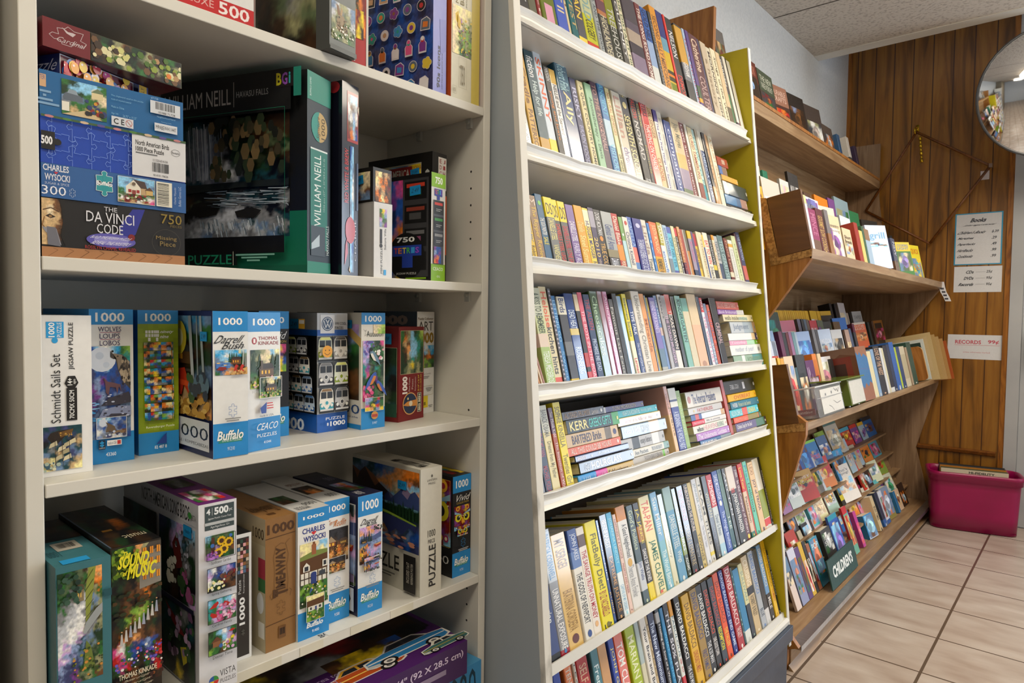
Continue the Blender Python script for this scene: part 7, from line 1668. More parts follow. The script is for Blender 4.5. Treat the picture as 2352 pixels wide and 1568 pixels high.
# --- fourth shelf
G4 = 'puzzle boxes standing on the fourth cabinet shelf'
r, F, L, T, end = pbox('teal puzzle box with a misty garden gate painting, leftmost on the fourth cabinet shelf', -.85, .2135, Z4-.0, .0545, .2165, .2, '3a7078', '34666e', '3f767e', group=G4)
T.rect(0, .5, 1, 1, '10181a'); T.pic(0, .52, 1, 1, ['kGkN', 'kkNG', 'GkkN'], seed=31); T.rect(.3, .28, .78, .45, 'b8b0a0'); T.bars(.36, .3, .72, .43, back=None); T.text('1000', .08, .18, .3, .3, '2a5058', 180); T.rect(.15, .02, .65, .1, CY)
p_mist(Sub(F, .02, .37, .83, .965, 7))
F.rect(.85, .79, 1, .83, '1f5058'); F.text('1000', .08, .02, .26, .26, '1f4e58', 90); F.text('CASSE-TETE', .3, .02, .34, .2, '24545c', 90); F.text('THOMAS KINKADE', .46, .02, .54, .34, '8ab0b4', 90); F.text('Painter of Light', .6, .05, .67, .32, 'a8c4c4', 90, shear=.6); F.text('GARDENS BEYOND', .78, .0, .83, .26, '1f4850', 90); end()
r, F, L, T, end = pbox('dark garden puzzle box with yellow lettering about music, second from left on the fourth shelf', -.858, .2702, Z4, .056, .2215, .2, '241c12', '201a14', '1c1610', group=G4)
T.pic(0, 0, 1, 1, ['kNGkN', 'NkkGk', 'GkNok', 'kNkkG', 'NGkNk'], seed=33); T.text('music', .45, .12, .9, .2, 'c8c0a0', 180); T.rect(.25, .35, .45, .39, 'a87828'); T.poly([(0, 0), (.03, 0), (.03, 1), (0, 1)], '4a5a6a')
p_music(Sub(F, .02, .22, 1, .99, 76))
F.text('The', .2, .945, .36, .975, 'e8dc28', bold=.03, shear=.6); F.text('SOUND', .12, .885, .72, .955, 'e8dc28', bold=.04, shear=.3); F.text('of', .2, .845, .28, .872, 'e8dc28', bold=.03, shear=.6); F.text('MUSIC', .3, .82, .86, .895, 'e8dc28', bold=.04, shear=.3)
F.text('THOMAS KINKADE', .1, .285, .86, .315, 'd8ccb0', bold=.02)
for k in range(3): F.text('Painter of Light', .2+.04*k, .262-.024*k, .7+.03*k, .278-.024*k, 'c8bca0', shear=.6)
F.rect(0, 0, 1, .165, 'c8c4b4'); F.text('1000', .12, .085, .7, .15, '241e18', bold=.04); F.piece(.82, .13, .0045, '2a6ab0', 0, '2a6ab0'); note(F, .3, .85, .07); end()
r, F, L, T, end = pbox('large white and purple puzzle box showing four small bird paintings, fourth cabinet shelf', -.858, .372, Z4, .0505, .2515, .26, 'd8d8da', 'c8c8cc', '6a2470', group=G4)
F.rect(.16, .86, .93, .985, '3a484a'); F.text('4', .2, .94, .3, .972, 'e8ecec', bold=.02); F.rect(.345, .935, .355, .975, 'c8d0d0'); F.text('500', .4, .935, .78, .975, 'e8ecec', bold=.04); F.text('pc', .8, .938, .88, .955, 'e8ecec'); F.rect(.16, .885, .93, .9, 'b8bcbc'); F.text('Jigsaw Puzzle Casse-Tete', .24, .912, .85, .924, 'e0e4e4'); F.text('Age/Age/Anos 12+', .3, .866, .8, .88, 'e0e4e4')
for k in range(4):
    v = .705-.165*k; (p_sun, p_spring, p_card, p_dinner)[k](Sub(F, .17, v, .92, v+.125, 40+k)); F.box_line(.17, v, .92, v+.125, .0007, '2a2420'); F.text(('Sunflower Garden', 'Spring Gathering', 'Cardinal Family', 'Dinner Time')[k], .28, v-.022, .8, v-.006, '4a4a48')
def vista(f, u, v, ru):
    k = f.W/f.H
    for i, c in enumerate(('3a8a3a', '2a5aa0', 'd8b020', 'c83028')):
        f.poly([(u, v)]+[(u+ru*math.cos(R(90*i+9*j)), v+ru*k*math.sin(R(90*i+9*j))) for j in range(11)], c)
vista(F, .3, .075, .13); F.text('VISTA', .46, .085, .88, .12, '3a3a3a'); F.text('PUZZLES', .47, .05, .88, .072, '4a4a4a')
T.pic(.12, .05, .85, .3, ['mgwPr', 'wgnmw', 'gmwgr'], seed=45); T.pic(.25, .4, .85, .62, ['Nxak', 'kaxN'], seed=46)
L.rect(0, .88, 1, 1, 'c4c4c8'); L.text('NORTH AMERICAN SONG BIRDS', .28, .895, .9, .975, '26262a', bold=.01)
p_bigbird(Sub(L, .52, .44, .965, .86, 3)); p_bigbird2(Sub(L, .52, .02, .965, .42, 46)); L.pic(.02, .44, .5, .86, ['kEGk', 'GkNG', 'kGkN'], seed=49); L.pic(.02, .02, .5, .42, ['kGEk', 'NkGk', 'GkNG'], seed=50); L.rect(.02, .42, .965, .445, '1c1c34')
vista(L, .9, .9, .02) if False else None; L.ell(.925, .935, .022, .018, '3a8a3a', 12); L.text('VISTA', .945, .915, .995, .945, '3a3a3a'); end()
sticker(r, (-.26, 0, 0), (1, 0, 0), (0, 0, 1), .232, .212, .024, '4 puzzles')
r, F, L, T, end = pbox('thin black and white photo collage puzzle box, between bird box and kraft box', -.908, .4425, Z4, .0265, .1835, .2, 'dededa', 'd0d0cc', '1a1a1a', group=G4)
F.rect(.04, .03, .86, .97, '2a2622')
for j in range(9):
    for i in range(5): F.k = 2; F.rect(.05+.16*i, .69+.03*j, .20+.16*i, .716+.03*j, rnd.choice(('3a2a20', '8a5a30', 'c8b8a0', '2a4a3a', '5a2020', '1a1a1a', 'e0a0a0', '4a6a8a', '201810', '6a5a40')))
F.text('1000', .3, .28, .62, .5, 'e8e8e4', 90, bold=.03); F.text('Puzzle', .24, .53, .4, .64, 'c8c8c4', 90); F.text('Rompecabezas', .5, .53, .62, .68, 'c8c8c4', 90); F.piece(.5, .22, .004, '5a5a54', 0, '4a4a44'); end()
r, F, L, T, end = pbox('brown kraft cardboard puzzle box with dark printed scrollwork, fourth cabinet shelf', -.8995, .486, Z4, .0485, .1985, .2, '8a6234', 'a89878', '9a7040', group=G4)
F.text('1000', .06, .88, .96, .955, '4a2e14', bold=.03); F.line([(0, .85), (1, .86)], .0009, '4a2e14'); F.line([(0, .2), (1, .215)], .0009, '4a2e14'); F.text('TIMEAWAY', .34, .4, .66, .77, '4a2e14', 90, bold=.03); F.text('T', .24, .395, .74, .46, '4a2e14', 90, bold=.02)
F.line([(.3, .42), (.28, .5), (.3, .6), (.26, .7), (.34, .78), (.5, .8), (.62, .79)], .0005, '5a3a1a'); F.line([(.7, .4), (.74, .5), (.7, .62), (.76, .7), (.66, .79), (.8, .82)], .0005, '5a3a1a'); F.line([(.2, .44), (.14, .42), (.2, .39), (.28, .41)], .0005, '5a3a1a'); F.line([(.78, .44), (.86, .42), (.8, .38)], .0005, '5a3a1a')
F.piece(.5, .31, .0095, '5a3a1a', .0004); F.rect(.42, .08, .66, .17, '6a4620'); F.bars(.44, .09, .64, .16, back=None)
L.rect(0, .0, 1, .8, 'b4a888'); L.text('1000', .82, .84, .98, .92, '3a2a18'); L.rect(.9, .55, 1, .7, 'a03040'); L.rect(.9, .45, 1, .55, '3a6a3a'); L.ell(.93, .36, .05, .08, 'd8d8d4'); L.rect(.9, .1, .99, .22, 'e0dcd0'); T.text('TimeAway', .1, .15, .9, .4, '5a3a1a', 180, shear=.5); T.rect(.3, .08, .55, .13, '5a3a1a'); end()
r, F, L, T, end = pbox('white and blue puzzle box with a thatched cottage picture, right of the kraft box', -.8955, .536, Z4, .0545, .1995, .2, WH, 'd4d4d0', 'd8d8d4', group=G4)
F.k = 0; buffalo(F, no='', maker='', top=.885, bot=.215); F.text('1000', .16, .912, .84, .972, 'f2f2ee', bold=.02) if False else None; F.text('CHARLES', .14, .82, .86, .862, '2a3a8a', bold=.02); F.text('WYSOCKI', .18, .755, .88, .798, '2a3a8a', bold=.02); F.poly([(.5, .798), (.42, .818), (.46, .828), (.5, .82), (.54, .828), (.58, .818)], 'd02a30')
p_thatch(Sub(F, .06, .25, .94, .745, 6))
p_thatch2(Sub(F, .23, .135, .8, .335, 47)); F.box_line(.23, .135, .8, .335, .0006, 'e0e0dc')
F.text('Buffalo', .24, .09, .76, .13, 'e8ece8', bold=.03, shear=.2); F.text('91400', .4, .045, .62, .068, 'e8eef2', bold=.01); T.pic(.1, .25, .6, .5, ['GgGx', 'nNnG'], seed=54); T.text('1000', .5, .12, .9, .2, '3a3a3a', 180); T.text('WYSOCKI', .12, .04, .55, .12, '2a2a3a', 180); end()
r, F, L, T, end = pbox('white and blue puzzle box with a night village scene and orange signature, fourth shelf', -.9135, .5935, Z4, .0475, .2, .2, WH, 'd4d4d0', 'd8d8d4', group=G4)
buffalo(F, no='91580'); F.text('Terry', .1, .79, .5, .84, 'c87830', shear=.8); F.text('Redlin', .4, .78, .86, .835, 'c87830', shear=.8); p_night(Sub(F, .06, .485, .94, .765, 25)); p_night(Sub(F, .14, .41, .8, .535, 68)); F.box_line(.14, .41, .8, .535, .0006, 'e0e0dc'); F.piece(.46, .33, .0078, '4a80b8', .0005); note(F, .2, .75, .272); T.pic(.1, .28, .8, .55, ['kuNk', 'NoOn'], seed=57); T.text('Terry Redlin', .2, .6, .8, .72, '8a5030', 180); T.text('1000', .5, .1, .9, .2, '5a5a58', 180); end()
r, F, L, T, end = pbox('white and blue puzzle box with a sunset lake and canoe, dark blue sides, fourth shelf', -.8995, .648, Z4, .0495, .2, .2, WH, '1a1e3c', '1a1e3c', group=G4)
buffalo(F, no='91210', top=.83); F.text('Darrell', .15, .755, .76, .805, '26282e', shear=.8); F.text('Bush', .35, .72, .75, .77, '26282e', shear=.8)
p_lake(Sub(F, .06, .43, .94, .735, 84)); p_lake(Sub(F, .2, .365, .8, .48, 35)); F.box_line(.2, .365, .8, .48, .0006, 'e0e0dc'); F.piece(.48, .3, .0078, '4a80b8', .0005); note(F, .2, .8, .25)
p_lake(Sub(L, .04, .25, .97, .93, 5)); L.box_line(.04, .25, .97, .93, .0006, 'd0d4dc'); L.rect(.04, .04, .97, .235, 'c8ccd2'); L.text('1000', .5, .1, .93, .18, '2a2e3a'); T.text('1000', .55, .62, .9, .75, '8a90a8', 180); T.pic(.2, .2, .85, .5, ['vPOv', 'xnrv', 'Gxng'], seed=61); T.text('BUSH', .2, .05, .45, .16, 'd8d8dc', 180); end()
sticker(r, (-.2, 0, 0), (1, 0, 0), (0, 0, 1), .168, .165, .022, '2.99')
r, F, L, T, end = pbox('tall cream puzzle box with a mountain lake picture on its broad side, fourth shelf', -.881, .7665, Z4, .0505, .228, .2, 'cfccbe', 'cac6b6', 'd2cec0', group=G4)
F.text('LANTERN', .3, .895, .76, .912, '5a5850'); F.text('PRESS', .36, .868, .68, .885, '5a5850'); F.ell(.52, .935, .04, .012, '5a5850', 10); F.text('1000', .34, .455, .7, .51, '2a2824'); F.text('PIECE', .36, .405, .68, .435, '2a2824'); F.text('PUZZLE', .4, .06, .72, .39, '1e1c1a', 90, bold=.015)
p_mount(Sub(L, 0, .33, .985, .97, 85))
L.text('PUZZLE', .18, .16, .76, .28, '26241f', bold=.01); L.rect(.82, .03, .985, .32, '1e1c1a'); L.text('INCLUDES 11x17', .86, .1, .9, .26, 'c8c4b4', 90); L.text('REFERENCE POSTER', .92, .1, .95, .26, 'c8c4b4', 90); note(L, .3, .7, .12, 2, '6a6860', .012); T.text('PUZZLE', .2, .06, .6, .5, '2a2824', 180, bold=.02); T.text('1000', .7, .1, .85, .2, '2a2824', 180); end()
sticker(r, (-.2, 0, 0), (1, 0, 0), (0, 0, 1), .152, .193, .024, '2.99')
r, F, L, T, end = pbox('black and blue puzzle box with a colourful patterned owl, rightmost on the fourth shelf', -.903, .8655, Z4, .0485, .194, .15, '141417', '141416', '141416', group=G4)
buffalo(F, body='141417', no='91730', top=.835, bot=.24); F.text('Vivid', .14, .745, .9, .81, 'e0e0dc', shear=.6); F.text('COLLECTION', .2, .72, .86, .738, 'c8a850')
p_owl(Sub(F, .08, .46, .92, .7, 23)); 
p_owl(Sub(F, .2, .405, .74, .5, 50)); F.piece(.46, .34, .0078, '2a8ac8', .0005); note(F, .2, .75, .275, 2, 'b0b0b0')
p_owl(Sub(L, .3, .3, .97, .96, 77)); L.box_line(.3, .3, .97, .96, .0006, 'c8b040'); L.text('1000', .5, .13, .96, .21, 'c8c8c4'); T.pic(.05, .1, .95, .9, ['kyRk', 'Rkey', 'kRky'], seed=69); end()
# --- bottom row lying boxes
G5 = 'flat puzzle boxes lying on the lowest visible cabinet shelf'
r, F, L, T, end = pbox('light blue flat puzzle box under the purple car box, lowest visible cabinet shelf', -.868, .56, Z5, .352, .155, .27, '3a88bc', '3880b0', '4a98c8', group=G5)
F.text('1000', .72, .45, .96, .95, '123448'); F.text('PIECE JIGSAW PUZZLE', .72, .28, .97, .4, '1a4058'); F.rect(.6, 0, 1, .1, 'd8c828'); end()
sticker(r, (0, 0, .155), (0, 1, 0), (-1, 0, 0), .325, .06, .03, '')
r, F, L, T, end = pbox('purple flat puzzle box printed with vintage cars, lying on the light blue box', -.862, .33, Z5+.1555, .528, .062, .27, '3a1450', '3a1450', '4a1c62', rot=-1, group=G5)
T.rect(0, .35, .98, 1, '1a1420'); T.pic(.0, .33, .96, 1, ['kNkGkyNk', 'NikhkNik', 'knyNkRkN', 'kNkkakNk'], seed=71, res=6)
T.pic(.55, .2, .85, .42, ['NyNb', 'nyyN', 'khyo'], seed=72)
def car(f, u, v, s, hs, body, roof, trim):
    q = lambda x, y: (u+s*x, v+hs*y)
    f.poly([q(-1.06, -.28), q(-1.02, .2), q(-.5, .42), q(-.3, .86), q(.4, .9), q(.66, .46), q(1.05, .36), q(1.06, -.2), q(.9, -.36), q(-.9, -.4)], 'd8d4cc'); f.poly([q(-1, -.2), q(-.98, .12), q(-.5, .36), q(.66, .4), q(1.0, .3), q(1.0, -.16), q(.86, -.3), q(-.86, -.34)], body)
    f.poly([q(-.46, .38), q(-.27, .78), q(.37, .82), q(.6, .42)], roof); f.poly([q(-.38, .4), q(-.22, .7), q(.02, .72), q(.02, .41)], '20242c'); f.poly([q(.08, .41), q(.08, .72), q(.34, .72), q(.48, .43)], '20242c')
    f.poly([q(-.98, -.06), q(.98, .04), q(.98, .1), q(-.98, .02)], trim); f.poly([q(-1.04, -.3), q(-1.0, -.12), q(-.76, -.2), q(-.76, -.36)], 'b8b8b4')
    for x in (-.56, .56):
        f.ell(*q(x, -.3), s*.2, hs*.26, '141414', 16); f.ell(*q(x, -.3), s*.13, hs*.17, 'd8d4cc', 14); f.ell(*q(x, -.3), s*.07, hs*.09, '6a6a6a', 10)
car(T, .62, .16, .16, .14, 'b04a18', 'd8a028', 'e8c860'); car(T, .82, .20, .17, .15, '2a78b0', '3a3a40', 'd8d8d0')
car(T, .93, .07, .1, .09, '3a6a68', 'd8d4c0', 'b0a040')
T.text('Enlarged area to', .36, .22, .56, .27, 'a890b8'); T.text('show detail.', .38, .15, .54, .2, 'a890b8')
F.rect(.03, .1, .26, .95, 'd8d8d8'); 
for k in range(4): F.rect(.05, .5+.1*k, .24, .55+.1*k, 'b83040')
F.rect(.05, .68, .14, .92, '2a3a7a'); F.text('GREAT AMERICAN', .05, .2, .24, .42, '1a1a2a'); F.text('36" X 11 1/4" (92 X 28.5 cm)', .52, .55, .98, .8, 'c8b8d0', bold=.02); F.text('Johnson', .36, .4, .5, .62, 'a890b8'); F.rect(.6, .3, .9, .45, '8a7a94')
F.line([(.27, .8), (.36, .85)], .001, '3a8ac0'); F.line([(.27, .6), (.36, .65)], .001, '3a8ac0'); end()
# --- second shelf: stack at the left
G2 = 'puzzle boxes stacked flat at the left of the second cabinet shelf'
sx = -.884; lev = Z2
r, F, L, T, end = pbox('black flat puzzle box with a painted face, bottom of the stack on the second shelf', sx, .2135, lev, .1545, .0655, .2, '141213', '100e0f', '100e0f', group=G2)
F.rect(0, 0, 1, .17, 'a8754a')
for k in range(9): F.line([(.04+.1*k, .01), (.1+.1*k, .12), (.07+.1*k, .15)], .0003, '5a3820')
p_face(Sub(F, 0, .2, .145, .99, 81)); F.poly([(0, .5), (.09, .48), (.12, .2), (.02, .42)], '8a8a90'); F.poly([(.03, .51), (.035, .2), (.115, .18), (.085, .5)], '6a6a72')
F.poly([(.55, .75), (.68, 1), (.5, 1), (.45, .82)], '141213'); F.poly([(.54, .36), (.62, .5), (.69, .98), (.6, .96), (.5, .6)], '2a2f8a'); F.ell(.45, .35, .17, .13, '5a54a8', 28); F.ell(.45, .35, .12, .08, '8a86c8', 24)
F.text('THE', .4, .87, .49, .95, 'd0d0d4'); F.text('DA VINCI', .28, .66, .61, .85, 'd8d8dc'); F.text('CODE', .35, .47, .53, .64, 'd8d8dc'); F.ell(.59, .44, .025, .06, '7a1c1c', 14); F.text('BUILD THE JIGSAW PUZZLE', .31, .36, .58, .42, 'e8e8f0', shear=.4); F.text('REVEAL THE MYSTERY', .32, .27, .58, .33, 'e8e8f0', shear=.4); F.text('ROSSLYN CHAPEL REVEALED', .27, .18, .62, .24, 'a83028')
F.text('750', .81, .76, .97, .94, '8a7428'); F.text('PIECES', .88, .7, .97, .745, '6a5a28'); F.text('Missing', .77, .43, .93, .52, '8a7440'); F.text('Piece', .8, .33, .92, .42, '8a7440'); F.line([(.85+.11*math.cos(i*.3), .4+.25*math.sin(i*.3)) for i in range(22)], .0003, '4a4438'); end(); lev += .0658
r, F, L, T, end = pbox('blue flat puzzle box with a country store picture, second from bottom in the stack', sx+.002, .2135, lev, .1555, .0375, .2, '2a5a94', '2a5a94', 'a86038', group=G2)
F.text('CHARLES', .01, .78, .17, .97, 'd8dce4', bold=.02); F.text('WYSOCKI', .02, .5, .175, .7, 'd8dce4', bold=.02); F.poly([(.09, .7), (.075, .77), (.09, .76), (.105, .77)], 'c83038'); F.text('SUGAR & SPICE', .02, .38, .17, .45, 'b8c4d8'); F.text('300', .0-.03+.03, .08, .15, .34, 'e0e4ec'); F.piece(.19, .2, .0042, 'b8c8dc', .0003)
F.piece(.4, .62, .0125, 'd8e4e4', .0005, '2a9298'); F.text('Buffalo', .345, .56, .455, .68, 'f0f2f0', bold=.03); p_store(Sub(F, .49, .12, .755, .93, 90)); F.box_line(.49, .12, .755, .93, .0004, 'e0dcc8'); F.bars(.765, .12, .885, .93, vert=False, seed=4, back='dcd8c4'); F.text('Charles Wysocki', .9, .25, .92, .8, 'a8b8d0', 90); F.text('Buffalo Games LLC', .935, .2, .955, .85, 'a8b8d0', 90); end(); lev += .0378
r, F, L, T, end = pbox('bright blue flat puzzle box with jigsaw outlines and white label, middle of the stack', sx+.001, .2135, lev, .155, .0525, .2, '0f3fa4', '0f3fa4', '4a6a3a', group=G2)
def jl(f, u, v0, v1, n, col):
    for k in range(n):
        a = v0+(v1-v0)*k/n; b_ = v0+(v1-v0)*(k+1)/n; m = (a+b_)/2; s = 1 if k % 2 else -1
        f.line([(u, a), (u, m-.03), (u+.022*s, m-.06), (u+.035*s, m), (u+.022*s, m+.06), (u, m+.03), (u, b_)], .0004, col)
for i in range(5): jl(F, .07+.125*i, 0, 1, 3, '7a9ae0')
for j in range(2):
    for i in range(5):
        u = .0+.125*i; v = .3+.35*j; s = 1 if (i+j) % 2 else -1
        F.line([(u, v), (u+.05, v-.01), (u+.045, v+.1*s), (u+.07, v+.14*s), (u+.09, v+.1*s), (u+.08, v-.01), (u+.125, v-.02)], .0004, '7a9ae0')
F.rect(0, .28, .085, .66, '0c0c0e'); F.ell(.1, .46, .025, .07, '0c0c0e'); F.text('500', -.0, .38, .07, .56, 'e0e0e0', bold=.04); F.rect(.595, .02, 1, .98, 'd0d0d0')
F.text('North American Birds', .62, .72, .87, .84, '2c2c2c', bold=.02); F.text('1000 Piece Puzzle', .62, .58, .83, .69, '2c2c2c', bold=.02); note(F, .62, .78, .53, 1, '6a6a6a', .03); F.line([(.92+.035*math.cos(i*.5), .68+.08*math.sin(i*.5)) for i in range(14)], .0003, '3a3a3a'); F.text('Re-marks', .892, .65, .948, .71, '3a3a3a'); F.text('111320-81410A', .745, .4, .86, .46, '5a5a5a'); F.bars(.735, .1, .875, .4, seed=9, back=None); F.text('81410 19626', .75, .06, .86, .11, '3a3a3a')
F.rect(0, .95, 1, 1, '3a5a34'); 
for k in range(9): F.k = 40+k; F.ell(.05+.11*k, .975, .03, .03, ('b87a7a', '4a7a3a', 'c8b090', '5a4a8a')[k % 4], 8)
end(); lev += .0528
r, F, L, T, end = pbox('teal blue flat puzzle box with street picture and barcode, fourth up in its stack', sx, .2135, lev, .1535, .049, .2, '0e5c92', '0e5c92', '0c4c7c', group=G2)
F.rect(0, .62, .04, .9, 'c8a078'); F.text('TER', .0, .78, .035, .88, '4a5a8a'); note(F, .0, .07, .5, 4, '7aa0c0', .05); p_street(Sub(F, .135, .1, .43, .9, 23)); F.text('The chipboard used in this puzzle', .46, .74, .69, .79, '7ab0d0'); F.text('made of recycled material', .46, .65, .6, .7, '7ab0d0'); F.text('Made in China', .46, .48, .55, .53, '7ab0d0'); F.text('Age 14+', .46, .31, .51, .37, '7ab0d0'); F.text('26.75" x 19.25"', .54, .3, .64, .36, '7ab0d0')
F.rect(.46, .06, .615, .28, 'c8ccd0'); F.text('C E', .475, .1, .55, .24, '1c1c1c', bold=.02); F.line([(.583+.022*math.cos(i*.45), .17+.08*math.sin(i*.45)) for i in range(15)], .0005, 'b84838'); F.line([(.568, .22), (.598, .12)], .0005, 'b84838')
F.text('#71738', .745, .9, .8, .95, '9ac0dc'); F.rect(.74, .56, .97, .87, 'ccd0d4'); F.bars(.77, .62, .94, .87, seed=12, back=None); F.text('05988 71738', .8, .575, .93, .63, '2a2a2a'); F.text('Neighborhood Patrol', .79, .46, .93, .51, '8ab8d8'); F.text('Tracking Code', .82, .36, .9, .39, '8ab8d8'); F.rect(.77, .13, .945, .33, 'ccd0d4'); F.text('MPABEWH11447', .78, .18, .935, .28, '2a2a2a'); end(); lev += .0493
r, F, L, T, end = pbox('small blue puzzle box with glossy jelly sweets, tucked under the top box of the stack', sx-.012, .236, lev, .116, .026, .10, '1c2c6a', '16245c', '16245c', rot=24, group=G2, mat='gloss')
F.rect(.0, .04, .86, .98, 'd0d0d4'); p_jelly(Sub(F, .008, .1, .85, .94, 11)); F.rect(.87, .1, 1, .9, '1c2c6a'); F.rect(.88, .2, .98, .9, 'c8a018'); F.text('JELLY', .9, .3, .96, .8, '3a3a20', 90); L.text('Puzzle', .5, .3, .97, .8, 'c8c8dc', shear=.6); end(); lev += .0265
r, F, L, T, end = pbox('dark red flat puzzle box with a vegetable picture, topmost of the stack', sx-.002, .2175, lev, .163, .0325, .2, '3a3a1c', '5a0c14', '2a0a0c', rot=10, group=G2)
F.rect(0, 0, .305, 1, '6a1018'); F.line([(.07, .35), (.04, .45), (.06, .55), (.1, .55), (.09, .75), (.14, .8), (.16, .9), (.2, .8), (.26, .82), (.24, .55), (.28, .5), (.26, .35), (.2, .4), (.18, .25), (.12, .25), (.11, .38), (.07, .35)], .0006, 'b8a8a8'); F.poly([(.12, .82), (.15, .66), (.19, .6), (.21, .72), (.19, .74), (.16, .72)], 'c0b0b0'); F.text('Cardinal', .09, .3, .27, .48, 'c0b0b0', shear=.4)
p_veg(Sub(F, .31, .02, .99, .98, 24)); end()
# --- second shelf: upright boxes right of the stack
G2b = 'upright puzzle boxes on the second cabinet shelf'
r, F, L, T, end = pbox('large green and black puzzle box with a waterfall photograph on its broad side, second shelf', -.884, .5445, Z2, .057, .298, .27, '24323c', '0c0d0e', '1f8270', rot=21, group=G2b, mat='print')
F.rect(0, 0, 1, .06, '1f7c66'); F.rect(0, .86, 1, 1, '1f8270'); F.text('BUFFALO GAMES', .1, .88, .16, .97, 'c8dcd8', 90); F.ell(.5, .74, .34, .075, 'b89a60', 26); F.poly([(.5+.34*math.cos(R(a)), .74+.075*math.sin(R(a))) for a in range(90, 275, 12)]+[(.5, .69), (.42, .72), (.5, .75), (.44, .78)], '2a8c80'); F.text('Signature', .38, .68, .54, .79, '4a3a1c', 90, shear=.5); F.text('1000', .58, .685, .74, .79, '4a3a1c', 90)
F.rect(.12, .12, .84, .62, '1f7468'); F.rect(.12, .62, .84, .628, 'd8e0dc'); F.text('WILLIAM NEILL', .28, .24, .56, .6, 'e0e8e4', 90); F.text('1026 pcs (27" x 20"/69.0 x 51.0)', .66, .32, .74, .59, 'a8c8c0', 90); F.rect(.14, .09, .74, .24, '3a4650'); F.poly([(.16, .15), (.5, .2), (.5, .14), (.16, .12)], 'b0c0c8'); F.text('HAVASU FALLS', .78, .1, .9, .25, 'c8d4d0', 90)
L.rect(.25, 0, 1, .31, '0f6a50'); L.rect(0, .0, 1, .04, '0e5c46'); p_fall(Sub(L, .03, .185, .885, .80, 86))
L.rect(0, .10, .885, .185, '0c0c0d'); L.rect(0, .04, .56, .10, '0a1412'); L.text('PUZZLE', .2, .045, .52, .095, '1f8a66', bold=.01); L.rect(.53, .04, .534, .11, 'c8c8b0'); note(L, .55, .82, .088, 3, '7ab0a0', .008)
L.rect(0, .80, .93, 1, '0b0c0d'); L.text('WILLIAM NEILL', -.22+.25, .855, .52, .935, 'b8b4ac'); L.rect(.54, .84, .543, .965, 'c8c4b8'); L.text('HAVASU FALLS', .56, .885, .78, .915, 'a8a8a4'); L.line([(0, .815), (.89, .815), (.89, .1)], .0005, '1f8a66'); L.rect(.83, .91, .95, 1, '140c0c'); L.text('B', .835, .92, .87, .98, 'd8d020', bold=.03); L.text('G', .872, .92, .91, .98, '8a4aa8', bold=.03); L.text('i', .918, .925, .93, .98, '2aa0a0', bold=.03); L.rect(.95, .86, 1, 1, '1f8270'); end()
sticker(r, (-.27, 0, 0), (1, 0, 0), (0, 0, 1), .218, .262, .036, '2.99', -12)
r, F, L, T, end = pbox('worn shiny navy puzzle box with torn edges, leaning beside the waterfall box', -.893, .611, Z2, .040, .302, .22, '15182c', '10121e', '181c30', rot=16, group=G2b, mat='gloss')
F.rect(.3, .7, .97, .96, 'a83838'); F.pic(.34, .715, .93, .945, ['aCwC', 'wnas', 'swvw', 'naCR', 'Rosb'], seed=92); F.text('RED WHITE & BREW', .15, .38, .38, .66, 'b83838', 90, bold=.02); F.text('CHARLIE', .76, .08, .86, .3, 'c8ccd8', 90); F.pic(.48, .02, .7, .68, ['bC', 'Cz', 'Cw', 'zC', 'wC', 'Cb', 'Cz'], seed=93); F.ell(.5, .24, .3, .07, 'b83a3a', 20); F.poly([(.15, .05), (.35, .12), (.3, .2), (.2, .16)], 'b02c30'); F.rect(.86, .35, .98, .6, '3a4a6a'); F.poly([(.4, .03), (.52, .015), (.46, .055)], 'b09a78'); F.poly([(.9, .88), (1, .85), (1, .9)], 'b8a890')
L.ell(.93, .97, .05, .03, 'a82c34'); L.text('RED WHITE BREW', .4, .9, .85, .96, 'a83038'); end()
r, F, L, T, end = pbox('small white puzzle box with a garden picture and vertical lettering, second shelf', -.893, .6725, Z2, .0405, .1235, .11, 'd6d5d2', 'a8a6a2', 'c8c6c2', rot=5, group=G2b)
F.pic(.3, .68, .7, .92, ['gyP', 'nlv', 'Pgx', 'vhp'], seed=94); F.text('Sakura Villa', .56, .38, .66, .66, '3a3a3a', 90); F.text('MINI PUZZLE', .36, .06, .46, .4, '3a3a3a', 90); F.rect(.32, .46, .44, .65, '2a2622'); F.ell(.38, .43, .09, .03, '2a2622', 6); F.rect(.52, .04, .66, .11, CY); L.rect(.2, .02, .98, .98, 'aeaca8'); L.box_line(.04, .01, .96, .985, .0003, '6a6864'); end()
r, F, L, T, end = pbox('small dark framed puzzle box with golden ornaments, standing on the small white box', -.895, .672, Z2+.124, .0415, .056, .11, '1e1c1a', '1c1a18', '222020', rot=6, group=G2b)
F.pic(.12, .02, .94, .9, ['tYntn', 'YonoN', 'TtonR', 'ontNn', 'noYoN'], seed=95, res=7, jit=.5); L.pic(.5, .06, .94, .88, ['TTYT', 'TzTT', 'zzTn', 'znzz'], seed=96); end()
sticker(r, (-.11, 0, 0), (1, 0, 0), (0, 0, 1), .078, .036, .022, '2.49', 8)
r, F, L, T, end = pbox('black puzzle box about postcards with an orange panel, behind the falling-block box', -.93, .832, Z2, .040, .241, .17, '16120f', '161412', '1a1816', rot=6, group=G2b)
F.rect(.0, .22, 1, .68, 'c8501c'); F.rect(.4, .72, .96, .97, 'd8d4cc')
for j in range(5):
    for i in range(2): F.text('ABCDEFGHIJ'[j+5*i], .48+.25*i, .74+.046*j, .62+.25*i, .77+.046*j, '9a3a3a')
F.text('yellowstone', .2, .3, .4, .62, 'd8c8b8', 90); F.pic(.1, .02, .9, .2, ['oyN', 'yNo', 'nYx', 'Tny'], seed=97, res=8)
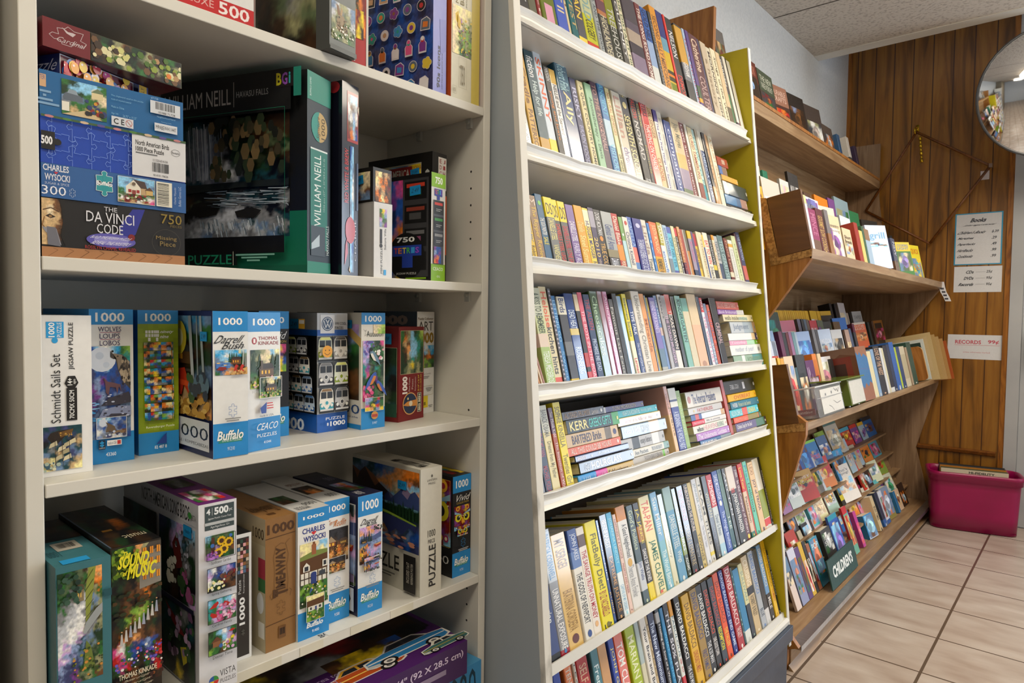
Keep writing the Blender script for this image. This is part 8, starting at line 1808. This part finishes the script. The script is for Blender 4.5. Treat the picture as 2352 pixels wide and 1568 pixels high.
L.rect(.02, .62, .84, .93, 'b8b098'); L.pic(.03, .62, .83, .92, ['yYCzy', 'gCyeb', 'eygCO'], seed=98); L.rect(.02, .8, .7, .91, '9a2020'); L.text('ACROSS AMERICA', .05, .825, .66, .89, 'e8e0d0', bold=.02); L.text('CALIFORNIA', .66, .875, .84, .91, '9a2020'); L.ell(.93, .82, .04, .05, 'b8b8b0', 8); end()
sticker(r, (-.17, 0, 0), (1, 0, 0), (0, 0, 1), .128, .206, .022, '2.99', 6)
r, F, L, T, end = pbox('lime, white and black puzzle box with a falling-block video game, second shelf', -.893, .797, Z2, .0375, .1925, .12, 'd4d4d0', '141314', '141414', rot=6, group=G2b)
F.rect(0, .87, 1, 1, '86b81c'); F.rect(0, 0, 1, .16, '86b81c'); F.text('750', .26, .9, .78, .965, 'f0f4e8', bold=.03); F.text('CEACO', .14, .1, .84, .13, 'f0f4e8'); F.text('42912', .4, .035, .64, .055, 'e8ecd8')
F.rect(.2, .79, .76, .855, '2a3a9a'); F.rect(.38, .755, .58, .79, '2a3a9a')
for k, ch in enumerate('TETRIS'): F.text(ch, .22+.085*k, .805, .295+.085*k, .845, ('d83a2a', 'e8802a', 'e8d02a', '4ab83a', '3a9ad8', '9a4ac8')[k])
F.rect(.12, .16, .86, .75, '4a4a4e')
for k in range(3):
    v = .62-.145*k; F.rect(.15, v, .83, v+.125, '17150f' if k < 2 else '2a2a2e'); F.rect(.2, v+.085, .76, v+.11, ('c83a2a', '3a8a3a', '8a8a8a')[k]); F.rect(.3, v+.03, .6, v+.035, 'b0b0b0'); F.rect(.3, v+.045, .7, v+.05, 'b0b0b0')
F.pic(.15, .165, .65, .32, ['pbb', 'vbp', 'pob', 'orb'], seed=99, res=6)
L.rect(.0, .02, .42, .96, '1c2470'); L.pic(0, .02, .42, .96, ['pbm', 'bpb', 'bBb', 'Bbo', 'bob', 'obo', 'oby'], seed=100); L.rect(.42, .04, .95, .96, '3a3a3c')
for k in range(4): L.rect(.46, .765-.22*k, .91, .935-.22*k, '141414'); L.rect(.5, .88-.22*k, .87, .915-.22*k, ('c8402a', '8a3a2a', '6a6a6a', '5a5a5a')[k]); L.rect(.56, .8-.22*k, .8, .86-.22*k, ('3a6a2a', '4a4a4a', '8a4a6a', '3a3a3a')[k])
L.ell(.5, .24, .38, .22, '101010', 30); L.text('750', .3, .37, .68, .42, 'e8e8e4', bold=.03); L.rect(.22, .24, .82, .34, '2440a0'); L.rect(.42, .13, .64, .24, '2440a0')
for k, ch in enumerate('TETRIS'): L.text(ch, .25+.09*k, .265, .325+.09*k, .32, ('d83a2a', 'e8802a', 'e8d02a', '4ab83a', '3a9ad8', '9a4ac8')[k], bold=.02)
L.text('JIGSAW PUZZLE', .3, .06, .72, .085, 'd8d8d4'); L.rect(.5, .02, .92, .035, '86b81c'); end()
sticker(r, (-.12, 0, 0), (1, 0, 0), (0, 0, 1), .083, .163, .026, '2.49', 3)
# --- top visible shelf
G1 = 'puzzle boxes on the top visible cabinet shelf'
r, F, L, T, end = pbox('red and white flat puzzle box with recycling print, leftmost on the top visible shelf', -.884, .25, Z1, .212, .058, .2, 'd8d8d4', 'c02020', 'c02020', rot=0, group=G1)
F.rect(0, 0, 1, .38, 'b81418'); F.text('DELUXE', .5, .12, .74, .28, 'd8a8a0'); F.text('500', .77, .06, .97, .34, 'e8dcd8', bold=.02); F.text('plus', .36, .1, .48, .3, 'd8a8a0', shear=.6); F.text('REUSE', .47, .6, .56, .78, '3a8a3a', bold=.03); note(F, .58, .7, .66, 2, '8a8a8a', .04); F.text('RECYCLE', .72, .43, .82, .6, '3a8a3a', bold=.03); F.pic(.53, .66, .68, 1, ['CcgC', 'gelg'], seed=110); F.pic(.69, .6, .8, 1, ['nyo', 'ton', 'bzn'], seed=111); F.text('C E', .82, .6, .86, .68, '3a3a3a'); F.bars(.86, .62, .98, 1, seed=7, back=None); end()
r, F, L, T, end = pbox('dark tree bark puzzle box with a thin brown edge, leaning beside the red flat box', -.91, .468, Z1, .012, .215, .2, '6a5044', '2a2620', '3a342c', rot=12, group=G1)
L.pic(0, 0, 1, 1, ['kNxk', 'NkxN', 'kxNk'], seed=112); end()
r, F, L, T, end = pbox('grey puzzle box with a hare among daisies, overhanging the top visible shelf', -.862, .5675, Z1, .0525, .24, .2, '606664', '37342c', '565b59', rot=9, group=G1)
p_hare(Sub(F, .07, .07, .97, .30, 64)); F.text('BY ARTIST', .6, .44, .74, .75, '26282a', 90, shear=.3); F.text('Spring', .28, .55, .52, .95, '26282a', 90, shear=.5); F.rect(0, 0, 1, .03, '4a4f4d')
L.pic(0, 0, .86, 1, ['NkxnN', 'kNhxa', 'NxkhN', 'kNxah', 'xkNhx', 'kxNkN'], seed=114, jit=.6); L.rect(.86, 0, 1, 1, '4a4e4c'); end()
r, F, L, T, end = pbox('red puzzle box with a pile of baskets, right of the grey hare box', -.884, .622, Z1, .031, .2, .2, 'a8181c', '8a1418', '8a1418', group=G1)
F.pic(.0, .22, .82, 1, ['nRnt', 'RNot', 'NRtR', 'YNoR', 'RyNo'], seed=115, res=6); F.rect(.0, .02, .2, .14, 'd8d8d8'); F.text('MB', .02, .06, .19, .12, 'b02020', bold=.05); F.rect(.86, .0, 1, 1, 'c8c4bc'); F.pic(.1, .2, .7, .42, ['oRy', 'RyN'], seed=116); end()
r, F, L, T, end = pbox('blue puzzle box scattered with small pop culture stickers, lavender edge, top visible shelf', -.884, .79, Z1, .037, .23, .16, '7a80c0', '1c2278', '6a70b0', rot=9, group=G1)
F.text('90s Icons', .3, .04, .54, .36, '141422', 90, bold=.02); F.text('500 PIECE JIGSAW PUZZLE', .66, .04, .74, .36, '20203a', 90); F.poly([(.55, .3), (.95, .34), (.95, .58), (.5, .56)], '6a70b4')
L.pic(0, 0, 1, 1, ['ibib', 'bibi', 'ibib', 'bibi'], seed=120, res=9, jit=.5, fine=40)
def blob(f, u, v, s, cols, rnd):
    k = f.W/f.H; t = rnd.randint(0, 4); q = lambda x, y: (u+s*x, v+s*k*y)
    if t < 2:      # a standing figure cut out with a white edge
        for g, c in ((1.25, 'd0d0d4'), (1, None)):
            f.poly([q(-.7*g, -1.2*g), q(.7*g, -1.2*g), q(.75*g, .1), q(.5*g, .5), q(-.5*g, .5), q(-.75*g, .1)], c or cols[0]); f.ell(u, v+s*k*.85, s*.42*g, s*.5*k*g, c or cols[1], 14); f.ell(u, v+s*k*1.0, s*.36*g, s*.36*k*g, c or cols[2], 12)
    elif t == 2:
        f.ell(u, v, s*1.0, s*k*1.0, 'd0d0d4', 20); f.ell(u, v, s*.9, s*k*.9, cols[0], 20); f.ell(u, v, s*.45, s*k*.45, cols[1], 14)
    elif t == 3:
        for g, c in ((1.15, 'd0d0d4'), (1, cols[0])): f.poly([q(-1*g, -.9*g), q(.9*g, -1*g), q(1*g, .5*g), q(.3*g, 1.1*g), q(-.8*g, .8*g)], c)
        f.poly([q(-.6, -.5), q(.5, -.6), q(.6, .3), q(-.5, .5)], cols[1])
    else:
        for a in range(5): f.ell(*q(.6*math.cos(a*1.257), .6*math.sin(a*1.257)), s*.55, s*.55*k, 'd0d0d4', 10)
        for a in range(5): f.ell(*q(.6*math.cos(a*1.257), .6*math.sin(a*1.257)), s*.47, s*.47*k, cols[0], 10)
        f.ell(u, v, s*.3, s*.3*k, cols[1], 10)
rnd = random.Random(8); cc = ['b83030', 'd8c040', '2a9a8a', '1c1c20', 'c8a078', 'd87a30', '3a8ac0', 'e0e0e0', '7a3a8a', 'd85a8a', '8a5a30', '5a6a7a']
for j in range(7):
    for i in range(5): blob(L, .1+.2*i+.05*(j % 2)-.02, .07+.142*j, .062, [rnd.choice(cc) for _ in range(3)], rnd)
end()
r, F, L, T, end = pbox('cream and yellow puzzle box with a goldfinch and wildflowers, rightmost on the top visible shelf', -.885, .8345, Z1, .0715, .225, .2, 'd0ccb8', 'c8582c', 'c8b860', group=G1)
F.rect(.71, 0, 1, 1, 'c8b450'); F.text('Marjolein', .14, .76, .27, .98, '7a6a30', 90); F.text('Bastin', .3, .76, .43, .94, '7a6a30', 90); F.text('LIMITED EDITION', .5, .74, .54, .96, '8a8260', 90); p_finch(Sub(F, .03, .36, .7, .74, 55)); F.poly([(.2, .68), (.3, .62), (.28, .56), (.2, .58)], 'd8b020'); F.box_line(.24, .1, .52, .34, .0004, '9a9070'); F.text('750', .3, .12, .46, .28, '6a5a30'); F.box_line(.04, .04, .16, .1, .0004, '9a9070'); F.text('MB', .06, .055, .14, .085, '8a8060'); end()
